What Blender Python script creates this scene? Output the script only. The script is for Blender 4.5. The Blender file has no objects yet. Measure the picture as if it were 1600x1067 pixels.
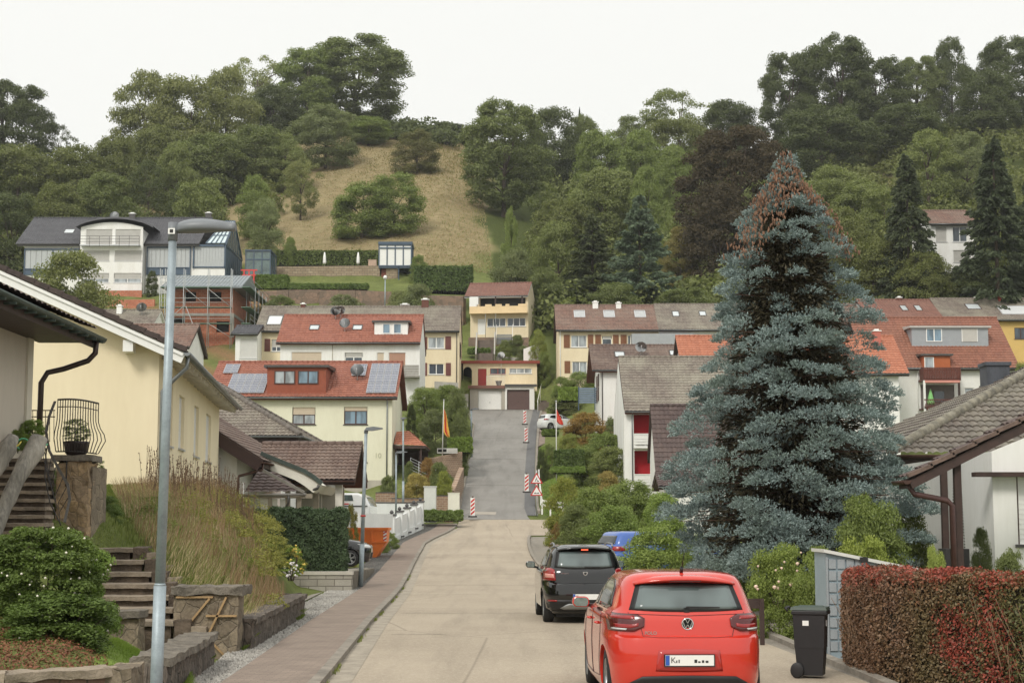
import bpy, bmesh, math, random
import numpy as np
from mathutils import Vector, Matrix
R = math.radians
rng = np.random.default_rng(7)
random.seed(7)
SC = bpy.context.scene
COL = SC.collection
F = 2500.0                      # focal length in photograph pixels (1600 wide)
HZ = 284.5                      # horizon sits this far under the photograph's centre
TH = math.atan(HZ / F)
CAMZ = 2.0
cam_d = bpy.data.cameras.new('camera')
cam_d.sensor_width = 36.0
cam_d.lens = 36.0 * F / 1600.0
cam_d.clip_start = 0.1
cam_d.clip_end = 5000.0
cam = bpy.data.objects.new('camera', cam_d)
COL.objects.link(cam)
cam.location = (0, 0, CAMZ)
cam.rotation_euler = (R(90) + TH, 0, 0)
SC.camera = cam
W = bpy.data.worlds.new('World'); SC.world = W; W.use_nodes = True
nt = W.node_tree; nt.nodes.clear()
wo = nt.nodes.new('ShaderNodeOutputWorld'); bg = nt.nodes.new('ShaderNodeBackground')
sky = nt.nodes.new('ShaderNodeTexSky'); sky.sky_type = 'NISHITA'; sky.sun_disc = False
SUN_EL, SUN_ROT = R(42), R(205)
sky.sun_elevation = SUN_EL; sky.sun_rotation = SUN_ROT; sky.dust_density = 4.0; sky.air_density = 1.5
tc = nt.nodes.new('ShaderNodeTexCoord'); sep = nt.nodes.new('ShaderNodeSeparateXYZ')
nt.links.new(tc.outputs['Generated'], sep.inputs[0])
rampw = nt.nodes.new('ShaderNodeMapRange'); rampw.inputs[1].default_value = 0.34; rampw.inputs[2].default_value = 1.0
rampw.inputs[3].default_value = 0.775; rampw.inputs[4].default_value = 1.1
nt.links.new(sep.outputs['Z'], rampw.inputs[0])
cl = nt.nodes.new('ShaderNodeTexNoise'); cl.inputs['Scale'].default_value = 2.2; cl.inputs['Detail'].default_value = 4
clm = nt.nodes.new('ShaderNodeMapRange'); clm.inputs[3].default_value = 0.975; clm.inputs[4].default_value = 1.02
nt.links.new(cl.outputs['Fac'], clm.inputs[0])
mm = nt.nodes.new('ShaderNodeMath'); mm.operation = 'MULTIPLY'
nt.links.new(rampw.outputs[0], mm.inputs[0]); nt.links.new(clm.outputs[0], mm.inputs[1])
tint = nt.nodes.new('ShaderNodeVectorMath'); tint.operation = 'SCALE'; tint.inputs[0].default_value = (1.0, 0.997, 0.955)
nt.links.new(mm.outputs[0], tint.inputs['Scale'])
skys = nt.nodes.new('ShaderNodeVectorMath'); skys.operation = 'SCALE'; skys.inputs['Scale'].default_value = 0.1
nt.links.new(sky.outputs[0], skys.inputs[0])
mxw = nt.nodes.new('ShaderNodeMixRGB'); mxw.inputs[0].default_value = 0.95
nt.links.new(skys.outputs[0], mxw.inputs[1]); nt.links.new(tint.outputs[0], mxw.inputs[2])
nt.links.new(mxw.outputs[0], bg.inputs[0]); bg.inputs[1].default_value = 1.0
nt.links.new(bg.outputs[0], wo.inputs[0])
sun_d = bpy.data.lights.new('sun', 'SUN'); sun_d.energy = 1.5; sun_d.angle = R(16); sun_d.color = (1.0, 0.95, 0.87)
sun = bpy.data.objects.new('sun', sun_d); COL.objects.link(sun)
sdir = Vector((math.sin(SUN_ROT) * math.cos(SUN_EL), math.cos(SUN_ROT) * math.cos(SUN_EL), math.sin(SUN_EL)))
sun.rotation_euler = sdir.to_track_quat('Z', 'Y').to_euler()
sun.location = (0, 0, 60)
SC.view_settings.view_transform = 'Standard'; SC.view_settings.look = 'None'
SC.view_settings.exposure = 0.4; SC.view_settings.gamma = 1.0
SC.cycles.max_bounces = 6; SC.cycles.transparent_max_bounces = 8
def P(px, py, Y):
 a = (533.5 - py) / F
 t = Y / (math.cos(TH) - a * math.sin(TH))
 return Vector(((px - 800) / F * t, Y, CAMZ + t * (math.sin(TH) + a * math.cos(TH))))
def PX(px, Y, py=700): return P(px, py, Y).x
def PZ(py, Y): return P(800, py, Y).z
def pix(X, Y, Z):
 d = Y * math.cos(TH) + (Z - CAMZ) * math.sin(TH); u = -Y * math.sin(TH) + (Z - CAMZ) * math.cos(TH)
 return 800 + F * X / d, 533.5 - F * u / d
def lin(c):
 return tuple(((v / 255) / 12.92 if v / 255 <= 0.04045 else (((v / 255) + 0.055) / 1.055) ** 2.4) for v in c)
MATS = {}
class NT:
 def __init__(s, name):
  s.m = bpy.data.materials.new(name); s.m.use_nodes = True; s.t = s.m.node_tree; s.t.nodes.clear()
  s.out = s.n('OutputMaterial'); s.b = s.n('BsdfPrincipled'); s.l(s.b.outputs[0], s.out.inputs[0])
 def n(s, k, **kw):
  nd = s.t.nodes.new('ShaderNode' + k)
  for a, b in kw.items(): setattr(nd, a, b)
  return nd
 def l(s, a, b): s.t.links.new(a, b)
 def coord(s, kind='Object', scale=(1, 1, 1)):
  t = s.n('TexCoord'); mp = s.n('Mapping'); mp.inputs['Scale'].default_value = scale
  s.l(t.outputs[kind], mp.inputs[0]); return mp.outputs[0]
 def noise(s, vec, scale, detail=4, rough=0.6):
  nd = s.n('TexNoise'); nd.inputs['Scale'].default_value = scale; nd.inputs['Detail'].default_value = detail
  nd.inputs['Roughness'].default_value = rough; s.l(vec, nd.inputs['Vector']); return nd.outputs['Fac']
 def rng(s, v, a, b, c, d):
  nd = s.n('MapRange'); s.l(v, nd.inputs[0])
  for i, q in enumerate((a, b, c, d)): nd.inputs[i + 1].default_value = q
  return nd.outputs[0]
 def math(s, op, a, b=0.0):
  nd = s.n('Math', operation=op)
  for i, q in enumerate((a, b)):
   if isinstance(q, (int, float)): nd.inputs[i].default_value = q
   else: s.l(q, nd.inputs[i])
  return nd.outputs[0]
 def mix(s, f, a, b, mode='MIX'):
  nd = s.n('MixRGB', blend_type=mode)
  for i, q in enumerate((f, a, b)):
   if isinstance(q, (int, float)): nd.inputs[i].default_value = q
   elif isinstance(q, tuple): nd.inputs[i].default_value = (*q, 1)
   else: s.l(q, nd.inputs[i])
  return nd.outputs[0]
 def bump(s, h, dist, strength=1.0):
  nd = s.n('Bump'); nd.inputs['Distance'].default_value = dist; nd.inputs['Strength'].default_value = strength
  s.l(h, nd.inputs['Height']); s.l(nd.outputs[0], s.b.inputs['Normal'])
 def col(s, c):
  if isinstance(c, tuple): s.b.inputs['Base Color'].default_value = (*c, 1)
  else: s.l(c, s.b.inputs['Base Color'])
 def rough(s, r): s.b.inputs['Roughness'].default_value = r
def M(name, rgb=(200, 200, 200), rough=0.7, var=0.12, scale=3.0, bump=0.0, bscale=60, metal=0.0, rgb2=None, spec=0.5, coat=0.0, emit=None, streak=False):
 if name in MATS: return MATS[name]
 k = NT(name); c = lin(rgb)
 vec = k.coord('Object', (1, 1, 0.25) if streak else (1, 1, 1))
 c2 = lin(rgb2) if rgb2 else tuple(v * (1 - var * 2.2) for v in c)
 n1 = k.noise(vec, scale, 5); n2 = k.noise(vec, scale * 9, 3)
 f = k.rng(k.math('ADD', k.math('MULTIPLY', n1, 0.7), k.math('MULTIPLY', n2, 0.3)), 0.36, 0.66, 0, 1)
 k.col(k.mix(f, c2 if rgb2 else c, c if rgb2 else c2) if (var or rgb2) else c)
 k.rough(rough); k.b.inputs['Metallic'].default_value = metal; k.b.inputs['Specular IOR Level'].default_value = spec
 if coat: k.b.inputs['Coat Weight'].default_value = coat; k.b.inputs['Coat Roughness'].default_value = 0.03
 if bump: k.bump(k.noise(vec, bscale, 4, 0.7), bump)
 if emit: k.b.inputs['Emission Color'].default_value = (*lin(rgb), 1); k.b.inputs['Emission Strength'].default_value = emit
 MATS[name] = k.m; return k.m
def tile_mat(name, rgb, rgb2, moss=(96, 94, 84), mossamt=0.5, rough=0.75):
 if name in MATS: return MATS[name]
 k = NT(name); uv = k.n('UVMap').outputs[0]
 fl = k.n('VectorMath', operation='FLOOR'); k.l(uv, fl.inputs[0])
 wn = k.n('TexWhiteNoise', noise_dimensions='2D'); k.l(fl.outputs[0], wn.inputs['Vector'])
 n1 = k.noise(uv, 0.13, 5); n2 = k.noise(uv, 1.9, 4, 0.75)
 c = k.mix(k.rng(wn.outputs[0], 0, 1, 0, 1), lin(rgb), lin(rgb2))
 c = k.mix(k.rng(n1, 0.42, 0.68, 0, mossamt), c, lin(moss))
 c = k.mix(k.rng(n2, 0.55, 0.72, 0, mossamt * 0.9), c, lin(tuple(min(255, v * 1.25) for v in moss)))
 fr = k.n('VectorMath', operation='FRACTION'); k.l(uv, fr.inputs[0]); sp = k.n('SeparateXYZ'); k.l(fr.outputs[0], sp.inputs[0])
 k.col(c); k.rough(rough); k.bump(n2, 0.01)
 MATS[name] = k.m; return k.m
def stone_mat(name, c1, c2, mortar, scale=3.0, bump=0.04, sq=(1, 1, 1), rnd=1.0, edge=0.06):
 if name in MATS: return MATS[name]
 k = NT(name); vec = k.coord('Object', sq)
 nz = k.n('TexNoise'); nz.inputs['Scale'].default_value = 2.5; k.l(vec, nz.inputs['Vector'])
 mx = k.mix(0.12, vec, nz.outputs['Color'])
 v1 = k.n('TexVoronoi', feature='F1'); v2 = k.n('TexVoronoi', feature='DISTANCE_TO_EDGE')
 for v in (v1, v2): v.inputs['Scale'].default_value = scale; v.inputs['Randomness'].default_value = rnd; k.l(mx, v.inputs['Vector'])
 s1 = k.n('SeparateXYZ'); k.l(v1.outputs['Color'], s1.inputs[0])
 c = k.mix(s1.outputs[0], lin(c1), lin(c2))
 n = k.noise(vec, 20, 6, 0.75)
 c = k.mix(k.rng(n, 0.35, 0.7, 0.0, 0.8), c, tuple(v * 0.45 for v in lin(c2)))
 e = k.rng(v2.outputs['Distance'], 0.0, edge, 0, 1)
 c = k.mix(e, lin(mortar), c); k.col(c); k.rough(0.9)
 k.bump(k.math('ADD', k.math('MULTIPLY', e, 1.0), k.math('MULTIPLY', n, 0.8)), bump)
 MATS[name] = k.m; return k.m
def brick_mat(name, c1, c2, mortar, w=0.25, h=0.075, ms=0.012, bump=0.006, off=0.5, axes='xz'):
 if name in MATS: return MATS[name]
 k = NT(name); t = k.n('TexCoord'); sp = k.n('SeparateXYZ'); k.l(t.outputs['Object'], sp.inputs[0]); cb = k.n('CombineXYZ')
 if axes == 'xz': k.l(k.math('ADD', sp.outputs[0], sp.outputs[1]), cb.inputs[0]); k.l(sp.outputs[2], cb.inputs[1])
 else: k.l(sp.outputs[0], cb.inputs[0]); k.l(sp.outputs[1], cb.inputs[1])
 br = k.n('TexBrick'); br.inputs['Scale'].default_value = 1; br.inputs['Brick Width'].default_value = w; br.inputs['Row Height'].default_value = h
 br.inputs['Mortar Size'].default_value = ms; br.offset = off
 br.inputs['Color1'].default_value = (*lin(c1), 1); br.inputs['Color2'].default_value = (*lin(c2), 1); br.inputs['Mortar'].default_value = (*lin(mortar), 1)
 k.l(cb.outputs[0], br.inputs['Vector'])
 n = k.noise(k.coord('Object'), 1.3, 6, 0.7); n2 = k.noise(k.coord('Object'), 30, 4, 0.7)
 c = k.mix(k.rng(n, 0.35, 0.7, 0, 0.55), br.outputs['Color'], tuple(v * 0.5 for v in lin(c2)))
 c = k.mix(k.rng(n2, 0.4, 0.7, 0, 0.25), c, tuple(v * 0.4 for v in lin(c2)))
 k.col(c); k.rough(0.9); k.bump(k.math('SUBTRACT', k.math('MULTIPLY', n2, 0.5), br.outputs['Fac']), bump)
 MATS[name] = k.m; return k.m
def leaf_mat(name, c1, c2, rough=0.6, trans=0.25, tint=True):
 if name in MATS: return MATS[name]
 k = NT(name); g = k.n('NewGeometry'); oi = k.n('ObjectInfo')
 vec = k.coord('Object'); n = k.noise(vec, 0.6, 3)
 f = k.math('ADD', k.math('MULTIPLY', g.outputs['Random Per Island'], 0.6), k.math('MULTIPLY', k.rng(n, 0.35, 0.65, 0, 1), 0.4))
 c = k.mix(f, lin(c1), lin(c2))
 if tint: c = k.mix(1.0, c, oi.outputs['Color'], 'MULTIPLY')
 k.col(c); k.rough(rough); k.b.inputs['Specular IOR Level'].default_value = 0.25
 tr = k.n('BsdfTranslucent'); k.l(k.mix(1.0, c, (1.0, 1.1, 0.6), 'MULTIPLY'), tr.inputs[0])
 ms = k.n('MixShader'); ms.inputs[0].default_value = trans
 k.l(k.b.outputs[0], ms.inputs[1]); k.l(tr.outputs[0], ms.inputs[2]); k.l(ms.outputs[0], k.out.inputs[0])
 MATS[name] = k.m; return k.m
def glass(name='window_glass', rgb=(70, 82, 92)):
 if name in MATS: return MATS[name]
 k = NT(name); n = k.noise(k.coord('Object', (1, 1, 0.3)), 1.6, 2)
 c = lin(rgb); k.col(k.mix(k.rng(n, 0.4, 0.6, 0, 1), c, tuple(v * 0.45 for v in c))); k.rough(0.06)
 k.b.inputs['Specular IOR Level'].default_value = 0.8
 MATS[name] = k.m; return k.m
class MB:
 def __init__(s): s.v = []; s.f = []; s.m = []; s.sm = []
 def quad(s, a, b, c, d, mi=0): s.poly((a, b, c, d), mi)
 def poly(s, pts, mi=0, smooth=False):
  n = len(s.v); s.v += [tuple(p) for p in pts]; s.f.append(tuple(range(n, n + len(pts)))); s.m.append(mi); s.sm.append(smooth)
 def box(s, x0, y0, z0, x1, y1, z1, mi=0, mtx=None):
  x0, x1 = sorted((x0, x1)); y0, y1 = sorted((y0, y1)); z0, z1 = sorted((z0, z1))
  c = [(x0, y0, z0), (x1, y0, z0), (x1, y1, z0), (x0, y1, z0), (x0, y0, z1), (x1, y0, z1), (x1, y1, z1), (x0, y1, z1)]
  if mtx is not None: c = [tuple(mtx @ Vector(p)) for p in c]
  n = len(s.v); s.v += c
  for q in ((0, 3, 2, 1), (4, 5, 6, 7), (0, 1, 5, 4), (1, 2, 6, 5), (2, 3, 7, 6), (3, 0, 4, 7)):
   s.f.append(tuple(n + i for i in q)); s.m.append(mi); s.sm.append(False)
  return s
 def bar(s, a, b, w, h, mi=0, up=(0, 0, 1)):
  a = Vector(a); b = Vector(b); d = b - a; L = d.length; d.normalize(); u = Vector(up)
  if abs(d.dot(u)) > 0.98: u = Vector((0, 1, 0))
  x = d.cross(u).normalized(); z = x.cross(d).normalized()
  m = Matrix(((x.x, d.x, z.x, a.x), (x.y, d.y, z.y, a.y), (x.z, d.z, z.z, a.z), (0, 0, 0, 1)))
  return s.box(-w / 2, 0, -h / 2, w / 2, L, h / 2, mi, m)
 def tube(s, pts, r, n=8, mi=0, cap=True):
  pts = [Vector(p) for p in pts]; base = len(s.v); k = len(pts)
  rr = r if isinstance(r, (list, tuple)) else [r] * k
  px = None
  for i, p in enumerate(pts):
   d = (pts[min(i + 1, k - 1)] - pts[max(i - 1, 0)]).normalized()
   if px is None: px = d.orthogonal().normalized()
   else:
    px = (px - d * px.dot(d))
    px = px.normalized() if px.length > 1e-5 else d.orthogonal().normalized()
   py = d.cross(px)
   for j in range(n):
    a = 2 * math.pi * j / n; s.v.append(tuple(p + (px * math.cos(a) + py * math.sin(a)) * rr[i]))
  for i in range(k - 1):
   for j in range(n):
    s.f.append((base + i * n + j, base + i * n + (j + 1) % n, base + (i + 1) * n + (j + 1) % n, base + (i + 1) * n + j)); s.m.append(mi); s.sm.append(n > 5)
  if cap:
   s.f.append(tuple(base + j for j in range(n))[::-1]); s.f.append(tuple(base + (k - 1) * n + j for j in range(n))); s.m += [mi, mi]; s.sm += [False, False]
  return s
 def lathe(s, prof, c=(0, 0, 0), n=16, mi=0, axis='z', cap=True):
  base = len(s.v); k = len(prof); c = Vector(c)
  for (r, h) in prof:
   for j in range(n):
    a = 2 * math.pi * j / n; x, y = r * math.cos(a), r * math.sin(a)
    p = {'z': (x, y, h), 'y': (x, h, y), 'x': (h, x, y)}[axis]
    s.v.append(tuple(c + Vector(p)))
  for i in range(k - 1):
   for j in range(n):
    s.f.append((base + i * n + j, base + i * n + (j + 1) % n, base + (i + 1) * n + (j + 1) % n, base + (i + 1) * n + j)); s.m.append(mi); s.sm.append(True)
  for i in (0, k - 1):
   if cap and prof[i][0] > 1e-4: s.f.append(tuple(base + i * n + j for j in range(n))); s.m.append(mi); s.sm.append(False)
  return s
 def prism(s, poly, axis, a, b, mi=0):
  """poly: 2D points in the plane across axis; extruded from a to b"""
  def mk(p, t): return {'x': (t, p[0], p[1]), 'y': (p[0], t, p[1]), 'z': (p[0], p[1], t)}[axis]
  n = len(poly); base = len(s.v)
  s.v += [mk(p, a) for p in poly] + [mk(p, b) for p in poly]
  s.f.append(tuple(range(base, base + n))[::-1]); s.f.append(tuple(range(base + n, base + 2 * n)))
  s.m += [mi, mi]; s.sm += [False, False]
  for i in range(n):
   j = (i + 1) % n; s.f.append((base + i, base + j, base + n + j, base + n + i)); s.m.append(mi); s.sm.append(False)
  return s
 def grid(s, pts, nu, nv, mi=0, smooth=True):
  base = len(s.v); s.v += [tuple(p) for p in pts]
  for i in range(nv - 1):
   for j in range(nu - 1):
    s.f.append((base + i * nu + j, base + i * nu + j + 1, base + (i + 1) * nu + j + 1, base + (i + 1) * nu + j)); s.m.append(mi); s.sm.append(smooth)
  return s
 def build(s, name, mats, parent=None, loc=None, bevel=0, fix=True):
  me = bpy.data.meshes.new(name); me.from_pydata(s.v, [], s.f);
  if not isinstance(mats, (list, tuple)): mats = [mats]
  for m in mats: me.materials.append(m)
  me.polygons.foreach_set('material_index', s.m); me.polygons.foreach_set('use_smooth', s.sm)
  if fix:
   b = bmesh.new(); b.from_mesh(me); bmesh.ops.recalc_face_normals(b, faces=b.faces); b.to_mesh(me); b.free()
  o = bpy.data.objects.new(name, me); COL.objects.link(o)
  if parent is not None: o.parent = parent
  if loc is not None: o.location = loc
  if bevel:
   bv = o.modifiers.new('bevel', 'BEVEL'); bv.width = bevel; bv.segments = 2; bv.limit_method = 'ANGLE'
  return o
def npmesh(name, V, Fq, mats, parent=None, uv=None, smooth=False, mi=None, k=4):
 me = bpy.data.meshes.new(name); nf = len(Fq)
 me.vertices.add(len(V)); me.vertices.foreach_set('co', np.ascontiguousarray(V, dtype=np.float32).ravel())
 me.loops.add(nf * k); me.loops.foreach_set('vertex_index', np.ascontiguousarray(Fq, dtype=np.int32).ravel())
 me.polygons.add(nf); me.polygons.foreach_set('loop_start', np.arange(nf, dtype=np.int32) * k)
 try: me.polygons.foreach_set('loop_total', np.full(nf, k, dtype=np.int32))
 except Exception: pass
 if not isinstance(mats, (list, tuple)): mats = [mats]
 for m in mats: me.materials.append(m)
 if mi is not None: me.polygons.foreach_set('material_index', np.asarray(mi, dtype=np.int32))
 me.polygons.foreach_set('use_smooth', np.full(nf, smooth))
 if uv is not None:
  l = me.uv_layers.new(name='UVMap'); l.data.foreach_set('uv', np.ascontiguousarray(uv[np.asarray(Fq).ravel()], dtype=np.float32).ravel())
 me.update(calc_edges=True); me.validate()
 o = bpy.data.objects.new(name, me); COL.objects.link(o)
 if parent is not None: o.parent = parent
 return o
def tag(o, label=None, cat=None, group=None, kind=None):
 if label: o['label'] = label
 if cat: o['category'] = cat
 if group: o['group'] = group
 if kind: o['kind'] = kind
 return o
def thing(name, label, cat, loc=(0, 0, 0), rz=0.0, group=None):
 o = bpy.data.objects.new(name, None); COL.objects.link(o); o.location = loc; o.rotation_euler = (0, 0, rz)
 o.empty_display_size = 0.3
 return tag(o, label, cat, group)
def struct(o): o['kind'] = 'structure'; return o
def kids(o): return [c for c in bpy.data.objects if c.parent == o]
def copy_tree(o, parent=None):
 c = o.copy(); COL.objects.link(c)
 if parent is not None: c.parent = parent
 for ch in kids(o): copy_tree(ch, c)
 return c
def text_mesh(txt, size, mat, parent, mtx, depth=0.004, name='lettering', bold=0.0):
 cu = bpy.data.curves.new(name, 'FONT'); cu.body = txt; cu.size = size; cu.extrude = depth; cu.align_x = 'CENTER'; cu.align_y = 'CENTER'; cu.offset = bold
 t = bpy.data.objects.new(name, cu); COL.objects.link(t)
 bpy.context.view_layer.update()
 me = bpy.data.meshes.new_from_object(t.evaluated_get(bpy.context.evaluated_depsgraph_get()))
 bpy.data.objects.remove(t); me.materials.clear(); me.materials.append(mat)
 me.transform(mtx); o = bpy.data.objects.new(name, me); COL.objects.link(o); o.parent = parent
 return o
COLS = {
 -900: [(0,0),(20,.6),(40,3),(60,3.2),(100,7),(150,14),(200,30),(260,50),(350,80)],
 -100: [(0,0),(14,.1),(17,.42),(20,.75),(24,1.1),(25.5,1.25),(28.6,2.4),(29.6,3.1),(60,3.0),(100,6),(140,12),(170,19),(190,26),(203,31.4),(225,37),(260,49),(300,64),(345,77)],
 100:  [(0,0),(14,.1),(17,.4),(20,.7),(24,.9),(25.5,1.2),(28.6,2.2),(29.6,3.0),(60,2.9),(100,5),(140,11),(170,18),(190,25.5),(203,31.2),(225,37),(260,49),(300,64),(345,76)],
 200:  [(0,0),(17,.3),(20,.45),(22.5,.4),(24,.1),(25,.3),(28,1.0),(29,1.6),(33,2.2),(40,2.8),(60,2.7),(100,4),(140,11),(170,18),(190,24),(203,31),(225,37),(260,49),(300,63),(345,78)],
 270:  [(0,0),(17,.2),(21,.35),(22.5,.05),(24.6,.0),(26,.6),(28,1.4),(33,2.2),(40,2.7),(50,2.8),(60,2.2),(100,3.5),(140,10),(165,16),(186,22.8),(197,29),(203,31),(225,37),(260,49),(300,65),(345,82)],
 340:  [(0,0),(24.5,.02),(25.2,.6),(30,1.4),(40,2.5),(50,2.6),(60,1.2),(80,1.0),(100,2.5),(125,7),(140,11),(165,16),(185,22.6),(197,28.8),(208,34),(228,38),(260,50),(300,66),(345,86)],
 400:  [(0,0),(25,.02),(26,.6),(32,.95),(40,1.7),(46,1.4),(60,.5),(80,.9),(100,2.5),(125,7.5),(140,12),(165,16),(185,23),(199,29.4),(200,31.2),(214,34.5),(216,36.3),(228,38.2),(260,51),(300,68),(345,89)],
 470:  [(0,0),(33,.03),(35,.05),(45,.1),(50,.3),(80,.8),(100,2.2),(120,7),(140,13),(165,16),(185,22.5),(199,29.4),(200,31.2),(214,34.6),(216,36.4),(228,38.3),(262,52),(300,69),(345,91)],
 560:  [(0,0),(50,.12),(62,.4),(80,.75),(92,1.3),(104,3.3),(112,4.2),(125,8),(140,13.4),(165,16),(185,22),(199,29.2),(200,31),(214,34.6),(216,36.5),(228,38.5),(262,53),(300,70),(335,86),(400,88)],
 620:  [(0,0),(50,.1),(75,.65),(90,1.25),(103,2.4),(110,4.3),(116,6),(130,9.5),(140,12.5),(165,15.8),(185,22),(199,29),(200,30.8),(214,34.4),(216,36.5),(228,38.5),(262,54),(300,70),(335,85),(400,87)],
 690:  [(0,0),(50,.05),(75,.55),(90,1.15),(104,2.3),(108,3.2),(115,5.3),(135,10.2),(150,13),(165,16),(185,22),(199,28.5),(201,30.3),(216,35),(228,38.5),(262,54),(300,70),(335,84),(400,86)],
 770:  [(0,0),(50,0),(70,.4),(85,.95),(98,1.6),(106,2.45),(112,3.4),(168,14),(171,14.1),(174,17),(183,21),(190,24.6),(210,32),(228,37.5),(262,52),(300,66),(340,82),(400,84)],
 850:  [(0,0),(50,0),(70,.4),(85,.85),(98,1.5),(106,2.45),(112,3.6),(150,10.8),(168,14),(172,16),(190,24),(210,31),(230,37),(262,50),(300,64),(340,80),(400,82)],
 930:  [(0,0),(50,.1),(70,.4),(90,.9),(106,2.4),(115,4.2),(135,8),(150,11.5),(165,17),(180,22),(200,28),(230,36),(262,48),(300,62),(340,79),(400,82)],
 1050: [(0,0),(40,.1),(60,.3),(90,1.0),(106,2.6),(135,8),(165,17),(180,23),(200,30),(230,38),(262,49),(300,63),(340,80),(400,85)],
 1230: [(0,0),(40,.1),(60,.2),(90,1.3),(106,3),(135,8),(165,17),(180,24),(200,32),(230,42),(262,52),(300,67),(340,84),(400,90)],
 1450: [(0,0),(30,.25),(60,.6),(90,2),(106,4),(135,8.5),(165,17),(184,31),(200,35),(230,45),(262,57),(300,72),(340,88),(400,95)],
 1700: [(0,0),(30,.3),(60,1),(90,2.6),(106,4.5),(135,9),(165,18),(184,30),(230,46),(262,60),(300,75),(340,90),(400,97)],
 2600: [(0,0),(30,.3),(60,1),(90,3),(106,4.5),(135,9),(165,18),(184,30),(230,46),(262,60),(300,75),(340,90),(400,97)],
}
CK = np.array(sorted(COLS)); YS = np.arange(0, 460, 0.5)
TT = []
for c in CK:
 a = np.array(COLS[c], float); z = np.interp(YS, a[:, 0], a[:, 1]); far = YS > a[-1, 0]
 z[far] = a[-1, 1] + 1.2 * (1 - np.exp(-(YS[far] - a[-1, 0]) / 30))
 TT.append(z)
TT = np.array(TT)
def Graw(X, Y):
 X = np.asarray(X, float); Y = np.asarray(Y, float)
 px = 800 + X / np.maximum(Y, 14) * F
 ci = np.clip(np.searchsorted(CK, px) - 1, 0, len(CK) - 2); t = np.clip((px - CK[ci]) / (CK[ci + 1] - CK[ci]), 0, 1)
 yi = np.clip(Y / 0.5, 0, len(YS) - 2); y0 = yi.astype(int); ty = yi - y0
 a = TT[ci, y0] * (1 - ty) + TT[ci, y0 + 1] * ty; b = TT[ci + 1, y0] * (1 - ty) + TT[ci + 1, y0 + 1] * ty
 return a * (1 - t) + b * t
# road: left kerb, right edge and height by distance
RY = np.array([-40, 0, 10, 21.5, 32.5, 45, 57, 66, 75, 85, 90, 95, 99, 103, 106, 110, 125, 140, 155, 169.5])
RL = np.array([-1.2, -1.7, -2.0, -2.39, -2.82, -3.2, -3.65, -4.0, -4.3, -4.55, -4.3, -3.75, -3.45, -3.4, -3.45, -3.5, -3.5, -3.55, -3.6, -5.0])
RR = np.array([5.0, 4.9, 4.8, 4.5, 4.1, 3.0, 1.7, 1.05, .85, .8, .85, 1.1, 1.3, 1.3, 1.05, .85, 1.0, 1.3, 1.7, 2.3])
RZ_ = np.array([(-60,0),(50,0),(60,.15),(70,.38),(80,.7),(90,1.15),(98,1.65),(103,2.1),(107,2.55),(112,3.35),(168,13.9),(171,14.05)])
def rz(Y): return np.interp(Y, RZ_[:, 0], RZ_[:, 1])
def rl(Y): return np.interp(Y, RY, RL)
def rr(Y): return np.interp(Y, RY, RR)
def G(X, Y):
 X = np.asarray(X, float); Y = np.asarray(Y, float)
 z = Graw(X, Y)
 l = rl(Y) - 1.4; l2 = rl(Y) - 2.3; r = rr(Y) + 1.3
 l = np.where((Y > 101), rl(Y) - .1, l)
 r = np.where((Y > 20) & (Y < 58), rr(Y) + 1.6, np.where(Y > 101, rr(Y) + .9, r))
 d = np.maximum(np.maximum(l - X, X - r), 0)
 w = np.clip(1 - d / 1.6, 0, 1); w = w * w * (3 - 2 * w); w = np.where(Y > 171, 0, w)
 base = rz(Y) - 0.05
 # near the street the ground outside must not poke over
 return z * (1 - w) + base * w
def gz(X, Y): return float(G(X, Y))
def gp(px, Y):
 X = PX(px, Y); return Vector((X, Y, gz(X, Y)))
# ---- terrain mesh (a fan: fine near the camera, coarse far off)
pxs = np.concatenate([np.linspace(-2600, -240, 40), np.linspace(-220, 1900, 330), np.linspace(1930, 4300, 40)])
ys = np.concatenate([np.linspace(-45, 12, 20), np.geomspace(12.6, 240, 330), np.linspace(241, 420, 90), np.geomspace(430, 1800, 16)])
PXg, Yg = np.meshgrid(pxs, ys)
Xg = (PXg - 800) / F * np.maximum(Yg, 14) * 1.006
Yc = np.minimum(Yg, 455)
# beyond the hill's shoulder
Zg = G(np.where(Yg > 455, (PXg - 800) / F * 455 * 1.006, Xg), Yc)
zn = np.sin(Xg * 1.3 + np.sin(Yg * .9) * 2) * np.cos(Yg * 1.1 + Xg * .4)
off_road = (Xg < rl(Yg) - 3) | (Xg > rr(Yg) + 3)
Zg = Zg + np.where(off_road & (Yg > 25), zn * 0.06 * np.clip(Yg / 60, .3, 2.5), 0)
V = np.stack([Xg, Yg, Zg], -1).reshape(-1, 3)
nu = len(pxs); nv = len(ys)
ii = (np.arange(nv - 1)[:, None] * nu + np.arange(nu - 1)[None]).ravel()
Fq = np.stack([ii, ii + 1, ii + nu + 1, ii + nu], 1)
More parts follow.
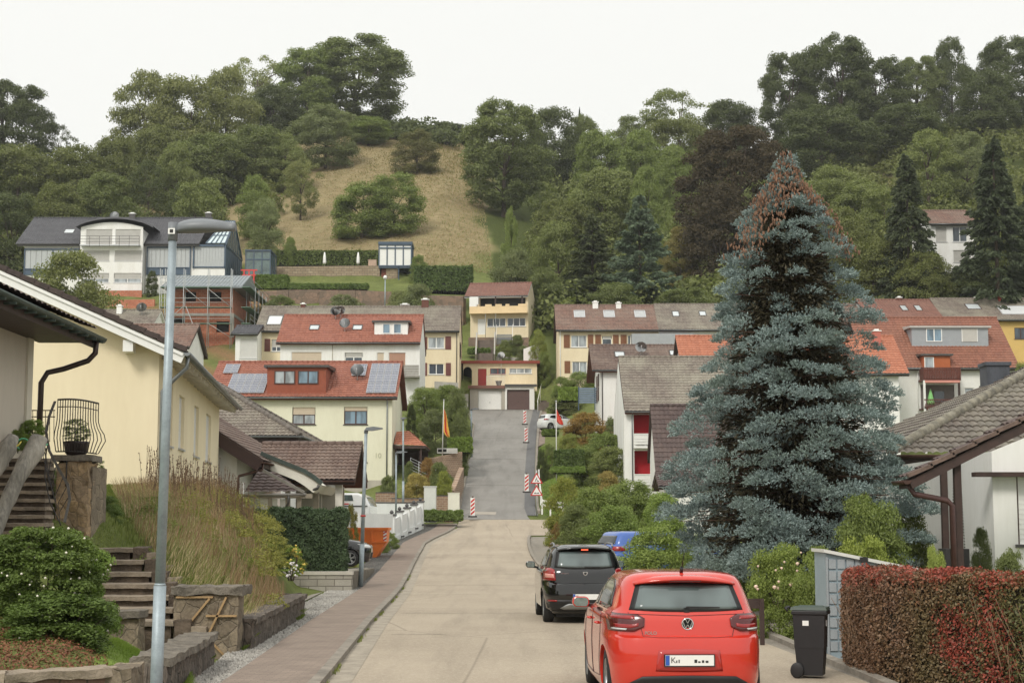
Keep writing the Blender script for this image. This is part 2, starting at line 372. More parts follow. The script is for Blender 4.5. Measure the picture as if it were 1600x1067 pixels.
# colour zones (what grows where): 0 lawn, 1 dry meadow, 2 woodland floor, 3 gravel/earth
px_, y_ = PXg.ravel(), Yg.ravel()
wob = 14 * np.sin(y_ * .22 + px_ * .03) + 8 * np.sin(y_ * .6)
mead = np.clip(np.minimum.reduce([(px_ + wob - 195) / 25, (770 - px_ + wob) / 25, (y_ - 229) / 5 + wob * .03, (350 - y_) / 5]), 0, 1)
mead = np.maximum(mead, np.clip(np.minimum.reduce([(px_ + wob - 1300) / 25, (1460 - px_ + wob) / 25, (y_ - 250) / 5, (350 - y_) / 5]), 0, 1) * .8)
wood = np.clip((y_ - 205) / 12, 0, 1) * (1 - mead) * np.where((px_ > 430) & (px_ < 770) & (y_ < 250), 0, 1)
wood = np.maximum(wood, np.clip((px_ - 840) / 25, 0, 1) * np.clip((y_ - 172) / 6, 0, 1) * (1 - mead))
earth = np.clip(((px_ > 200) & (px_ < 440) & (y_ > 160) & (y_ < 202)).astype(float) * (.5 + .5 * np.sin(px_ * .07 + y_ * .5)), 0, 1)
cz = np.stack([mead, wood, earth, np.ones_like(mead)], 1)
k = NT('ground_cover'); vec = k.coord('Object'); at = k.n('Attribute', attribute_name='zones'); sp = k.n('SeparateColor'); k.l(at.outputs['Color'], sp.inputs[0])
n1 = k.noise(vec, 0.35, 6, .65); n2 = k.noise(vec, 4.0, 5, .75); n3 = k.noise(k.coord('Object', (.25, 2.2, .25)), 1.1, 5, .8)
lawn = k.mix(k.rng(n1, .35, .65, 0, 1), lin((98, 108, 58)), lin((126, 134, 80))); lawn = k.mix(k.rng(n2, .4, .65, 0, .6), lawn, lin((76, 84, 48)))
dry = k.mix(k.rng(n1, .35, .65, 0, 1), lin((164, 148, 116)), lin((144, 134, 100))); dry = k.mix(k.rng(n3, .42, .68, 0, .85), dry, lin((112, 94, 66)))
dry = k.mix(k.rng(n2, .5, .7, 0, .6), dry, lin((124, 120, 78)))
wd = k.mix(k.rng(n2, .35, .65, 0, 1), lin((58, 66, 34)), lin((84, 92, 48)))
ea = k.mix(k.rng(n2, .35, .65, 0, 1), lin((150, 112, 84)), lin((112, 100, 70)))
c = k.mix(k.math('ADD', sp.outputs[0], k.rng(n2, .3, .7, -.12, .12)), lawn, dry); c = k.mix(sp.outputs[1], c, wd); c = k.mix(sp.outputs[2], c, ea)
k.col(c); k.rough(1.0); k.b.inputs['Specular IOR Level'].default_value = .1; k.bump(k.math('ADD', n2, n3), .12)
terrain = npmesh('ground', V, Fq, k.m, smooth=True)
ca = terrain.data.color_attributes.new('zones', 'FLOAT_COLOR', 'POINT'); ca.data.foreach_set('color', cz.astype(np.float32).ravel())
struct(terrain)
def asphalt(name, a, b, speck, sc=1.0):
 k = NT(name); vec = k.coord('Object')
 n1 = k.noise(vec, .25 * sc, 5, .6); n2 = k.noise(vec, 45, 3, .8); n3 = k.noise(k.coord('Object', (1.6, .12, 1)), .9, 4)
 vo = k.n('TexVoronoi'); vo.inputs['Scale'].default_value = 38; k.l(vec, vo.inputs['Vector'])
 s1 = k.n('SeparateXYZ'); k.l(vo.outputs['Color'], s1.inputs[0])
 c = k.mix(k.rng(n1, .35, .68, 0, 1), lin(a), lin(b)); c = k.mix(k.rng(n3, .48, .7, 0, .6), c, tuple(v * .72 for v in lin(b)))
 c = k.mix(k.rng(s1.outputs[0], .55, 1, 0, .45), c, lin(speck)); c = k.mix(k.rng(n2, .5, .75, 0, .35), c, tuple(v * .5 for v in lin(b)))
 cr = k.n('TexVoronoi', feature='DISTANCE_TO_EDGE'); cr.inputs['Scale'].default_value = .16; k.l(k.mix(.35, vec, k.n('TexNoise').outputs['Color']), cr.inputs['Vector'])
 c = k.mix(k.rng(cr.outputs['Distance'], .0006, .003, .4, 0), c, tuple(v * .35 for v in lin(b)))
 k.col(c); k.rough(.9); k.bump(k.math('ADD', n2, s1.outputs[0]), .006)
 return k.m
beige = asphalt('aged_beige_asphalt', (170, 157, 138), (156, 143, 125), (196, 184, 166))
grey = asphalt('grey_asphalt', (140, 137, 132), (122, 119, 114), (164, 160, 154))
dark = asphalt('dark_patched_asphalt', (106, 106, 106), (92, 92, 93), (134, 132, 130))
darkgrey = asphalt('worn_grey_asphalt', (140, 132, 120), (122, 116, 106), (165, 158, 146))
paver = brick_mat('red_pavers', (152, 136, 122), (140, 124, 112), (120, 110, 100), .2, .1, .006, .003, axes='xy')
gpaver = brick_mat('grey_driveway_pavers', (172, 164, 150), (156, 150, 138), (112, 106, 96), .24, .16, .01, .004, axes='xy')
gravel = stone_mat('loose_gravel', (176, 172, 164), (112, 110, 106), (62, 58, 52), 26, .03, edge=.16)
concrete = M('weathered_concrete', (148, 152, 142), .9, .16, 2.5, .01)
kerbm = M('kerb_stone', (150, 142, 130), .9, .2, 2.2, .01)
def strip(name, fa, fb, y0, y1, mat, lift=0.0, n=None, zf=rz, ya=None):
 n = n or max(2, int(abs(y1 - y0) / 1.2) + 1); yy = np.linspace(y0, y1, n)
 m = 7; xs = np.linspace(0, 1, m)
 A = fa(yy); B = fb(yy); X = A[:, None] * (1 - xs) + B[:, None] * xs
 Z = zf(yy)[:, None] + lift + 0 * X
 V = np.stack([X, yy[:, None] + 0 * X, Z], -1).reshape(-1, 3)
 i0 = (np.arange(n - 1)[:, None] * m + np.arange(m - 1)[None]).ravel()
 return npmesh(name, V, np.stack([i0, i0 + 1, i0 + m + 1, i0 + m], 1), mat, smooth=True)
def off(f, d): return lambda y: f(y) + d
struct(strip('road', rl, rr, -40, 104.5, beige, .0, 150))
struct(strip('side_road', rr, lambda y: rr(y) + np.interp(y, [93, 96], [.3, 14]), 93, 104.5, beige, -.008, 12))
struct(strip('climbing_road', rl, rr, 104.5, 170, grey, .0, 90))
struct(strip('climbing_road_strip', rr, off(rr, .75), 107, 168, dark, .004, 60))
struct(strip('parking_bay', rr, off(rr, 1.7), 56, 92, darkgrey, -.012, 30))
struct(strip('forecourt', rr, lambda y: rr(y) + np.interp(y, [19, 24, 30, 44, 56], [3, 3.6, 3.8, 3.0, 3.0]), -40, 56, darkgrey, -.012, 60))
# gutter strip, kerb, red pavement, gravel verge on the left
def kerb(name, f, y0, y1, w=.13, h=.1, side=-1, seg=1.0, mat=kerbm):
 mb = MB(); y = y0
 while y < y1:
  ya, yb = y + .006, min(y + seg, y1) - .006
  xa, xb = float(f(np.array([ya]))[0]), float(f(np.array([yb]))[0]); za, zb = float(rz(ya)), float(rz(yb))
  c = [(xa, ya, za - .2), (xa + side * w, ya, za - .2), (xb + side * w, yb, zb - .2), (xb, yb, zb - .2)]
  t = [(xa, ya, za + h), (xa + side * w, ya, za + h + .01), (xb + side * w, yb, zb + h + .01), (xb, yb, zb + h)]
  mb.quad(*c); mb.quad(*t[::-1])
  for i in range(4): mb.quad(c[i], c[(i + 1) % 4], t[(i + 1) % 4], t[i])
  y += seg
 return mb.build(name, mat, bevel=.012)
struct(strip('gutter', rl, off(rl, .32), -40, 101, M('gutter_concrete', (168, 158, 142), .9, .2, 3, .006), .005, 120))
struct(kerb('kerb', rl, 0, 101, .14, .09))
struct(kerb('right_kerb', rr, 56, 92, .14, .08, 1))
struct(kerb('forecourt_kerb', lambda y: rr(y) + np.interp(y, [19, 24, 30], [.0, .15, .35]), 12, 30, .14, .07, 1))
struct(kerb('upper_kerb', off(rr, .78), 108, 166, .2, .16, 1))
struct(kerb('upper_left_kerb', rl, 107, 166, .15, .12, -1))
struct(strip('pavement', off(rl, -.14), off(rl, -1.2), 0, 101, paver, .095, 120))
struct(strip('verge', off(rl, -1.2), lambda y: rl(y) + np.interp(y, [18, 21.5, 25, 32.5, 101], [-1.6, -1.65, -1.8, -2.05, -2.1]), 8, 101, gravel, .07, 120))
struct(strip('driveway', off(rl, -2.2), off(rl, -6.5), 33.5, 47, gpaver, .05, 16))
struct(strip('parking_forecourt', off(rl, -1.7), off(rl, -12), 50.5, 92, gpaver, .04, 40))
struct(strip('upper_path', off(rr, .98), lambda y: rr(y) + np.interp(y, [140, 146, 166], [1.0, 2.6, 2.6]), 140, 166, paver, .08, 30))
# light patch in the climbing road and tar seams
pm = M('light_patch', (168, 160, 148), .9, .1, 2)
pt = [P(735, 763, 107.6), P(776, 765, 107.4), P(775, 773, 106.6), P(737, 772, 106.8)]
mb = MB(); mb.quad(*[(-2.85 + .0, 108.6, float(rz(108.6)) + .012), (-1.05, 108.4, float(rz(108.4)) + .012), (-1.1, 107.3, float(rz(107.3)) + .012), (-2.7, 107.4, float(rz(107.4)) + .012)][::-1])
struct(mb.build('road_patch', pm))
mb = MB(); seam = M('tar_seam', (96, 88, 78), .95, .2, 5)
for y, xa, xb in ((36.5, -2.5, 2.4), (46, -3.1, -.9), (29.5, -2.2, -1.2), (60, -3.4, .8), (73, -4, .8), (52, -3.1, 1.9), (104.7, -3.4, 1.2), (120, -3.4, .8), (133, -3.4, 1.0), (146, -3.4, 1.4)):
 n = 14; w = .012 + y * .0002
 a = [(xa + (xb - xa) * i / n, y + .05 * math.sin(i * 1.9 + y)) for i in range(n + 1)]
 for i in range(n):
  (x1, y1), (x2, y2) = a[i], a[i + 1]
  mb.quad((x1, y1 - w, float(rz(y1 - w)) + .006), (x2, y2 - w, float(rz(y2 - w)) + .006), (x2, y2 + w, float(rz(y2 + w)) + .006), (x1, y1 + w, float(rz(y1 + w)) + .006))
struct(mb.build('road_seams', seam))
WHITE = M('white_render', (235, 235, 232), .9, .05, .8, .002, streak=True, rgb2=(220, 219, 213))
CREAM = M('cream_render', (226, 212, 182), .9, .05, .8, .002, rgb2=(212, 197, 166), streak=True)
LIME = M('pale_lime_render', (226, 224, 202), .9, .05, .6, .002, rgb2=(214, 211, 188), streak=True)
YELL = M('yellow_render', (236, 223, 192), .9, .04, .6, .0015, rgb2=(226, 212, 180), streak=True)
OCHRE = M('ochre_render', (206, 174, 108), .9, .05, .8)
GREYR = M('grey_render', (178, 172, 160), .9, .08, 1.2, streak=True)
PVC = M('white_frame', (232, 232, 228), .35, .03, 3)
BROWNF = M('brown_frame', (74, 48, 40), .45, .12, 4)
BLUEF = M('blue_steel_frame', (70, 88, 106), .4, .1, 3)
BLIND = M('grey_roller_blind', (184, 182, 176), .6, .05, 2)
BEIGEB = M('beige_roller_blind', (206, 190, 168), .6, .05, 2)
BROWNB = M('brown_roller_blind', (178, 138, 116), .6, .05, 2)
DKWOOD = M('dark_brown_wood', (66, 48, 42), .7, .22, 5, .004)
REDWOOD = M('red_brown_wood', (104, 54, 42), .7, .2, 5, .003)
SHUT = M('brown_shutter', (130, 84, 52), .6, .14, 5)
SHUTR = M('maroon_shutter', (112, 62, 56), .6, .14, 5)
ZINC = M('zinc', (142, 146, 148), .4, .12, 4, metal=.6)
DKZINC = M('dark_zinc', (86, 84, 82), .45, .15, 4, metal=.4)
COPPER = M('brown_copper', (88, 62, 54), .45, .2, 5, metal=.3)
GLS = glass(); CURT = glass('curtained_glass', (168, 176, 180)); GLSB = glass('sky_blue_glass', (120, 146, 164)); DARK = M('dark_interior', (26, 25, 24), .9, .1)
BLACKM = M('black_metal', (36, 34, 34), .5, .1, 5)
ALU = M('aluminium', (196, 198, 200), .35, .05, 4, metal=.5)
CONC = M('concrete', (172, 168, 160), .9, .12, 2, .004, streak=True)
T_RED = tile_mat('red_roof_tiles', (152, 96, 76), (132, 80, 63), (146, 96, 82), .45)
T_RED2 = tile_mat('aged_red_tiles', (136, 88, 70), (118, 75, 60), (140, 98, 78), .6)
T_ORANGE = tile_mat('orange_tiles', (172, 110, 84), (156, 96, 72), (172, 116, 90), .4)
T_BROWN = tile_mat('brown_tiles', (106, 86, 76), (88, 70, 63), (138, 124, 112), .5)
T_DKBROWN = tile_mat('dark_brown_tiles', (84, 68, 64), (72, 58, 56), (104, 92, 86), .35)
T_GREYB = tile_mat('mossy_grey_tiles', (122, 112, 102), (104, 94, 86), (150, 146, 130), .65)
T_REDBR = tile_mat('red_brown_tiles', (126, 96, 83), (106, 82, 72), (138, 126, 114), .5)
T_OLD = tile_mat('weathered_dark_tiles', (106, 97, 89), (84, 77, 72), (138, 134, 120), .6)
T_ANTH = tile_mat('anthracite_tiles', (84, 84, 88), (74, 74, 78), (98, 98, 100), .2)
T_ROSE = tile_mat('rose_brown_tiles', (132, 93, 80), (115, 80, 69), (140, 110, 98), .35)
def tile_sheet(name, pts, mat, parent, tw=.3, th=.36, amp=.035, lap=.035, lift=.03, nu=4, rows=True):
 """pts: convex polygon in 3D, pts[0]->pts[1] is the eave; tiles are modelled as waves with a step per course"""
 pts = [Vector(p) for p in pts]; o = pts[0]; u = (pts[1] - pts[0]).normalized()
 n = Vector((0, 0, 0))
 for i in range(1, len(pts) - 1): n += (pts[i] - o).cross(pts[i + 1] - o)
 n.normalize()
 if n.z < 0: n = -n
 s = n.cross(u).normalized()
 if s.z < 0: s = -s
 q = [((p - o).dot(u), (p - o).dot(s)) for p in pts]
 vmax = max(b for a, b in q); umn = min(a for a, b in q); umx = max(a for a, b in q)
 nr = max(1, int(round(vmax / th))); th = vmax / nr
 vs = []; vt = []; hh = []
 for i in range(nr):
  vs += [i * th, (i + 1) * th - .002]; vt += [i + .04, i + .96]; hh += [lap, 0.0]
 vs = np.array(vs); vt = np.array(vt); hh = np.array(hh)
 def span(v):
  lo, hi = 1e9, -1e9
  for i in range(len(q)):
   (a, b), (c, d) = q[i], q[(i + 1) % len(q)]
   if (b - v) * (d - v) <= 1e-9:
    if abs(b - d) < 1e-6: xs = (a, c)
    else: xs = (a + (c - a) * (v - b) / (d - b),)
    for x in xs: lo = min(lo, x); hi = max(hi, x)
  return lo, hi
 us = np.arange(umn, umx + tw / nu, tw / nu)
 lo = np.array([span(min(max(v, .001), vmax - .001))[0] for v in vs]); hi = np.array([span(min(max(v, .001), vmax - .001))[1] for v in vs])
 U = np.clip(us[None, :], lo[:, None], hi[:, None]); Vv = np.repeat(vs[:, None], len(us), 1)
 H = lift + hh[:, None] + amp * np.abs(np.sin(math.pi * U / tw)) ** .8 if nu >= 4 else lift + hh[:, None] + amp * (.5 + .5 * np.cos(2 * math.pi * U / tw))
 jit = (np.random.default_rng(3).random((len(vs), len(us))) - .5) * .008
 H = H + jit
 oo = np.array(o); un = np.array(u); sn = np.array(s); nn = np.array(n)
 VV = oo + U[..., None] * un + Vv[..., None] * sn + H[..., None] * nn
 m = len(us); k = len(vs)
 i0 = (np.arange(k - 1)[:, None] * m + np.arange(m - 1)[None]).ravel()
 Fq = np.stack([i0, i0 + 1, i0 + m + 1, i0 + m], 1)
 uf = U.ravel(); keep = (uf[Fq[:, 1]] - uf[Fq[:, 0]] + uf[Fq[:, 2]] - uf[Fq[:, 3]]) > 1e-5
 uvv = np.stack([U / tw + 50, np.repeat(vt[:, None], m, 1)], -1).reshape(-1, 2)
 return npmesh(name, VV.reshape(-1, 3), Fq[keep], mat, parent, uvv, smooth=False)
def ridge_caps(mb, a, b, r=.13, seg=.38, mi=0):
 a = Vector(a); b = Vector(b); L = (b - a).length; n = max(1, int(L / seg)); d = (b - a) / n
 for i in range(n): mb.tube([a + d * i, a + d * (i + 1.06)], [r * .92, r * 1.06], 8, mi)
class Plane:
 def __init__(s, a, b, c):   # a->b along eave, c somewhere upslope; world coords
  s.o = Vector(a); s.u = (Vector(b) - s.o).normalized(); s.n = s.u.cross(Vector(c) - s.o).normalized()
  if s.n.z < 0: s.n = -s.n
  s.s = s.n.cross(s.u).normalized()
  if s.s.z < 0: s.s = -s.s
 def hit(s, px, py):
  p1 = P(px, py, 50); c = Vector((0, 0, CAMZ)); d = p1 - c
  return c + d * ((s.o - c).dot(s.n) / d.dot(s.n))
def facade(mb, o, u, w, h, holes, dep=.13, inn=(0, 1, 0), mi=0, top=None):
 """wall face with real openings; o lower-left corner, u direction along, inn direction into the wall"""
 o = Vector(o); u = Vector(u); inn = Vector(inn); z = Vector((0, 0, 1))
 xs = sorted(set([0, w] + [min(max(v, 0), w) for q in holes for v in (q[0], q[2])])); zs = sorted(set([0, h] + [min(max(v, 0), h) for q in holes for v in (q[1], q[3])]))
 for i in range(len(xs) - 1):
  for j in range(len(zs) - 1):
   cx, cz_ = (xs[i] + xs[i + 1]) / 2, (zs[j] + zs[j + 1]) / 2
   if any(q[0] < cx < q[2] and q[1] < cz_ < q[3] for q in holes): continue
   mb.quad(o + u * xs[i] + z * zs[j], o + u * xs[i + 1] + z * zs[j], o + u * xs[i + 1] + z * zs[j + 1], o + u * xs[i] + z * zs[j + 1], mi)
 for q in holes:
  c = [o + u * q[0] + z * q[1], o + u * q[2] + z * q[1], o + u * q[2] + z * q[3], o + u * q[0] + z * q[3]]
  for a in range(4): b = (a + 1) % 4; mb.quad(c[a], c[b], c[b] + inn * dep, c[a] + inn * dep, mi)
def window(parent, o, u, inn, w, h, frame=None, n=2, bl=0.0, pane=None, blind=None, dep=.1, sill=True, single=False, name='window', fw=.07):
 frame = frame or PVC; pane = pane or GLS; blind = blind or BLIND
 u = Vector(u); inn = Vector(inn); o = Vector(o) + inn * dep; z = Vector((0, 0, 1))
 def bx(mb, x0, z0, x1, z1, d0, d1, mi=0):
  c = [o + u * a + z * b + inn * d for d in (d0, d1) for (a, b) in ((x0, z0), (x1, z0), (x1, z1), (x0, z1))]
  k = len(mb.v); mb.v += [tuple(p) for p in c]
  for q in ((0, 1, 2, 3), (7, 6, 5, 4), (0, 4, 5, 1), (1, 5, 6, 2), (2, 6, 7, 3), (3, 7, 4, 0)): mb.f.append(tuple(k + i for i in q)); mb.m.append(mi); mb.sm.append(False)
 f = MB(); zb = h * (1 - bl); g = MB() if not single else f; gm = 0 if not single else 1
 if bl < .97:
  bx(f, 0, 0, w, fw, -.03, .05); bx(f, 0, zb - fw * .6, w, zb, -.03, .05); bx(f, 0, fw, fw, zb - fw * .6, -.03, .05); bx(f, w - fw, fw, w, zb - fw * .6, -.03, .05)
  for i in range(1, n): bx(f, w * i / n - fw * .6, fw, w * i / n + fw * .6, zb - fw * .6, -.028, .048)
  bx(g, fw * .9, fw * .9, w - fw * .9, zb - fw * .55, .01, .03, gm)
 else:
  bx(f, 0, 0, fw * .7, h, -.03, .05); bx(f, w - fw * .7, 0, w, h, -.03, .05)
 if single:
  if bl: bx(f, .02, zb, w - .02, h, -.02, .03, 2)
  return f.build(name, [frame, pane, blind], parent)
 fo = f.build(name, [frame], parent)
 if bl < .97: g.build('pane', pane, fo)
 if bl:
  b = MB(); k = max(2, int(h * bl / .09)); zz0 = zb; st = (h - zz0) / k
  for i in range(k): bx(b, fw * .7, zz0 + i * st, w - fw * .7, zz0 + (i + .9) * st, -.02, .0)
  bx(b, fw * .7, zz0, w - fw * .7, h, 0, .02)
  b.build('roller_blind', blind, fo)
 if sill:
  b = MB(); bx(b, -.06, -.06, w + .06, -.002, -dep - .06, .0); b.build('sill', ALU if frame is not BROWNF else DKZINC, fo)
 return fo
def downpipe(parent, x, y, z0, z1, mat=None, r=.045, bend=None):
 mb = MB(); pts = [(x, y, z0), (x, y, z1 - .35)]
 if bend: pts += [(x, y, z1 - .3), (bend[0], bend[1], z1 + .0)]
 else: pts += [(x, y, z1)]
 mb.tube(pts, r, 8); return mb.build('downpipe', mat or ZINC, parent)
def gutter(parent, a, b, mat=None, r=.075):
 mb = MB(); a = Vector(a); b = Vector(b); d = (b - a).normalized(); sd = d.cross(Vector((0, 0, 1))).normalized()
 pts = []; n = 7
 for e in (a, b):
  for i in range(n):
   t = math.pi * i / (n - 1); pts.append(e + sd * math.cos(t) * r - Vector((0, 0, 1)) * math.sin(t) * r)
 mb.grid(pts, n, 2); pts2 = [p * 1.0 for p in pts]
 mb.poly([pts[i] for i in range(n)]); mb.poly([pts[n + i] for i in range(n)])
 o = mb.build('gutter', mat or ZINC, parent); so = o.modifiers.new('t', 'SOLIDIFY'); so.thickness = .008; return o
def dish(parent, loc, dia, mat=None, name='satellite_dish', tilt=R(-60), rz=0.0, mast=.7):
 mb = MB(); n = 20; r = dia / 2; prof = [(.001, .0), (r * .4, r * .04), (r * .7, r * .12), (r, r * .24), (r * 1.02, r * .24)]
 mb.lathe(prof, (0, 0, 0), n)
 m = Matrix.Translation(Vector(loc)) @ Matrix.Rotation(rz, 4, 'Z') @ Matrix.Rotation(R(68), 4, 'X')
 mb.v = [tuple(m @ Vector(p)) for p in mb.v]; mb.sm = [True] * len(mb.f)
 f = m @ Vector((0, 0, 0)); lnb = m @ Vector((0, -r * .2, r * 1.05))
 mb.tube([m @ Vector((0, -r * .95, r * .2)), lnb], .015, 6); mb.tube([lnb, lnb + (f - lnb) * .12], .04, 8)
 mb.tube([f + Vector((0, .05, 0)), f + Vector((0, .12, -.1)), f + Vector((0, .12, -mast))], .03, 8)
 return mb.build(name, mat or M('grey_dish', (196, 198, 198), .9, .06, 3, spec=.1), parent)
def skylight(parent, pl, px0, py0, px1, py1, org, frame=None, pane=None, name='roof_window'):
 a = pl.hit(px0, py1) - org; b = pl.hit(px1, py1) - org; c = pl.hit((px0 + px1) / 2, py0) - org
 w = (b - a).length; h = abs((c - a).dot(pl.s)); n = pl.n; u = pl.u; s = pl.s; a = a + n * .06
 mb = MB(); g = MB(); m = Matrix(((u.x, s.x, n.x, a.x), (u.y, s.y, n.y, a.y), (u.z, s.z, n.z, a.z), (0, 0, 0, 1)))
 t = .07
 mb.box(-t, -t, -.05, w + t, 0, .06, 0, m); mb.box(-t, h, -.05, w + t, h + t, .09, 0, m); mb.box(-t, 0, -.05, 0, h, .07, 0, m); mb.box(w, 0, -.05, w + t, h, .07, 0, m)
 g.box(-.002, -.002, -.04, w + .002, h + .002, .045, 0, m)
 fo = mb.build(name, frame or DKZINC, parent); g.build('pane', pane or M('bright_skylight_glass', (196, 202, 204), .08, .1, 1, spec=.8), fo); return fo
def solar(parent, pl, x0, y0, x1, y1, org, nc, nr):
 """array of modules between pixels on a roof plane; every module is a part"""
 a = pl.hit(x0, y1) - org; b = pl.hit(x1, y1) - org; c = pl.hit(x0, y0) - org
 W_ = (b - a).length; H_ = abs((c - a).dot(pl.s)); u, s, n = pl.u, pl.s, pl.n; cw, ch = W_ / nc, H_ / nr
 me = None
 if 'solar_cells' not in MATS:
  k = NT('solar_cells'); t = k.coord('Object', (1, 1, 1)); uv = k.n('UVMap').outputs[0]
  br = k.n('TexBrick'); br.offset = 0; k.l(uv, br.inputs['Vector']); br.inputs['Scale'].default_value = 1
  br.inputs['Brick Width'].default_value = 1; br.inputs['Row Height'].default_value = 1; br.inputs['Mortar Size'].default_value = .05
  br.inputs['Color1'].default_value = (*lin((86, 90, 104)), 1); br.inputs['Color2'].default_value = (*lin((94, 98, 112)), 1); br.inputs['Mortar'].default_value = (*lin((168, 170, 176)), 1)
  k.col(br.outputs[0]); k.rough(.12); k.b.inputs['Specular IOR Level'].default_value = .7; MATS['solar_cells'] = k.m
 for i in range(nc):
  for j in range(nr):
   if me is None:
    mb = MB(); mb.box(.015, .015, 0, cw - .015, ch - .015, .04, 0); mb.quad((.04, .04, .043), (cw - .04, .04, .043), (cw - .04, ch - .04, .043), (.04, ch - .04, .043), 1)
    o = mb.build('solar_panel', [ALU, MATS['solar_cells']], parent); me = o.data; l = me.uv_layers.new(name='UVMap')
    for lp in me.loops:
     v = me.vertices[lp.vertex_index].co; l.data[lp.index].uv = (v.x / cw * 5, v.y / ch * 4)
   else:
    o = bpy.data.objects.new('solar_panel', me); COL.objects.link(o); o.parent = parent
   p = a + u * cw * i + s * ch * j + n * .14
   o.matrix_local = Matrix(((u.x, s.x, n.x, p.x), (u.y, s.y, n.y, p.y), (u.z, s.z, n.z, p.z), (0, 0, 0, 1)))
def chimney(parent, px, Y, py0, py1, wpx, org, mat=None, cap=True, d=.5):
 w = wpx * Y / F; x = PX(px, Y) - org.x; y = Y - org.y; z0 = PZ(py1, Y) - org.z - .8; z1 = PZ(py0, Y) - org.z
 mb = MB(); mb.box(x - w / 2, y - d / 2, z0, x + w / 2, y + d / 2, z1 - .06)
 if cap: mb.box(x - w / 2 - .07, y - d / 2 - .07, z1 - .06, x + w / 2 + .07, y + d / 2 + .07, z1 + .02, 1); mb.box(x - w * .3, y - d * .3, z1 + .02, x + w * .3, y + d * .3, z1 + .14, 1)
 return mb.build('chimney', [mat or M('chimney_brick', (112, 72, 60), .9, .2, 4), PVC], parent)
class House:
 def __init__(s, name, label, xl, xr, Y, depth, yb, ye, yr, wall, tile, roofx=None, holes=(), ovf=.45, ovs=.35, cat='house', zb=None, board=None, ridge_f=.5, rz=0.0,
     gut=ZINC, sideholes=(), group=None, roof=True, tw=.3, th=.38, backtile=True):
  s.Y = Y; X0 = PX(xl, Y, ye); X1 = PX(xr, Y, ye); zb = PZ(yb, Y) if zb is None else zb
  s.org = Vector((X0, Y, zb)); s.root = thing(name, label, cat, s.org, rz, group); s.w = X1 - X0; s.d = depth; s.rot = rz
  s.h = PZ(ye, Y - ovf) - zb; yR = Y + depth * ridge_f; s.hr = PZ(yr, yR) - zb
  s.sl = (s.hr - s.h) / (depth * ridge_f + ovf); s.hw = s.h + s.sl * ovf
  hs = [(s.lx(a), s.lz(d_), s.lx(c), s.lz(b)) for (a, b, c, d_) in [q[:4] for q in holes]]
  mb = MB(); low = -4.0
  facade(mb, (0, 0, 0), (1, 0, 0), s.w, s.hw - .02, hs)
  mb.quad((0, 0, low), (s.w, 0, low), (s.w, 0, 0), (0, 0, 0))
  rd = depth * ridge_f; hb = s.hr - s.sl * (depth - rd)
  for x in (0, s.w):
   mb.poly([(x, 0, low), (x, depth, low), (x, depth, hb - .02), (x, rd, s.hr - .08), (x, 0, s.hw - .02)])
  mb.quad((0, depth, low), (s.w, depth, low), (s.w, depth, hb - .02), (0, depth, hb - .02))
  s.wallo = mb.build('wall', wall, s.root); s.win = []
  for q, hq in zip(holes, hs):
   kw = q[4] if len(q) > 4 else {}
   if kw.get('skip'): continue
   s.win.append(window(s.root, (hq[0], 0, hq[1]), (1, 0, 0), (0, 1, 0), hq[2] - hq[0], hq[3] - hq[1], **kw))
  if roof:
   if roofx: rx0, rx1 = PX(roofx[0], Y - ovf, ye) - X0, PX(roofx[1], Y - ovf, ye) - X0
   else: rx0, rx1 = -ovs, s.w + ovs
   s.rx = (rx0, rx1); zo = .14
   a = (rx0, -ovf, s.h + zo); b = (rx1, -ovf, s.h + zo); c = (rx1, rd, s.hr + zo); d_ = (rx0, rd, s.hr + zo)
   s.roof = tile_sheet('roof', (a, b, c, d_), tile, s.root, tw, th)
   zbk = s.hr - s.sl * (depth - rd + ovf) + zo
   e = (rx1, depth + ovf, zbk); f = (rx0, depth + ovf, zbk)
   if backtile: tile_sheet('rear_roof', (e, f, d_, c), tile, s.root, tw * 2, th * 2, nu=2)
   sb = MB(); sb.prism([(-ovf, s.h + zo), (rd, s.hr + zo), (depth + ovf, zbk), (depth + ovf, zbk - .18), (rd, s.hr + zo - .2), (-ovf, s.h + zo - .18)], 'x', rx0 + .02, rx1 - .02)
   sb.build('roof_boards', board or DKWOOD, s.root)
   rb = MB(); ridge_caps(rb, (rx0, rd, s.hr + zo + .05), (rx1, rd, s.hr + zo + .05)); rb.build('ridge', tile, s.roof)
   if gut: gutter(s.root, (rx0, -ovf - .08, s.h + zo), (rx1, -ovf - .08, s.h + zo), gut)
   mt = s.root.matrix_basis.copy(); wm = Matrix.Translation(s.org) @ Matrix.Rotation(rz, 4, 'Z')
   s.pl = Plane(wm @ Vector(a), wm @ Vector(b), wm @ Vector(d_))
 def lx(s, px): return (px - 800) / F * s.Y * 1.0 * (PX(801, s.Y) / (s.Y / F)) - s.org.x
 def lz(s, py): return PZ(py, s.Y) - s.org.z
 def shutters(s, specs, mat=SHUT):
  for (x0, y0, x1, y1) in specs:
   mb = MB(); a, b, c, d = s.lx(x0), s.lz(y1), s.lx(x1), s.lz(y0)
   mb.box(a, -.05, b, c, -.003, d); k = max(3, int((d - b) / .12))
   for i in range(k): mb.box(a + .06, -.06, b + .06 + (d - b - .12) * i / k, c - .06, -.05, b + .06 + (d - b - .12) * (i + .6) / k)
   mb.build('shutter', mat, s.root)
 def sky(s, *q, **kw): return skylight(s.root, s.pl, *q, org=s.org, **kw)
 def chim(s, px, fy, py0, py1, w, **kw): return chimney(s.root, px, s.Y + s.d * fy, py0, py1, w, s.org, **kw)
 def dish(s, px, py, dia, **kw):
  p = s.pl.hit(px, py) - s.org; return dish(s.root, p + s.pl.n * .35 + Vector((0, -.3, .25)), dia, **kw)
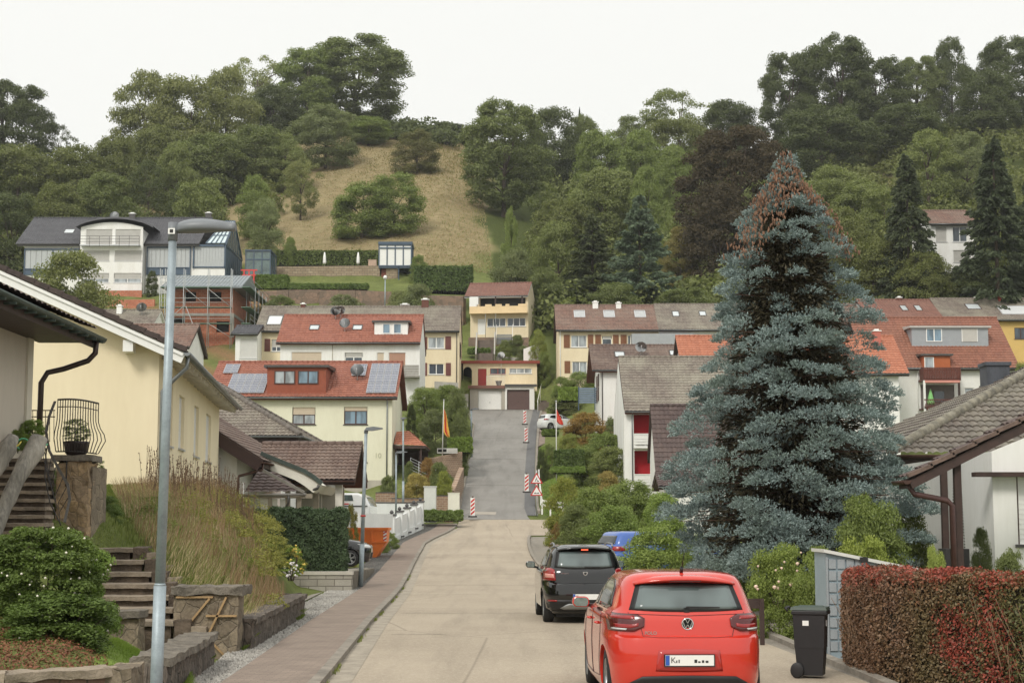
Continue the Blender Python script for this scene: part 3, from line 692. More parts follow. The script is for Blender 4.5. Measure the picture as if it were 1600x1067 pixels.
 def dormer(s, px0, py0, px1, py1, wall, wins, roofpx=None, rooft=None, tile=None, slope=.06):
  """box dormer standing on the front roof plane; pixel rectangle of its face"""
  A = s.pl.hit(px0, py1) - s.org; B = s.pl.hit(px1, py1) - s.org; Yf = A.y + s.org.y
  zt = PZ(py0, Yf) - s.org.z; x0, x1, y0, z0 = A.x, B.x, A.y - .02, A.z - .05
  dy = max(.5, (zt - z0) / max(s.sl, .1)); mb = MB()
  mb.prism([(y0, z0), (y0 + dy + .3, z0 + s.sl * dy - .2), (y0 + dy + .3, zt), (y0, zt)], 'x', x0, x1)
  o = mb.build('dormer', wall, s.root)
  r = MB(); e = .22
  r.prism([(y0 - e, zt + .0), (y0 - e, zt + .16), (y0 + dy + .5, zt + .16 + slope * dy + .12), (y0 + dy + .5, zt + slope)], 'x', x0 - e, x1 + e)
  r.build('dormer_roof', rooft or DKZINC, o)
  for (a, b, c, d, kw) in wins:
   xa, xb = PX(a, Yf) - s.org.x, PX(c, Yf) - s.org.x; za, zb_ = PZ(d, Yf) - s.org.z, PZ(b, Yf) - s.org.z
   kw = dict(kw); kw.update(single=True, dep=-.03); window(o, (xa, y0, za), (1, 0, 0), (0, 1, 0), xb - xa, zb_ - za, **kw)
  return o, (x0, x1, y0, z0, zt)
# pale lime house with solar panels left of the junction
g = House('house', 'pale lime three storey house with number 10 and solar panels on a red roof', 330, 613, 112, 10, 786, 624, 570, LIME, T_RED, roofx=(318, 621), board=REDWOOD,
 holes=[(456, 636, 492, 663, dict(frame=BROWNF, bl=.42, blind=BEIGEB, pane=CURT)), (537, 635.5, 573.5, 663, dict(frame=BROWNF, bl=.22, blind=BEIGEB, pane=GLSB)),
   (537, 694, 573.5, 722, dict(frame=BROWNF, bl=.45, blind=BEIGEB, pane=CURT)), (556, 751, 563, 759, dict(frame=BROWNF, n=1)), (455, 694, 491, 722, dict(frame=BROWNF, bl=.45, blind=BEIGEB))])
mb = MB(); mb.box(-.03, -.03, -4, g.w + .03, 10.03, g.lz(750)); mb.build('plinth', GREYR, g.root)
downpipe(g.root, g.lx(604.5), -.08, g.lz(760), g.h + .1, bend=(g.lx(604.5), -.5))
g.dormer(417, 574, 509, 616, M('rust_brown_cladding', (146, 78, 56), .8, .1, 3), [(427, 579.5, 459.5, 600, dict(frame=BROWNF, n=2, pane=CURT)), (464, 579.5, 496, 600, dict(frame=BROWNF, n=2, pane=GLSB))], slope=.02)
solar(g.root, g.pl, 549, 572, 571, 590, g.org, 1, 1); solar(g.root, g.pl, 571.5, 571, 618, 617, g.org, 4, 3)
solar(g.root, g.pl, 348, 572, 371, 586, g.org, 2, 1); solar(g.root, g.pl, 352, 587, 412, 617, g.org, 5, 2)
g.dish(559, 592, .95)
text_mesh('10', .5, M('grey_number', (176, 174, 150), .7, 0), g.root, Matrix.Translation((g.lx(590.7), -.02, g.lz(712))) @ Matrix.Rotation(R(90), 4, 'X'), name='house_number')
# porch on the road side of that house
w0 = g.w; pr = thing('porch', 'small orange tiled porch on dark posts against the lime house', 'porch', (PX(617, 114), 114, 5.6))
zt = PZ(672, 114) - 5.6; ze = PZ(697, 114) - 5.6
tile_sheet('roof', [(0.0, -1.2, ze), (2.25, -1.2, ze - .1), (.9, 1.6, zt), (0.0, 1.6, zt)], T_ORANGE, pr); tile_sheet('roof', [(2.25, -1.2, ze - .1), (2.25, 4.2, ze - .1), (.9, 3, zt), (.9, 1.6, zt)], T_ORANGE, pr)
mb = MB(); mb.box(-.0, -1.2, ze - .22, 2.25, 4.2, ze - .02); mb.build('eaves_board', DKWOOD, pr)
for (x, y) in ((1.9, -1), (.15, -1), (1.9, 3.8)): mb = MB(); mb.box(x - .07, y - .07, -3, x + .07, y + .07, ze - .2); mb.build('post', DKWOOD, pr)
mb = MB(); mb.box(0, 3.2, -3, 2.2, 3.3, ze - .2); mb.build('side_panel', DKWOOD, pr)
mb = MB()
for k in range(5):
 z = .1 + k * .0; mb.tube([(1.2 + .0, -1.2, .2 + .2 * k), (3.6, -2.2, -.95 + .2 * k)], .02, 6)
for k in range(5): t = k / 4; mb.tube([(1.2 + 2.4 * t, -1.2 - t, -.6 - 1.15 * t), (1.2 + 2.4 * t, -1.2 - t, 1.02 - 1.15 * t)], .022, 6)
mb.build('handrail', ALU, pr)
mb = MB()
for k in range(7): mb.box(1.2 + .34 * k, -2.2, -4, 1.54 + .34 * k, -.9, -.5 - .17 * k)
mb.build('steps', CONC, pr)
# red roofed white house above
h = House('house', 'white house with long red roof and white dormer above the solar roof', 438, 656, 140, 9, 640, 538, 496, WHITE, T_RED, roofx=(431, 657), board=REDWOOD,
 holes=[(453, 550, 501, 572, dict(bl=1, blind=BEIGEB)), (537, 551, 565, 578, dict(bl=.25, pane=GLS)), (587.5, 551, 599, 580, dict(bl=1, blind=BEIGEB, n=1)), (606, 551, 633, 573, dict(bl=1, blind=BROWNB))])
h.dormer(585, 504, 637, 524, PVC, [(596, 506, 608.5, 521.5, dict(n=1, pane=GLSB)), (613, 506, 626, 521.5, dict(n=1, pane=GLSB))], slope=.02)
h.sky(484, 510, 497, 516); h.sky(551.5, 510, 564.5, 516); h.dish(539.5, 516, .95); h.dish(525, 497, .9); h.dish(533, 496, .85)
mb = MB(); mb.box(h.lx(517), -.04, h.lz(640), h.lx(518.3), .0, h.hw - .05); mb.build('wall_joint', GREYR, h.root)
mb = MB(); x0, x1 = h.lx(627), h.lx(655)
for k in range(6): mb.box(x0, -1.3, h.lz(587) + k * .14, x1, -1.25, h.lz(587) + k * .14 + .11)
mb.box(x0, -1.3, h.lz(587) - .25, x1, -.01, h.lz(587) - .05); mb.box(x0, -1.3, h.lz(587) - .05, x0 + .06, 0, h.lz(575)); mb.build('balcony', M('grey_balcony_boards', (150, 146, 138), .8, .15, 4), h.root)
chimney(h.root, 448, 143, 566, 572, 14, h.org) if False else None
# cream twin house behind it
i_ = House('house', 'cream house with mossy grey roof and maroon shutters behind the red roof', 402, 717, 165, 9.5, 600, 519.5, 482, CREAM, T_GREYB, roofx=(397, 718),
 holes=[(668, 527, 693.5, 544.5, dict(pane=CURT)), (669, 568.5, 693, 585, dict(pane=GLS)), (421.5, 530, 437, 549, dict(bl=.6))])
i_.shutters([(659, 526.5, 666.5, 546), (695, 525.5, 704, 546), (657, 567, 666.5, 587), (696, 567, 704, 587), (410.5, 529.5, 419.5, 549)], SHUTR)
i_.sky(417, 495, 438, 508, pane=M('solar_collector', (206, 208, 208), .15, .04, 2), name='solar_collector')
i_.chim(470.5, .5, 475, 486, 7); i_.chim(631, .55, 476, 483, 13); i_.chim(663, .5, 468, 484, 11)
downpipe(i_.root, i_.lx(713), -.08, -.5, i_.h + .1, bend=(i_.lx(713), -.5), mat=DKZINC)
for z0, z1 in ((526, 551),):
 for yy in (3.2, 5.0): window(i_.root, (i_.w + .0, yy, i_.lz(552)), (0, 1, 0), (-1, 0, 0), .8, 1.5, frame=BROWNF, dep=-.04, n=1)
an = House('house', 'white annex with hipped grey roof and large closed blind left of the cream house', 368, 402, 162, 6, 590, 524, 512, WHITE, T_ANTH, roofx=(360, 403),
 holes=[(372, 529, 399, 560, dict(bl=1, blind=M('pale_blind', (208, 208, 204), .6, .04)))], ovs=.3, cat='annex')
# small cream house above the garages
j = House('house', 'small cream house with covered balcony above the double garage', 735, 826, 189, 8, 526, 465.5, 446, CREAM, T_ROSE, roofx=(726, 826), rz=R(-7), board=PVC,
 holes=[(750, 466.5, 822, 481.5, dict(skip=True)), (761, 498, 790.5, 511, dict(n=3)), (793, 498, 822, 511, dict(n=3)), (746, 498.5, 758, 523, dict(n=1, bl=1, blind=PVC, sill=False))])
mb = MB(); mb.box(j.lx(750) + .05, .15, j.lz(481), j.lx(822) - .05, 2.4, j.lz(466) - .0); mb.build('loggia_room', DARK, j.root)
mb = MB(); a, b = j.lx(735), j.lx(826)
mb.box(a, -1.1, j.lz(492), b, .0 - .002, j.lz(490)); mb.box(a, -1.12, j.lz(492), b, -1.0, j.lz(481))
for (u0, u1) in ((746, 750), (760, 770), (776, 786), (792, 798), (812, 826)): mb.box(j.lx(u0), -1.12, j.lz(481.5), j.lx(u1), -1.01, j.lz(478))
mb.build('balcony', M('apricot_parapet', (232, 206, 162), .9, .06, 1), j.root)
mb = MB(); mb.box(a, -1.12, j.lz(481), a + 1.05, -.01, j.lz(466)); mb.build('balcony_side_wall', PVC, j.root)
for u in (776, 818): mb = MB(); mb.box(j.lx(u) - .08, -1.08, j.lz(479), j.lx(u) + .08, -.94, j.lz(466)); mb.build('post', DKWOOD, j.root)
mb = MB()
for u in (761, 777): mb.tube([(j.lx(u), -1.4, j.lz(530)), (j.lx(u), -1.4, j.lz(493))], .03, 6)
mb.build('support_pole', ZINC, j.root)
# garages at the top of the street
K = thing('garage', 'double garage with one white and one brown door under a cream flat', 'garage', (PX(734, 169.8), 169.8, 14.05)); ko = Vector(K.location)
kx = lambda p: PX(p, 169.8) - ko.x; kz = lambda p: PZ(p, 169.8) - ko.z
mb = MB(); facade(mb, (0, 0, 0), (1, 0, 0), kx(789), kz(603), [(kx(747), .0, kx(783.5), kz(610))], .25); mb.box(0, .3, -2, kx(789), 6, kz(603)); mb.build('wall', GREYR, K)
mb = MB(); facade(mb, (kx(789), -.05, 0), (1, 0, 0), kx(835) - kx(789), kz(601), [(kx(792) - kx(789), 0, kx(827.5) - kx(789), kz(608.5))], .3); mb.box(kx(789) + .01, .25, -2, kx(835), 6, kz(601)); mb.build('wall', WHITE, K)
def garage_door(x0, x1, z1, mat, y=.2, parent=K):
 mb = MB(); mb.box(x0, y, .02, x1, y + .05, z1); n = 9
 for i in range(n): mb.box(x0 + .05, y - .012, .06 + (z1 - .1) * i / n, x1 - .05, y, .06 + (z1 - .1) * (i + .93) / n)
 mb.tube([((x0 + x1) / 2, y - .06, z1 * .38), ((x0 + x1) / 2, y, z1 * .38)], .04, 8, 1); return mb.build('garage_door', [mat, BLACKM], parent)
garage_door(kx(747) + .02, kx(783.5) - .02, kz(610) - .02, PVC); garage_door(kx(792) + .02, kx(827.5) - .02, kz(608.5) - .02, M('brown_garage_door', (96, 74, 70), .6, .08, 3))
mb = MB(); mb.box(-.2, -.35, kz(607), kx(788.5), .3, kz(602.5)); mb.build('canopy', T_ROSE, K)
mb = MB(); mb.box(kx(788.6), -.3, kz(604), kx(839), .3, kz(600.5)); mb.build('parapet', DKZINC, K)
u0, u1, yy, z0, z1 = kx(722), kx(840), 3.0, kz(603) - .3, PZ(568, 172.8) - ko.z
fx = lambda p: PX(p, 172.8) - ko.x; fz = lambda p: PZ(p, 172.8) - ko.z
mb = MB(); hs = [(fx(746.5), fz(602), fx(760), fz(576)), (fx(765.5), fz(584.5), fx(790), fz(575.5)), (fx(795.7), fz(583.5), fx(831), fz(575.5)), (fx(721), fz(601), fx(737), fz(573))]
hs = [(a - u0, b - z0, c - u0, d - z0) for a, b, c, d in hs]
facade(mb, (u0, yy, z0), (1, 0, 0), u1 - u0, z1 - z0, hs, .2); mb.quad((u0, yy, z0), (u0, yy + 5, z0), (u0, yy + 5, z1), (u0, yy, z1)); mb.quad((u1, yy, z0), (u1, yy + 5, z0), (u1, yy + 5, z1), (u1, yy, z1)); mb.build('upper_wall', CREAM, K)
for (q, kw) in zip(hs[:3], (dict(n=1, bl=1, blind=M('red_door', (160, 48, 44), .5, .08, 3), frame=M('red_door_frame', (140, 50, 46), .5, .1), sill=False), dict(frame=M('red_window_frame', (150, 60, 50), .5, .1), n=2), dict(n=3, pane=CURT))):
 window(K, (u0 + q[0], yy, z0 + q[1]), (1, 0, 0), (0, 1, 0), q[2] - q[0], q[3] - q[1], **kw)
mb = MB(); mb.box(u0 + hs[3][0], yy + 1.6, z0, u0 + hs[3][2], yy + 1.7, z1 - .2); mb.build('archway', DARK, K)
# arch spandrels over the opening
mb = MB(); ax0, ax1, az1 = u0 + max(hs[3][0], 0), u0 + hs[3][2], z0 + hs[3][3]; cxm = (ax0 + ax1) / 2; rr_ = (ax1 - ax0) / 2
for sgn in (-1, 1):
 pts = [(cxm + sgn * rr_, az1)] + [(cxm + sgn * rr_ * math.cos(t), az1 - rr_ + rr_ * math.sin(t)) for t in [k * math.pi / 2 / 6 for k in range(7)]]
 mb.prism(pts, 'y', yy - .01, yy + .25)
mb.build('arch', CREAM, K)
mb = MB(); mb.box(u0 - .4, yy - .4, z1, u1 + .3, yy + 5.5, z1 + .28); mb.build('flat_roof', M('rust_roof_edge', (138, 62, 48), .7, .1, 3), K)
mb = MB(); xa, xb = fx(760.5), fx(789); zz = kz(602)
mb.tube([(xa, .4, zz + 1.0), (xb, .4, zz + 1.0)], .03, 6)
for i in range(15): mb.tube([(xa + (xb - xa) * i / 14, .4, zz - .05), (xa + (xb - xa) * i / 14, .4, zz + 1.0)], .015, 5)
mb.build('railing', PVC, K)
dish(K, (fx(783), yy - .3, fz(556)), .8, PVC, mast=2.2)
tp = thing('flower_pot', 'dark tapered pot on the terrace above the garages', 'pot', (PX(779, 170), 170.6, PZ(602, 170)))
mb = MB(); mb.lathe([(.2, 0), (.36, .5), (.4, .52), (.36, .48), (.3, .45)], (0, 0, .0), 14); mb.build('pot', M('dark_pot', (58, 46, 42), .7, .1), tp)
# long cream terrace right of the steps
d = House('terraced_house', 'cream terraced house with brown shutters and red brown roof right of the steps', 873, 1029, 165, 10, 592, 518, 480, CREAM, T_REDBR, roofx=(868.5, 1029), cat='house',
 holes=[(893, 524, 917.5, 542.5, dict(pane=CURT)), (942, 525, 957, 542, dict(n=1, bl=.25)), (982, 524, 987, 543, dict(n=1)), (894.5, 565, 918, 584, dict(pane=CURT)), (942, 565, 957, 584, dict(n=1))])
d.shutters([(881.5, 523, 891, 543.5), (919.5, 523, 928, 543.5), (931, 523, 940, 543.5), (959, 523, 968, 543.5), (971, 523, 980.5, 543.5), (882.5, 564, 891.5, 583), (920, 564, 928.5, 583)])
for x in (898, 944.5, 993): d.sky(x, 487, x + 15.5, 496.5, frame=ALU, pane=M('grey_skylight', (170, 172, 172), .15, .1, 2))
d.chim(931.5, .45, 472, 485, 8.5, mat=PVC); d.chim(968, .45, 473.5, 479.5, 8, mat=PVC); downpipe(d.root, .15, -.08, -2, d.h + .1, mat=PVC, bend=(.15, -.5))
for (x0, x1, lab, til, wl) in ((1029, 1196, 'white terraced house with metal clad balcony partly behind the blue spruce', T_GREYB, WHITE), (1196, 1356, 'white terraced house mostly hidden behind the blue spruce', T_REDBR, WHITE)):
 e = House('terraced_house', lab, x0, x1, 165, 10, 592, 517.5, 478.5, wl, til, roofx=(x0, x1), cat='house', holes=[(x0 + 90, 524, x0 + 110, 542)])
 if x0 == 1029:
  e.sky(1052, 488, 1061, 495); e.sky(1094, 488, 1103, 494)
  mb = MB(); a, b = e.lx(987), e.lx(1084); mb.box(a, -1.5, e.lz(541), b, -1.42, e.lz(524)); mb.box(a, -1.4, e.lz(545), b, -.02, e.lz(541)); mb.box(b - .05, -1.4, e.lz(541), b, -.02, e.lz(524)); mb.box(a, -1.4, e.lz(541), a + .05, -.02, e.lz(524))
  n = 24
  for q in range(n): mb.box(a + (b - a) * q / n, -1.53, e.lz(541), a + (b - a) * q / n + .05, -1.5, e.lz(524))
  mb.build('clad_balcony', M('pale_sheet_metal', (168, 172, 174), .4, .06, 3, metal=.3), e.root)
e = House('terraced_house', 'white terraced house with rose brown roof and two small skylights', 1356, 1475, 165, 10, 592, 500, 471.5, WHITE, T_ROSE, roofx=(1356, 1475), cat='house')
e.sky(1410.5, 479, 1419, 486, frame=BROWNF); e.sky(1433, 479, 1441, 486, frame=BROWNF); e.chim(1411, .5, 465, 471, 7)
e = House('terraced_house', 'ochre terraced house with grey tiled roof and solar collector at the right edge', 1476, 1640, 165, 10, 592, 502, 469.5, OCHRE, T_GREYB, roofx=(1475, 1650), cat='house', holes=[(1591.5, 512, 1612, 529.5, dict(frame=BROWNF))])
e.sky(1513, 476.5, 1533, 484, frame=BROWNF); e.sky(1567, 480, 1610, 492, frame=ALU, pane=MATS['solar_collector'], name='solar_collector'); e.chim(1571.5, .45, 461, 471, 8, mat=M('red_chimney', (156, 74, 60), .9, .1)); e.chim(1533, .5, 465, 471, 7)
# big red brown house with long dormer
f = House('house', 'white house with large aged red roof, long grey dormer and brown balconies', 1400, 1590, 132, 11, 672, 578, 500, WHITE, T_RED2, roofx=(1352, 1594), board=DKWOOD,
 holes=[(1510, 606, 1525, 622, dict(pane=CURT, n=1)), (1441, 601, 1494, 640, dict(skip=True)), (1400.5, 607, 1410, 616, dict(n=1))])
f.dormer(1425, 512.5, 1544.5, 542, M('grey_zinc_cladding', (156, 160, 164), .5, .06, 2, metal=.2), [(1452, 513.5, 1477, 534, dict(n=2, pane=GLSB)), (1508, 513.5, 1533, 534, dict(n=1, bl=1, blind=BLIND))], rooft=M('pale_dormer_roof', (178, 176, 172), .6, .08), slope=.05)
o_, dd = f.dormer(1443, 556, 1485, 577, M('orange_cladding', (176, 98, 58), .8, .08, 2), [(1448, 558, 1463, 577, dict(n=1, pane=CURT))], slope=.05)
mb = MB(); a, b = f.lx(1438), f.lx(1496)
mb.box(a, -1.7, f.lz(597), b, -.01, f.lz(594))
for q in range(22): mb.box(a + (b - a) * q / 22, -1.75, f.lz(594), a + (b - a) * (q + .86) / 22, -1.7, f.lz(577))
for x in (a, b - .05): mb.box(x, -1.7, f.lz(594), x + .05, -.4, f.lz(577))
mb.build('balcony', REDWOOD, f.root)
mb = MB(); mb.box(a + .1, -1.72, f.lz(600.5), b - .1, -1.2, f.lz(597)); mb.build('awning', M('pink_awning', (206, 142, 130), .8, .06), f.root)
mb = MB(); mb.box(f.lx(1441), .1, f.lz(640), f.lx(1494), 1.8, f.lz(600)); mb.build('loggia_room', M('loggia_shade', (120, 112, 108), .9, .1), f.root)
mb = MB(); mb.box(f.lx(1462), .04, f.lz(628), f.lx(1478), .1, f.lz(611)); mb.build('balcony_door', GLS, f.root)
mb = MB(); a, b = f.lx(1438), f.lx(1512)
for q in range(28):
 x = a + (b - a) * q / 28; mb.bar((x, -1.73, f.lz(638)), (x + .25, -1.73, f.lz(627)), .11, .03)
mb.box(a, -1.76, f.lz(627.5), b, -1.7, f.lz(626)); mb.box(a, -1.76, f.lz(638.5), b, -1.7, f.lz(637)); mb.box(a, -1.7, f.lz(641), b, -.01, f.lz(639)); mb.build('lower_balcony', REDWOOD, f.root)
for x in (1439, 1493): mb = MB(); mb.box(f.lx(x) - .08, -1.7, -2, f.lx(x) + .08, -1.54, f.lz(597)); mb.build('post', PVC if x == 1439 else DKWOOD, f.root)
downpipe(f.root, f.lx(1436.5), -.1, 0, f.h + .1, mat=PVC, bend=(f.lx(1438), -.5))
pa = thing('parasol', 'folded bright green parasol on the lower brown balcony', 'parasol', (PX(1456.5, 131), 131, PZ(626, 131)))
mb = MB(); mb.tube([(0, 0, -.5), (0, 0, 1.0)], .025, 6); mb.build('pole', ALU, pa); mb = MB(); mb.lathe([(.32, -.3), (.3, -.1), (.16, .5), (.03, .95)], (0, 0, 0), 12); mb.build('canopy', M('green_parasol_cloth', (132, 196, 120), .8, .06), pa)
# orange roofed house behind the spruce
o = House('house', 'house with bright orange tiled roof behind the blue spruce', 1072, 1404, 124, 9, 660, 587, 529, WHITE, T_ORANGE, roofx=(1066, 1421), board=DKWOOD)
o.chim(1374, .35, 517, 535, 11, mat=M('terracotta_chimney', (186, 110, 96), .8, .1))
# white house with dark brown roof and deep verge
c = House('house', 'white house with brown tiled roof and wide dark verge behind the grey roof', 938, 1090, 135, 9.6, 665, 581, 543, WHITE, T_BROWN, roofx=(925, 1095), board=REDWOOD, holes=[(963.5, 598.5, 971, 617.5, dict(n=1, frame=BROWNF))])
c.sky(962, 551.5, 975.5, 558.5); c.sky(1048, 549.5, 1061, 556); c.dish(1001, 554, 1.0); downpipe(c.root, .15, -.08, -2, c.h + .1, bend=(.15, -.5), mat=DKZINC)
for yy, zt_ in ((2.2, 622), (4.6, 622), (2.2, 600), (4.6, 600)): window(c.root, (-.0, yy, c.lz(zt_)), (0, 1, 0), (1, 0, 0), .8, 1.1, frame=BROWNF, dep=-.04, n=1)
# grey roofed house with red loggias
b = House('house', 'white house with mossy grey roof and red loggias beside the spruce', 975, 1180, 112, 11.5, 752, 646, 562, WHITE, T_GREYB, roofx=(976, 1185), board=REDWOOD,
 holes=[(990.5, 647.5, 1024.5, 678, dict(skip=True)), (991, 704, 1024.5, 744, dict(skip=True))])
RED = M('crimson_render', (182, 38, 46), .9, .08, 1.5)
for (y0, y1) in ((646, 694), (703, 752)):
 mb = MB(); mb.box(b.lx(990.5) - .1, .9, b.lz(y1), b.lx(1025) + .1, 1.0, b.lz(y0)); mb.box(b.lx(1024.6), .14, b.lz(y1), b.lx(1024.6) + .05, .9, b.lz(y0)); mb.box(b.lx(990.4) - .05, .14, b.lz(y1), b.lx(990.4), .9, b.lz(y0)); mb.build('loggia_wall', RED, b.root)
for zt_, zb_ in ((679, 697), (742, 760)):
 mb = MB(); x0, x1 = b.lx(990), b.lx(1025)
 for q in range(4): mb.box(x0, -.42, b.lz(zb_) + .12 + q * .18, x1, -.38, b.lz(zb_) + .26 + q * .18)
 for xx in (x0, (x0 + x1) / 2, x1 - .06): mb.box(xx, -.38, b.lz(zb_) - .05, xx + .06, -.33, b.lz(zt_))
 mb.box(x0, -.46, b.lz(zt_), x1, -.34, b.lz(zt_) + .06); mb.box(x0, -.4, b.lz(zb_) - .15, x1, -.0, b.lz(zb_)); mb.build('balcony_railing', PVC, b.root)
downpipe(b.root, b.lx(988), -.08, 0, b.h + .1, mat=ZINC, bend=(b.lx(988), -.5))
n_ = House('outbuilding', 'dark brown tiled building in front of the red loggias', 1029, 1240, 100, 6, 775, 756, 638, WHITE, T_DKBROWN, roofx=(1025, 1250), cat='building', ovf=.2, ridge_f=.6)
lo = House('carport', 'low dark gabled roof at the foot of the dark brown tiles', 1040, 1120, 92, 4, 790, 764, 745, WHITE, T_DKBROWN, roofx=(1029, 1130), cat='carport', ovf=.3)
# small roofs left of the scaffold
s1 = House('house', 'white house with brown tiled roof, chimney and satellite dish near the scaffold', 120, 236, 150, 7, 560, 513, 488, WHITE, T_GREYB, roofx=(110, 238), board=PVC)
s1.chim(181, .4, 478, 492, 8, mat=PVC); s1.dish(223, 491, 1.0)
s2 = House('house', 'white house with rose brown roof peeking over the yellow house', 160, 292, 128, 7, 590, 545, 511, WHITE, T_REDBR, roofx=(150, 296), board=DKWOOD)
# white house in the wood on the right
pw = House('house', 'white house with red brown roof between dark conifers on the wooded slope', 1455, 1524, 184, 9, 428, 352, 332, WHITE, T_REDBR, roofx=(1452, 1529),
 holes=[(1499, 354.5, 1522, 378, dict(n=2, pane=GLS)), (1499, 391, 1522, 410, dict(bl=1, n=1)), (1472, 355, 1490, 378, dict(bl=1))])
Yl = 205.0
def qx(p, Y=Yl): return PX(p, Y, 400)
L = thing('villa', 'large white hillside house with arched centre bay and anthracite roof', 'house', (qx(38), Yl, PZ(458, Yl)))
lo_ = Vector(L.location); lx = lambda p, Y=Yl: qx(p, Y) - lo_.x; lz = lambda p, Y=Yl: PZ(p, Y) - lo_.z
BLS = M('silver_blind', (176, 180, 180), .5, .05, 3, metal=.1)
mb = MB(); mb.box(0, 0, -3, lx(352), 10, lz(383)); mb.build('wall', WHITE, L)
a = (lx(25.3), -.6, lz(383)); b = (lx(312), -.6, lz(383)); c = (lx(331, 211), 6, lz(342, 211)); d_ = (lx(50.6, 211), 6, lz(342, 211))
rf = tile_sheet('roof', (a, b, c, d_), T_ANTH, L, .3, .4); mb = MB(); mb.prism([(-.6, lz(383) - .25), (-.6, lz(383)), (6, lz(342, 211)), (6, lz(342, 211) - .3)], 'x', a[0] + .3, b[0] - .02); mb.build('roof_boards', DKZINC, L)
tile_sheet('rear_roof', ((b[0], 12.5, lz(383)), (a[0], 12.5, lz(383)), d_, c), T_ANTH, L, .6, .8, nu=2)
mb = MB(); mb.prism([(-.5, lz(383) - .2), (12.4, lz(383) - .2), (6, lz(342, 211) - .15)], 'x', lx(36), lx(38.5)); mb.build('gable', WHITE, L)
mb = MB(); ridge_caps(mb, (d_[0], 6, d_[2] + .1), (c[0], 6, c[2] + .1)); mb.build('ridge', T_ANTH, rf)
gutter(L, (a[0], -.7, a[2]), (lx(132), -.7, a[2]), DKZINC); gutter(L, (lx(226), -.7, a[2]), (b[0], -.7, a[2]), DKZINC)
pl_l = Plane(Vector(a) + lo_, Vector(b) + lo_, Vector(d_) + lo_)
skylight(L, pl_l, 100, 359.5, 114, 365, lo_)
# blue framed side bays with closed silver blinds
def bay(x0, x1, y0, y1, n, name='bay_window', dpt=.25, yb=430):
 mb = MB(); A, B, T, Bt = lx(x0), lx(x1), lz(y0), lz(y1)
 mb.box(A, -dpt, Bt - .1, B, -.01, Bt); mb.box(A, -dpt, T, B, -.01, T + .18); mb.box(A - .12, -dpt, lz(yb), A, -.01, T + .18); mb.box(B, -dpt, lz(yb), B + .12, -.01, T + .18)
 o = mb.build(name, BLUEF, L); m2 = MB(); k = n * 5
 for i in range(k): m2.box(A + (B - A) * i / k, -.12, Bt, A + (B - A) * (i + .93) / k, -.04 - .02 * (i % 2), T)
 m2.build('blind', BLS, o); m3 = MB(); m3.box(A, -.15, lz(yb), B, -.02, Bt - .1); m3.build('panel', BLUEF if n < 3 else GLSB, o)
 for i in range(1, n): m4 = MB(); m4.box(A + (B - A) * i / n - .05, -dpt, Bt, A + (B - A) * i / n + .05, -.12, T); m4.build('mullion', BLUEF, o)
bay(40, 126, 391, 420, 2); bay(231, 297, 388, 418, 2)
# centre bay with arched roof
x0, x1 = lx(129), lx(226); yf = -1.2
holes = [(lx(a_) - x0, lz(d2) - lz(458), lx(c_) - x0, lz(b_) - lz(458)) for (a_, b_, c_, d2) in [(132.5, 394, 175, 410), (182.5, 394, 225, 410), (132.5, 429, 175, 444), (182.5, 429, 225, 444), (137, 361, 178.5, 385), (183, 361, 222.5, 385)]]
ztop = lz(361)
mb = MB(); facade(mb, (x0, yf, 0), (1, 0, 0), x1 - x0, ztop, holes, .15)
mb.quad((x0, yf, -3), (x1, yf, -3), (x1, yf, 0), (x0, yf, 0))
for x in (x0, x1): mb.quad((x, yf, -3), (x, 3, -3), (x, 3, ztop), (x, yf, ztop))
n = 18; xm, rise = (x0 + x1) / 2, lz(348) - lz(359)
arc = [(x0 + (x1 - x0) * i / n, ztop - .02 + rise * math.sin(math.pi * (.1 + .8 * i / n)) * 1.02) for i in range(n + 1)]
mb.poly([(x0, yf, ztop)] + [(p[0], yf, p[1]) for p in arc] + [(x1, yf, ztop)]); mb.build('bay_wall', WHITE, L)
mb = MB(); X0, X1 = lx(121), lx(243); n = 24
arc = [(X0 + (X1 - X0) * i / n, lz(360.5) + (lz(346) - lz(360.5)) * (1 - (2 * i / n - 1) ** 2) ** .8) for i in range(n + 1)]
pts = [];
for (dy, dz) in ((yf - .6, 0), (yf - .6, .25), (5, .3)): pts += [(p[0], dy, p[1] + dz) for p in arc]
mb.grid(pts, n + 1, 3); mb.build('arched_roof', T_ANTH, L)
for i, hq in enumerate(holes):
 kw = dict(bl=1, blind=BLIND, n=1) if i in (0, 1, 4, 5) else dict(bl=.55, blind=BLIND, pane=CURT)
 window(L, (x0 + hq[0], yf, hq[1]), (1, 0, 0), (0, 1, 0), hq[2] - hq[0], hq[3] - hq[1], **kw)
mb = MB(); bx0, bx1, zb = lx(131), lx(223), lz(386.5)
mb.box(bx0, yf - 1.0, zb - .15, bx1, yf, zb); mb.build('balcony', ALU, L)
mb = MB()
for i in range(7): x = bx0 + (bx1 - bx0) * i / 6; mb.tube([(x, yf - .98, zb - .25), (x, yf - .98, zb + 1.1)], .03, 6)
for h_ in (.35, .7, 1.1): mb.tube([(bx0, yf - .98, zb + h_), (bx1, yf - .98, zb + h_)], .02, 6)
mb.build('railing', DKZINC, L)
downpipe(L, x0 - .25, -.75, -1, lz(384), DKZINC); downpipe(L, x1 + .3, -.75, -1, lz(384), DKZINC)
chimney(L, 197, 210, 334, 344, 9, lo_, mat=DKZINC); chimney(L, 318, 212, 333, 343, 9, lo_, mat=DKZINC); dish(L, (lx(178, 210), 4.8, lz(338, 210)), 1.2, mast=1.0)
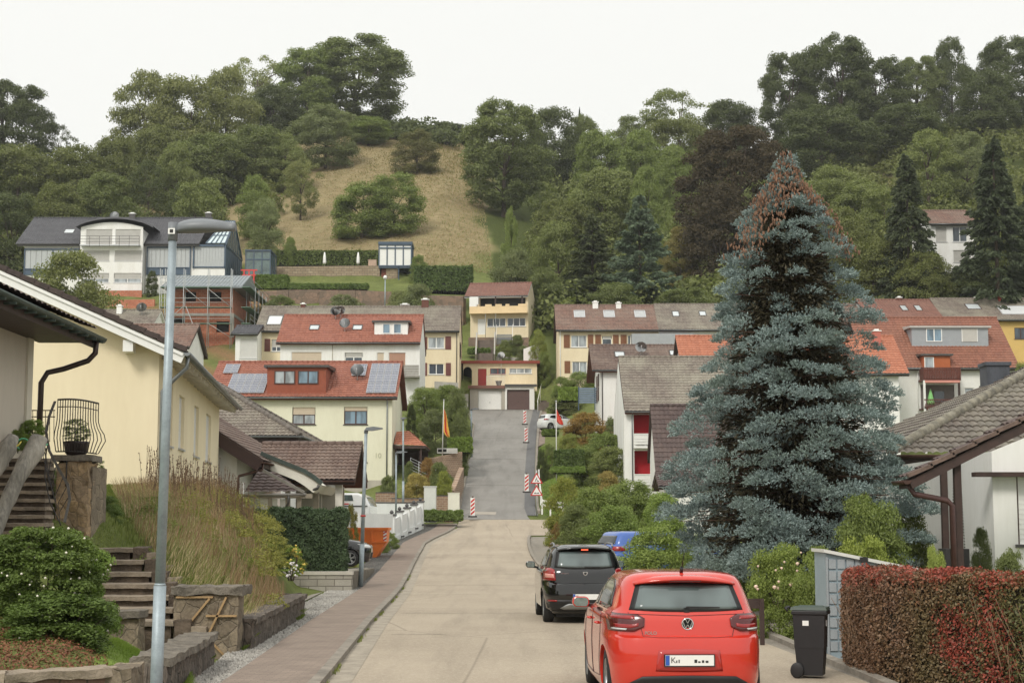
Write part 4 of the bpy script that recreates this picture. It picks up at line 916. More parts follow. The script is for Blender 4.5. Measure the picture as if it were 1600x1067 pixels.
# right wing with glass roof and glazed gable
wx0, wx1 = lx(303), lx(352)
mb = MB(); mb.box(wx0, -.15, lz(460), wx1, -.01, lz(420)); mb.build('wing_wall', WHITE, L)
mb = MB(); mb.box(wx0, -.3, lz(419), wx1, -.16, lz(417)); mb.box(wx0, -.3, lz(386), wx1, -.16, lz(382.5)); mb.box(wx1 - .1, -.3, lz(420), wx1 + .1, -.12, lz(383)); mb.box(wx0 - .1, -.3, lz(420), wx0 + .1, -.12, lz(383)); o = mb.build('wing_window', BLUEF, L)
mb = MB(); n = 10
for i in range(n): mb.box(wx0 + .1 + (wx1 - wx0 - .2) * i / n, -.14, lz(417), wx0 + .1 + (wx1 - wx0 - .2) * (i + .94) / n, -.04 - .02 * (i % 2), lz(386))
mb.build('blind', BLS, o)
mb = MB(); mb.quad((lx(322), -.3, lz(381.5)), (wx1, -.3, lz(381.5)), (wx1 + .0, 6, lz(346, 211)), (lx(338), 6, lz(346, 211))); mb.build('glass_roof', M('bright_roof_glass', (196, 212, 214), .1, .08, 1, spec=.8), L)
mb = MB()
for t in (0, .25, .5, .75, 1):
 A = Vector((lx(322) + (wx1 - lx(322)) * t, -.32, lz(381.5) + .06)); B = Vector((lx(338) + (wx1 - lx(338)) * t, 6, lz(346, 211) + .06)); mb.bar(A, B, .1, .12)
for t in (.0, .35, .7, 1.0):
 A = Vector((lx(322), -.32, lz(381.5) + .06)).lerp(Vector((lx(338), 6, lz(346, 211) + .06)), t); B = Vector((wx1, -.32, lz(381.5) + .06)).lerp(Vector((wx1, 6, lz(346, 211) + .06)), t); mb.bar(A, B, .1, .1)
mb.build('glazing_bar', BLUEF, L)
xe = wx1 + .05; ez = lz(383); rzt = lz(346, 211)
GG = M('green_tinted_glass', (104, 124, 122), .12, .3, .8, spec=.8)
mb = MB(); mb.poly([(xe, 0, ez), (xe, 12, ez), (xe, 6, rzt)]); mb.build('gable_glazing', GG, L)
mb = MB(); mb.quad((xe, 0, -3), (xe, 12, -3), (xe, 12, ez), (xe, 0, ez)); mb.build('side_cladding', M('blue_grey_cladding', (84, 100, 112), .6, .1, 1, streak=True), L)
mb = MB()
for k_ in range(9):
 y = 12 * k_ / 8; z1 = ez + (rzt - ez) * (1 - abs(y - 6) / 6); mb.box(xe, y - .06, -2, xe + .08, y + .06, z1)
mb.bar((xe + .05, -.3, ez), (xe + .05, 6, rzt), .16, .2); mb.bar((xe + .05, 12.3, ez), (xe + .05, 6, rzt), .16, .2); mb.box(xe, 0, ez - .12, xe + .1, 12, ez + .12); mb.build('gable_frame', BLUEF, L)
# glass cube beside it
gc = thing('conservatory', 'small blue framed glass conservatory beside the hillside house', 'conservatory', (qx(384, 208), 208, PZ(430, 208)))
W2 = PX(423, 208) - PX(384, 208); H2 = PZ(392, 208) - PZ(430, 208)
mb = MB(); mb.box(.05, .05, -2, W2 - .05, 5, H2 - .1); mb.build('glazing', GG, gc)
mb = MB()
for x in (0, W2 * .33, W2 * .66, W2): mb.box(x - .06, -.02, -2, x + .06, .1, H2)
for z in (H2 * .62, H2 - .1, -.2): mb.box(0, -.04, z, W2, .08, z + .16)
for y in (1.6, 3.3, 5): mb.box(W2 - .02, y - .06, -2, W2 + .08, y + .06, H2)
mb.box(-.1, -.1, H2, W2 + .1, 5.1, H2 + .15); mb.build('frame', BLUEF, gc)
# red garden gate
tg = thing('garden_gate', 'small bright red wooden garden gate beside the scaffold', 'gate', (PX(384, 200), 200, PZ(447, 200)))
REDG = M('bright_red_paint', (206, 60, 56), .5, .06, 3); W3 = 26 * .08
for s_ in (-1, 1): mb = MB(); mb.box(s_ * .62 - .08, -.08, -1, s_ * .62 + .08, .08, 2.0); mb.build('post', REDG, tg)
for z_, w_ in ((1.95, 1.05), (1.3, .85)): mb = MB(); mb.box(-w_, -.07, z_, w_, .07, z_ + .16); mb.build('beam', REDG, tg)
mb = MB(); mb.box(-.07, -.05, 1.46, .07, .05, 1.95); mb.build('strut', REDG, tg)
Ym = 185.0; BRK = brick_mat('orange_hollow_brick', (202, 126, 94), (184, 108, 80), (190, 160, 140), .5, .25, .02, .01)
sh = thing('brick_shell', 'unfinished orange brick house with grey metal roof inside scaffolding', 'building', (PX(262, Ym), Ym, PZ(527, Ym)))
so = Vector(sh.location); sxx = lambda p, Y=Ym: PX(p, Y) - so.x; szz = lambda p, Y=Ym: PZ(p, Y) - so.z
w = sxx(360); hh = szz(451)
hs = [(sxx(282), szz(471), sxx(301), szz(456)), (sxx(320), szz(471), sxx(341), szz(456)), (sxx(334), szz(519), sxx(354), szz(502)), (sxx(264), szz(512), sxx(284), szz(496))]
mb = MB(); facade(mb, (0, 0, 0), (1, 0, 0), w, hh, hs, .36); mb.quad((w, 0, -3), (w, 14, -3), (w, 14, hh), (w, 0, hh)); mb.quad((0, 0, -3), (0, 14, -3), (0, 14, hh), (0, 0, hh)); mb.quad((0, 0, -3), (w, 0, -3), (w, 0, 0), (0, 0, 0)); mb.build('wall', BRK, sh)
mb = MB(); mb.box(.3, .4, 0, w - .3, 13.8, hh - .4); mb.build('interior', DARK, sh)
mb = MB(); mb.box(-.1, -.12, szz(494), w + .1, 14, szz(489.5)); mb.box(w - .25, -.14, 0, w + .12, .2, szz(494)); mb.build('floor_slab', CONC, sh)
mb = MB(); zt = szz(430, Ym + 4); mb.prism([(-1.3, hh - .1), (-1.3, hh + .12), (5, zt + .1), (11, hh + .4), (11, hh)], 'x', sxx(250), sxx(377)); mb.build('roof', M('grey_sheet_roof', (140, 148, 152), .45, .1, 2, metal=.3), sh)
mb = MB()
for i in range(24):
 x = sxx(251) + (sxx(376) - sxx(251)) * i / 23; mb.bar((x, -1.3, hh + .14), (x, 5, zt + .14), .06, .06)
mb.build('roof_seam', M('grey_sheet_roof'), sh)
sc = thing('scaffold', 'grey tube scaffold with green decks around the brick shell', 'scaffold', (so.x, so.y, so.z))
ST = M('galvanised_tube', (170, 174, 172), .45, .06, 4, metal=.4); GD = M('green_deck', (98, 128, 112), .7, .15, 3)
fr = [sxx(p) for p in (250, 258, 287, 325, 361)]; z1 = szz(424)
for y_ in (-2.1, -1.2):
 for x in fr: mb = MB(); mb.tube([(x, y_, -2.5), (x, y_, z1)], .05, 6); mb.build('standard', ST, sc)
sd = [1.5, 4.2, 7, 9.8, 12.6]
for y in sd:
 for x in (w + 1.3, w + 2.3): mb = MB(); mb.tube([(x, y, -2.5), (x, y, szz(446))], .05, 6); mb.build('standard', ST, sc)
for z in (szz(508), szz(483), szz(452)):
 mb = MB(); mb.box(fr[0], -2.1, z - .08, fr[-1], -1.2, z); mb.box(w + 1.3, -2.1, z - .08, w + 2.3, 12.6, z); mb.build('deck', GD, sc)
 mb = MB()
 for h_ in (.5, 1.0): mb.tube([(fr[0], -2.12, z + h_), (fr[-1], -2.12, z + h_)], .03, 6); mb.tube([(w + 2.32, -2, z + h_), (w + 2.32, 12.6, z + h_)], .03, 6)
 mb.build('guard_rail', ST, sc)
for (x0, z0, x1, z1_) in ((fr[1], szz(508), fr[2], szz(483)), (fr[3], szz(483), fr[2], szz(452)), (fr[3], szz(508), fr[4], szz(530)), (fr[4], szz(483), fr[3], szz(455))):
 mb = MB(); mb.tube([(x0, -2.14, z0), (x1, -2.14, z1_)], .035, 6); mb.build('brace', ST, sc)
mb = MB(); mb.bar((sxx(292), -2.3, szz(483)), (sxx(304), -2.3, szz(512)), .3, .06); mb.build('ladder', ALU, sc)
DRY = brick_mat('sandstone_wall', (176, 160, 136), (152, 134, 110), (120, 108, 92), .7, .32, .03, .02)
def wallseg(name, label, pts, h0, mat, th=.5, cap=None, cat='wall', drop=2.0, cth=.08):
 """wall along world points (x,y,ztop)"""
 o = Vector(pts[0]); t = thing(name, label, cat, o)
 mb = MB(); cb = MB()
 for a, b in zip(pts[:-1], pts[1:]):
  a = Vector(a) - o; b = Vector(b) - o; d = (b - a); d.z = 0; n = Vector((-d.y, d.x, 0)).normalized() * th / 2
  for m_, z_lo, z_hi, s_ in ((mb, -h0 - drop, 0, 1),) + (((cb, .0, cth, 1.15),) if cap else ()):
   c = [a - n * s_ + Vector((0, 0, z_lo)), b - n * s_ + Vector((0, 0, z_lo)), b + n * s_ + Vector((0, 0, z_lo)), a + n * s_ + Vector((0, 0, z_lo))]
   e = [a - n * s_ + Vector((0, 0, z_hi)), b - n * s_ + Vector((0, 0, z_hi)), b + n * s_ + Vector((0, 0, z_hi)), a + n * s_ + Vector((0, 0, z_hi))]
   m_.poly(c); m_.poly(e)
   for i in range(4): m_.quad(c[i], c[(i + 1) % 4], e[(i + 1) % 4], e[i])
 mb.build('masonry', mat, t)
 if cap: cb.build('coping', cap, t)
 return t
wallseg('retaining_wall', 'long sandstone terrace wall below the two folded white parasols', [P(422, 417, 215), P(594, 415.5, 215)], 1.6, DRY, .6)
RUB = stone_mat('red_rubble', (160, 132, 112), (122, 108, 94), (116, 102, 88), 2.2, .03, edge=.04)
for (lab, A, B) in (('reddish rubble retaining wall below the low hedge', (404, 456, 199.5), (500, 453.5, 199.5)), ('right part of the rubble retaining wall above the cream house', (500, 454, 199.2), (612, 456.5, 199))):
 t = wallseg('rubble_wall', lab, [P(*A), P((A[0] + B[0]) / 2, (A[1] + B[1]) / 2 - 1, A[2] - .3), P(*B)], 1.6, RUB, .9)
wallseg('rubble_wall', 'rubble wall right of the street lamp on the slope', [P(660, 462, 196), P(726, 463, 194)], 1.8, RUB, .9)
wallseg('brick_wall', 'upper red terrace wall under the hillside house', [P(150, 454.5, 203), P(222, 454, 203)], .9, BRK, .4); wallseg('brick_wall', 'lower red terrace wall left of the scaffold', [P(150, 469, 199), P(242, 468, 199)], .7, BRK, .4)
for px, lab in ((507, 'folded white parasol on the terrace, farther from the pavilion'), (559.5, 'folded white parasol on the terrace, nearer the pavilion')):
 p = P(px, 415.5, 216.5); t = thing('parasol', lab, 'parasol', p, 0, 'folded white parasols'); mb = MB(); mb.tube([(0, 0, 0), (0, 0, 1.9)], .04, 6); mb.build('pole', ALU, t)
 mb = MB(); mb.lathe([(.2, .25), (.24, .5), (.2, 1.2), (.08, 1.85), (.02, 1.9)], (0, 0, 0), 10); mb.build('canopy', PVC, t)
pv = thing('garden_pavilion', 'blue framed garden pavilion with white panels on the terrace', 'pavilion', P(592, 416, 214)); po = Vector(pv.location)
fx = lambda p: PX(p, 214) - po.x; fz = lambda p: PZ(p, 214) - po.z; w = fx(640.5)
mb = MB(); mb.box(.05, .05, .0, w - .05, 4, fz(382)); mb.build('room', PVC, pv)
mb = MB()
for x in (0, .25 * w, .5 * w, .75 * w, w): mb.box(x - .07, -.06, -.05, x + .07, .06, fz(381))
for z in (0, fz(388), fz(383)): mb.box(0, -.08, z - .05, w, .05, z + .12)
mb.box(-.1, -.15, fz(382), w + .15, 4.1, fz(378)); mb.box(-.05, 0, -.25, w + .05, 4, 0)
for y in (1.3, 2.6, 4): mb.box(w - .02, y - .05, 0, w + .06, y + .05, fz(381))
mb.box(w * .6, 0, -2.2, w * .6 + .12, .12, 0); mb.box(w - .1, 0, -2.2, w, .12, 0); mb.build('frame', BLUEF, pv)
mb = MB(); mb.box(.3, .6, -2.3, w * .22, .7, -.3); mb.build('door', M('rust_door', (120, 64, 48), .7, .2, 3), pv)
mb = MB(); mb.box(w * .22, .3, -2.3, w * .58, 1.2, -.25); mb.build('stone_pier', DRY, pv)
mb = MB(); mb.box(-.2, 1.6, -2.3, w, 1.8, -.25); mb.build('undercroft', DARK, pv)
bn = thing('stone_bench', 'pale stone block on the terrace left of the pavilion', 'block', P(582, 415.5, 215.5)); mb = MB(); mb.box(-.55, -.3, 0, .55, .3, .75); mb.box(-.6, -.35, .75, .6, .35, .82); mb.build('block', M('pink_stone', (190, 164, 146), .9, .1, 3), bn)
GALV = M('galvanised_steel', (160, 172, 178), .5, .14, 6, metal=.3)
lp = thing('street_lamp', 'thin street lamp with round head on the terraced slope', 'street lamp', P(601.5, 478, 196)); mb = MB(); mb.tube([(0, 0, -1), (0, 0, 3.4)], .07, 8); mb.build('pole', GALV, lp); mb = MB(); mb.lathe([(.05, 3.3), (.22, 3.4), (.24, 3.65), (.1, 3.8)], (0, 0, 0), 12); mb.build('lamp_head', PVC, lp)
# walls, steps and pieces around the top of the street
STEP = M('stone_steps', (120, 108, 98), .9, .2, 2, .01)
st = thing('garden_steps', 'long narrow stone steps climbing right of the garages', 'steps', (PX(849, 166), 166, 13.2)); so_ = Vector(st.location)
mb = MB()
for i in range(26):
 y0 = i * .75; z0 = .25 + i * .24; x = (PX(849 + i * .9, 166 + y0) - so_.x); mb.box(x - .75, y0, z0 - 2, x + .75, y0 + .76, z0)
mb.build('treads', STEP, st); mb = MB()
for i in (0, 6, 12): x = PX(846.5 + i * .6, 166 + i * .75) - so_.x - .4; mb.tube([(x, i * .75, .2 + i * .24), (x, i * .75, 1.5 + i * .24)], .03, 6)
mb.tube([(PX(846, 166) - so_.x - .4, 0, 1.4), (PX(853, 175) - so_.x - .4, 9, 4.4)], .03, 6); mb.build('handrail', PVC, st)
gs = thing('garden_steps', 'grey steps below the cream gable left of the garages', 'steps', (PX(720, 166), 166, 14)); mb = MB()
for i in range(9): mb.box(-1.4, i * .3, -1, .7, i * .3 + .3, .0 + i * .2)
mb.build('treads', CONC, gs)
wallseg('retaining_wall', 'grey block wall under the cream house left of the garages', [P(679, 596, 163.5), P(716, 598, 163.5)], 1.2, CONC, .4)
us = thing('garden_steps', 'pale garden steps between lawn and small cream house', 'steps', P(758, 562, 180)); mb = MB()
for i in range(10): mb.box(-.9, i * .45, -1, .9, i * .45 + .45, i * .3)
mb.build('treads', STEP, us); mb = MB()
for s_ in (-1, 1): mb.bar((s_ * 1.05, 0, .3), (s_ * 1.05, 4.5, 3.3), .15, .8)
mb.build('side_wall', CONC, us)
wallseg('retaining_wall', 'low pale wall across the garden under the small cream house', [P(775, 557, 181), P(815, 559, 181)], .6, CONC, .3)
wallseg('retaining_wall', 'dark stone wall under the small cream house', [P(732, 527.5, 186.5), P(826, 527.5, 186.5)], 1.0, RUB, .5)
fs = thing('flight_of_steps', 'small metal steps up to the small cream house', 'steps', P(788, 536, 184)); mb = MB()
for i in range(7): mb.box(-.9, i * .28, i * .2 - .1, .9, i * .28 + .3, i * .2)
mb.build('treads', ZINC, fs)
for x in (-.95, .95): mb = MB(); mb.tube([(x, 0, -.3), (x, 0, 1.0), (x, 2, 2.4)], .03, 6); mb.build('handrail', PVC, fs)
wp = thing('storage_tank', 'tilted white board in the garden right of the small steps', 'board', P(830, 565, 176)); mb = MB(); mb.prism([(-.85, -.2), (.85, -.3), (.85, 1.9), (.6, 1.95), (-.85, 1.4)], 'y', 0, .15); mb.build('board', PVC, wp)
bp = thing('fence', 'blue grey fence panel beside the white brown roofed house', 'fence', P(904, 632, 141)); mb = MB()
for i in range(7): mb.box(0, 0, .12 + i * .2, 2.9, .04, .29 + i * .2)
mb.build('panel', M('blue_grey_planks', (126, 142, 158), .7, .1, 3), bp)
for x in (0, 1.45, 2.9): mb = MB(); mb.box(x - .04, -.05, -.5, x + .04, .08, 1.6); mb.build('post', BLUEF, bp)
RZQ = math.atan(.1)
Q = thing('house', 'large yellow rendered house with white bargeboard behind the street lamp', 'house', (-.2216 * 42, 42, 2.6), RZQ)
SOFF = M('white_soffit_boards', (214, 208, 194), .8, .12, 3, .002)
zr = 9.34 - 2.6; ze = 6.37 - 2.6; xe = .68
def ploc(root, p):   # world -> local of a root turned about z
 return (Matrix.Translation(root.location) @ Matrix.Rotation(root.rotation_euler.z, 4, 'Z')).inverted() @ Vector(p)
def yq(px): return (.1216 * 42 / ((800 - px) / F - .1) - 42) * 1.005
mb = MB(); LQ = yq(342)
wins = [(264.5, 269, 588, 697), (279, 287.2, 619, 701), (303, 310.2, 635, 713), (321.8, 329.6, 648, 721.5)]
hs = []
for a, b, c, d in wins:
 y0, y1 = yq(a), yq(b); Ym_ = 42 + (y0 + y1) / 2; hs.append((y0, PZ(d, Ym_) - 2.6, y1, PZ(c, Ym_) - 2.6))
hwq = ze + .45 * xe
facade(mb, (0, 0, 0), (0, 1, 0), LQ, hwq - .05, hs, .22, (-1, 0, 0)); mb.quad((0, 0, -2), (0, LQ, -2), (0, LQ, 0), (0, 0, 0))
mb.poly([(-12, 0, -2), (0, 0, -2), (0, 0, hwq - .05), (-6, 0, zr - .1), (-12, 0, hwq - .05)]); mb.poly([(-12, LQ, -2), (0, LQ, -2), (0, LQ, hwq - .05), (-6, LQ, zr - .1), (-12, LQ, hwq - .05)]); mb.quad((-12, 0, -2), (-12, LQ, -2), (-12, LQ, hwq), (-12, 0, hwq))
mb.build('wall', YELL, Q)
for q in hs:
 window(Q, (0, q[0], q[1]), (0, 1, 0), (-1, 0, 0), q[2] - q[0], q[3] - q[1], n=1, bl=1, blind=M('white_blind', (224, 223, 220), .6, .04), dep=.12)
for s_, x_ in ((1, xe), (-1, -12 - xe)):
 pts = ((x_, LQ + .4, ze), (x_, -.55, ze), (-6, -.55, zr), (-6, LQ + .4, zr)) if s_ > 0 else ((x_, -.55, ze), (x_, LQ + .4, ze), (-6, LQ + .4, zr), (-6, -.55, zr))
 tile_sheet('roof' if s_ > 0 else 'rear_roof', pts, T_DKBROWN, Q, lift=.1)
mb = MB(); mb.prism([(-12 - xe, ze - .02), (-6, zr - .02), (xe, ze - .02), (xe, ze + .09), (-6, zr + .1), (-12 - xe, ze + .09)], 'y', -.53, LQ + .35); mb.build('soffit', SOFF, Q)
mb = MB()
for s_ in (-1, 1):
 A = Vector((-6, -.58, zr - .1)); B = Vector((-6 + s_ * (6 + xe), -.58, ze - .1)); mb.bar(A, B, .05, .26); mb.bar(A + Vector((0, -.05, .1)), B + Vector((0, -.05, .1)), .04, .08)
mb.build('bargeboard', PVC, Q)
mb = MB(); n = 19
for s_ in (-1, 1):
 for i in range(n):
  a = Vector((-6, -.6, zr + .13)).lerp(Vector((-6 + s_ * (6 + xe + .05), -.6, ze + .13)), i / n); b = Vector((-6, -.6, zr + .13)).lerp(Vector((-6 + s_ * (6 + xe + .05), -.6, ze + .13)), (i + 1.12) / n)
  mb.bar(a + Vector((0, 0, -.01)), b + Vector((0, 0, .035)), .14, .13)
mb.build('verge_tile', M('dark_verge_tile', (78, 66, 62), .8, .25, 5, .004), Q)
gutter(Q, (xe + .1, -.62, ze + .06), (xe + .1, LQ + .4, ze + .06), ZINC, .085)
mb = MB(); mb.tube([(xe + .08, -.2, ze - .02), (xe + .06, -.2, ze - .3), (.25, -.05, ze - .75), (.1, .02, ze - .9), (.1, .02, -1)], .055, 10); mb.build('downpipe', ZINC, Q)
for y in np.arange(.6, LQ, 1.1): mb = MB(); mb.bar((-.02, y, hwq - .22), (xe - .03, y, ze - .08), .12, .16); mb.build('rafter_end', SOFF, Q)
for x in (-3.1, -.75 - .0): mb = MB(); zz = ze + .45 * (xe - x) - .4; mb.box(x - .13, -.52, zz - .16, x + .13, 0, zz + .14); mb.build('purlin_end', PVC, Q)
Zh = thing('house', 'beige house at the left edge with brown eave and green grey gutter', 'house', (-9.2, 30.4, 3.0));
BEI = M('beige_render', (206, 196, 182), .9, .06, .8, .002, streak=True); DBR = M('dark_brown_boards', (70, 50, 44), .6, .25, 4, .004); GGUT = M('patina_gutter', (74, 86, 80), .5, .2, 5, metal=.3)
mb = MB(); mb.box(-7, -9, -1.5, 0, 0, 2.75); mb.build('wall', BEI, Zh)
mb = MB(); mb.box(.003, -.28, -1.4, .05, .04, 2.7); mb.build('corner_board', M('cream_board', (214, 206, 190), .7, .06), Zh)
mb = MB(); mb.prism([(1.0, 2.52), (1.0, 2.68), (-5, 5.1), (-5, 4.9)], 'y', -9, .75); mb.box(-.02, -9, 2.5, 1.0, .6, 2.53); mb.build('soffit', DBR, Zh)
tile_sheet('roof', ((1.05, -9, 2.72), (1.05, .8, 2.72), (-5, .8, 5.14), (-5, -9, 5.14)), T_DKBROWN, Zh)
mb = MB(); mb.bar((1.03, .78, 2.55), (-5, .78, 4.98), .04, .24); mb.box(.98, -9, 2.42, 1.02, .78, 2.7); mb.build('fascia', DBR, Zh)
gutter(Zh, (1.12, -9, 2.66), (1.12, .95, 2.62), GGUT, .095)
mb = MB()
for y in np.arange(-6, .9, .55): mb.box(1.02, y, 2.5, 1.23, y + .03, 2.545 + .0)
mb.build('gutter_bracket', GGUT, Zh)['kind'] = 'stuff'
mb = MB(); mb.tube([(1.1, .6, 2.55), (1.08, .6, 2.3), (.95, .58, 2.15), (.5, .5, 1.98), (.22, .4, 1.9), (.12, .35, 1.7), (.11, .35, -.2)], [.05, .055, .055, .055, .055, .055, .055], 12); mb.build('downpipe', M('brown_downpipe', (66, 52, 46), .4, .15, 5, metal=.3), Zh)
R1 = thing('house', 'small white house with broad brown bargeboard right of the yellow house', 'house', (PX(371, 62), 62, .6)); ro = Vector(R1.location)
r_x = lambda p, Y=62: PX(p, Y) - ro.x; r_z = lambda p, Y=62: PZ(p, Y) - ro.z
mb = MB(); A = (r_x(411), r_z(722)); sl = (r_z(679) - r_z(722)) / (r_x(411) - r_x(342)); xr = -4.5; zr_ = A[1] + sl * (A[0] - xr)
mb.poly([(-9, 0, -1), (0, 0, -1), (0, 0, A[1] + sl * A[0] - .1), (xr, 0, zr_ - .1), (-9, 0, A[1] + .3)]); mb.quad((0, 0, -1), (0, 12, -1), (0, 12, A[1] + sl * A[0] - .1), (0, 0, A[1] + sl * A[0] - .1)); mb.build('wall', WHITE, R1)
mb = MB(); mb.prism([(A[0], A[1] - .22), (A[0], A[1]), (xr, zr_), (-10, A[1]), (-10, A[1] - .22), (xr, zr_ - .22)], 'y', -.5, 12); mb.build('roof_boards', DBR, R1)
mb = MB(); mb.bar((A[0], -.55, A[1] - .14), (xr, -.55, zr_ - .14), .06, .5); mb.build('bargeboard', M('plum_brown_board', (74, 54, 52), .6, .12, 4), R1)
tile_sheet('roof', ((A[0], 12, A[1] + .02), (A[0], -.6, A[1] + .02), (xr, -.6, zr_ + .02), (xr, 12, zr_ + .02)), T_BROWN, R1)
gutter(R1, (A[0] + .08, -.6, A[1]), (A[0] + .08, 12, A[1]), COPPER)
mb = MB(); x0 = r_x(418); mb.tube([(A[0] + .05, -.3, A[1] - .05), (A[0] + .05, -.35, A[1] - .3), (r_x(377), -.4, r_z(744)), (r_x(376), -.4, r_z(752)), (r_x(376), -.4, -.8)], .055, 8); mb.build('downpipe', COPPER, R1)
mb = MB(); mb.tube([(r_x(383), -.3, r_z(754)), (r_x(383), -.3, -.5)], .05, 8); mb.build('drain_pipe', PVC, R1)
# lean-to with dark tiles in front of it
lt = thing('lean_to', 'dark tiled lean-to roof on pale posts above the clipped hedge', 'lean-to', (PX(388, 58), 58, .5)); lo2 = Vector(lt.location)
gx = lambda p: PX(p, 58) - lo2.x; gzz = lambda p: PZ(p, 58) - lo2.z
tile_sheet('roof', ((gx(384), -.3, gzz(772)), (gx(478), -.3, gzz(771)), (gx(418), 1.8, gzz(736)), (gx(392), 1.8, gzz(736))), M('dk', ) if False else T_DKBROWN, lt, .3, .34)
mb = MB(); mb.bar((gx(414), -.35, gzz(735)), (gx(479), -.45, gzz(769.5)), .12, .1); mb.tube([(gx(384), -.45, gzz(774)), (gx(482), -.45, gzz(772.5))], .05, 8); mb.build('gutter', M('pale_grey_gutter', (140, 136, 130), .5, .15, 4, metal=.4), lt)
mb = MB(); mb.box(gx(384), -.3, gzz(777), gx(480), -.15, gzz(773.5)); mb.box(gx(384), 1.6, gzz(777), gx(480), 1.75, gzz(770)); mb.build('beam', M('weathered_beam', (150, 140, 124), .8, .15, 4), lt)
for p in (391, 425, 452, 470): mb = MB(); mb.box(gx(p) - .07, -.28, -.8, gx(p) + .07, -.14, gzz(776)); mb.build('post', MATS['weathered_beam'], lt)
mb = MB(); mb.tube([(gx(455), -.45, gzz(774)), (gx(454), -.4, gzz(786)), (gx(449), -.3, gzz(795)), (gx(449), -.3, -.3)], .045, 8); mb.build('downpipe', DKZINC, lt)
for (a, b_, y_) in ((397, 424, 1.7), (428, 441, 1.7)): mb = MB(); mb.box(gx(a), y_, -.5, gx(b_), y_ + .08, gzz(778)); mb.build('back_wall', WHITE, lt)
# roof with white soffit between
w2 = thing('carport', 'carport roof with curved white soffit and grey green edge', 'carport', (PX(416, 64), 64, .5)); wo2 = Vector(w2.location); hx = lambda p: PX(p, 64) - wo2.x; hz = lambda p: PZ(p, 64) - wo2.z
edge = [(hx(408), hz(710)), (hx(440), hz(723)), (hx(475), hz(737)), (hx(490), hz(746)), (hx(504), hz(757))]
mb = MB(); mb.prism([(x, z - .02) for x, z in edge] + [(x - .35, z - .32) for x, z in edge[::-1]], 'y', 0, 7); mb.build('soffit', M('off_white_soffit', (222, 218, 206), .8, .06), w2)
mb = MB()
for a, b_ in zip(edge[:-1], edge[1:]): mb.bar((a[0], -.05, a[1] + .05), (b_[0], -.05, b_[1] + .05), .12, .16); mb.box(0, 0, 0, .01, .01, .01) if False else None
mb.build('roof_edge', GGUT, w2)
mb = MB(); mb.tube([(hx(499), -.05, hz(758)), (hx(497), -.05, hz(763)), (hx(480), .2, hz(768.5))], .06, 8); mb.build('downpipe', DKZINC, w2)
mb = MB(); mb.box(hx(485), 1.2, -.6, hx(493), 1.5, hz(758)); mb.box(hx(440), 1.2, -.6, hx(447), 1.5, hz(750)); mb.build('pillar', MATS['weathered_beam'], w2)
mb = MB(); mb.box(hx(452), 4, -.6, hx(485), 4.2, hz(762)); mb.build('back_wall', GREYR, w2)
# brown tiled carport
T = House('carport', 'carport with brown pantile roof on a white pillar before the lime house', 440, 549, 66, 5, 885, 756, 700.5, GREYR, T_BROWN, roofx=(392, 555), cat='carport', ovf=.4, tw=.2, th=.3, roof=True, gut=COPPER)
bpy.data.objects.remove(T.wallo)
pb = M('white_pillar', (218, 214, 204), .8, .06, 2)
for p in (530, 401): mb = MB(); mb.box(T.lx(p) - .14, .0, -.2, T.lx(p) + .14, .28, T.h + .1); mb.build('pillar', pb, T.root)
mb = MB(); mb.box(T.lx(440), 4.6, -.5, T.lx(520), 4.8, T.h); mb.build('back_wall', GREYR, T.root)
# hip roofed grey house
hS = thing('house', 'house with grey hipped roof and dark eaves behind the brown carport', 'house', (-10.3, 78, .9)); e_ = 6.22 - .9; ap = 9.95 - .9
tile_sheet('roof', ((-16, 0, e_), (0, 0, e_), (-6.5, 6.5, ap), (-16, 6.5, ap)), T_GREYB, hS, .2, .33)
tile_sheet('roof', ((0, 0, e_), (0, 13, e_), (-6.5, 6.5, ap)), T_GREYB, hS, .2, .33)
tile_sheet('rear_roof', ((0, 13, e_), (-16, 13, e_), (-16, 6.5, ap), (-6.5, 6.5, ap)), T_GREYB, hS, .4, .6, nu=2)
mb = MB(); ridge_caps(mb, (0, 0, e_ + .08), (-6.5, 6.5, ap + .1)); ridge_caps(mb, (0, 13, e_ + .08), (-6.5, 6.5, ap + .1)); ridge_caps(mb, (-6.5, 6.5, ap + .08), (-16, 6.5, ap + .08)); mb.build('hip_tiles', M('hip_tile_grey', (118, 110, 102), .8, .25, 4), hS)
mb = MB(); mb.box(-16, .1, e_ - .42, -.12, 12.9, e_ - .02); mb.build('eaves_board', DBR, hS); mb = MB(); mb.box(-16, 1, -1, -1, 12, e_ - .42); mb.build('wall', WHITE, hS)
gutter(hS, (-16, -.05, e_ + .02), (.1, -.05, e_ + .02), ZINC); gutter(hS, (.08, -.05, e_ + .02), (.08, 13, e_ + .02), ZINC)
mb = MB(); mb.box(-2.3, .0, e_ - .9, -2.15, .14, e_ - .3); mb.build('bracket', PVC, hS)
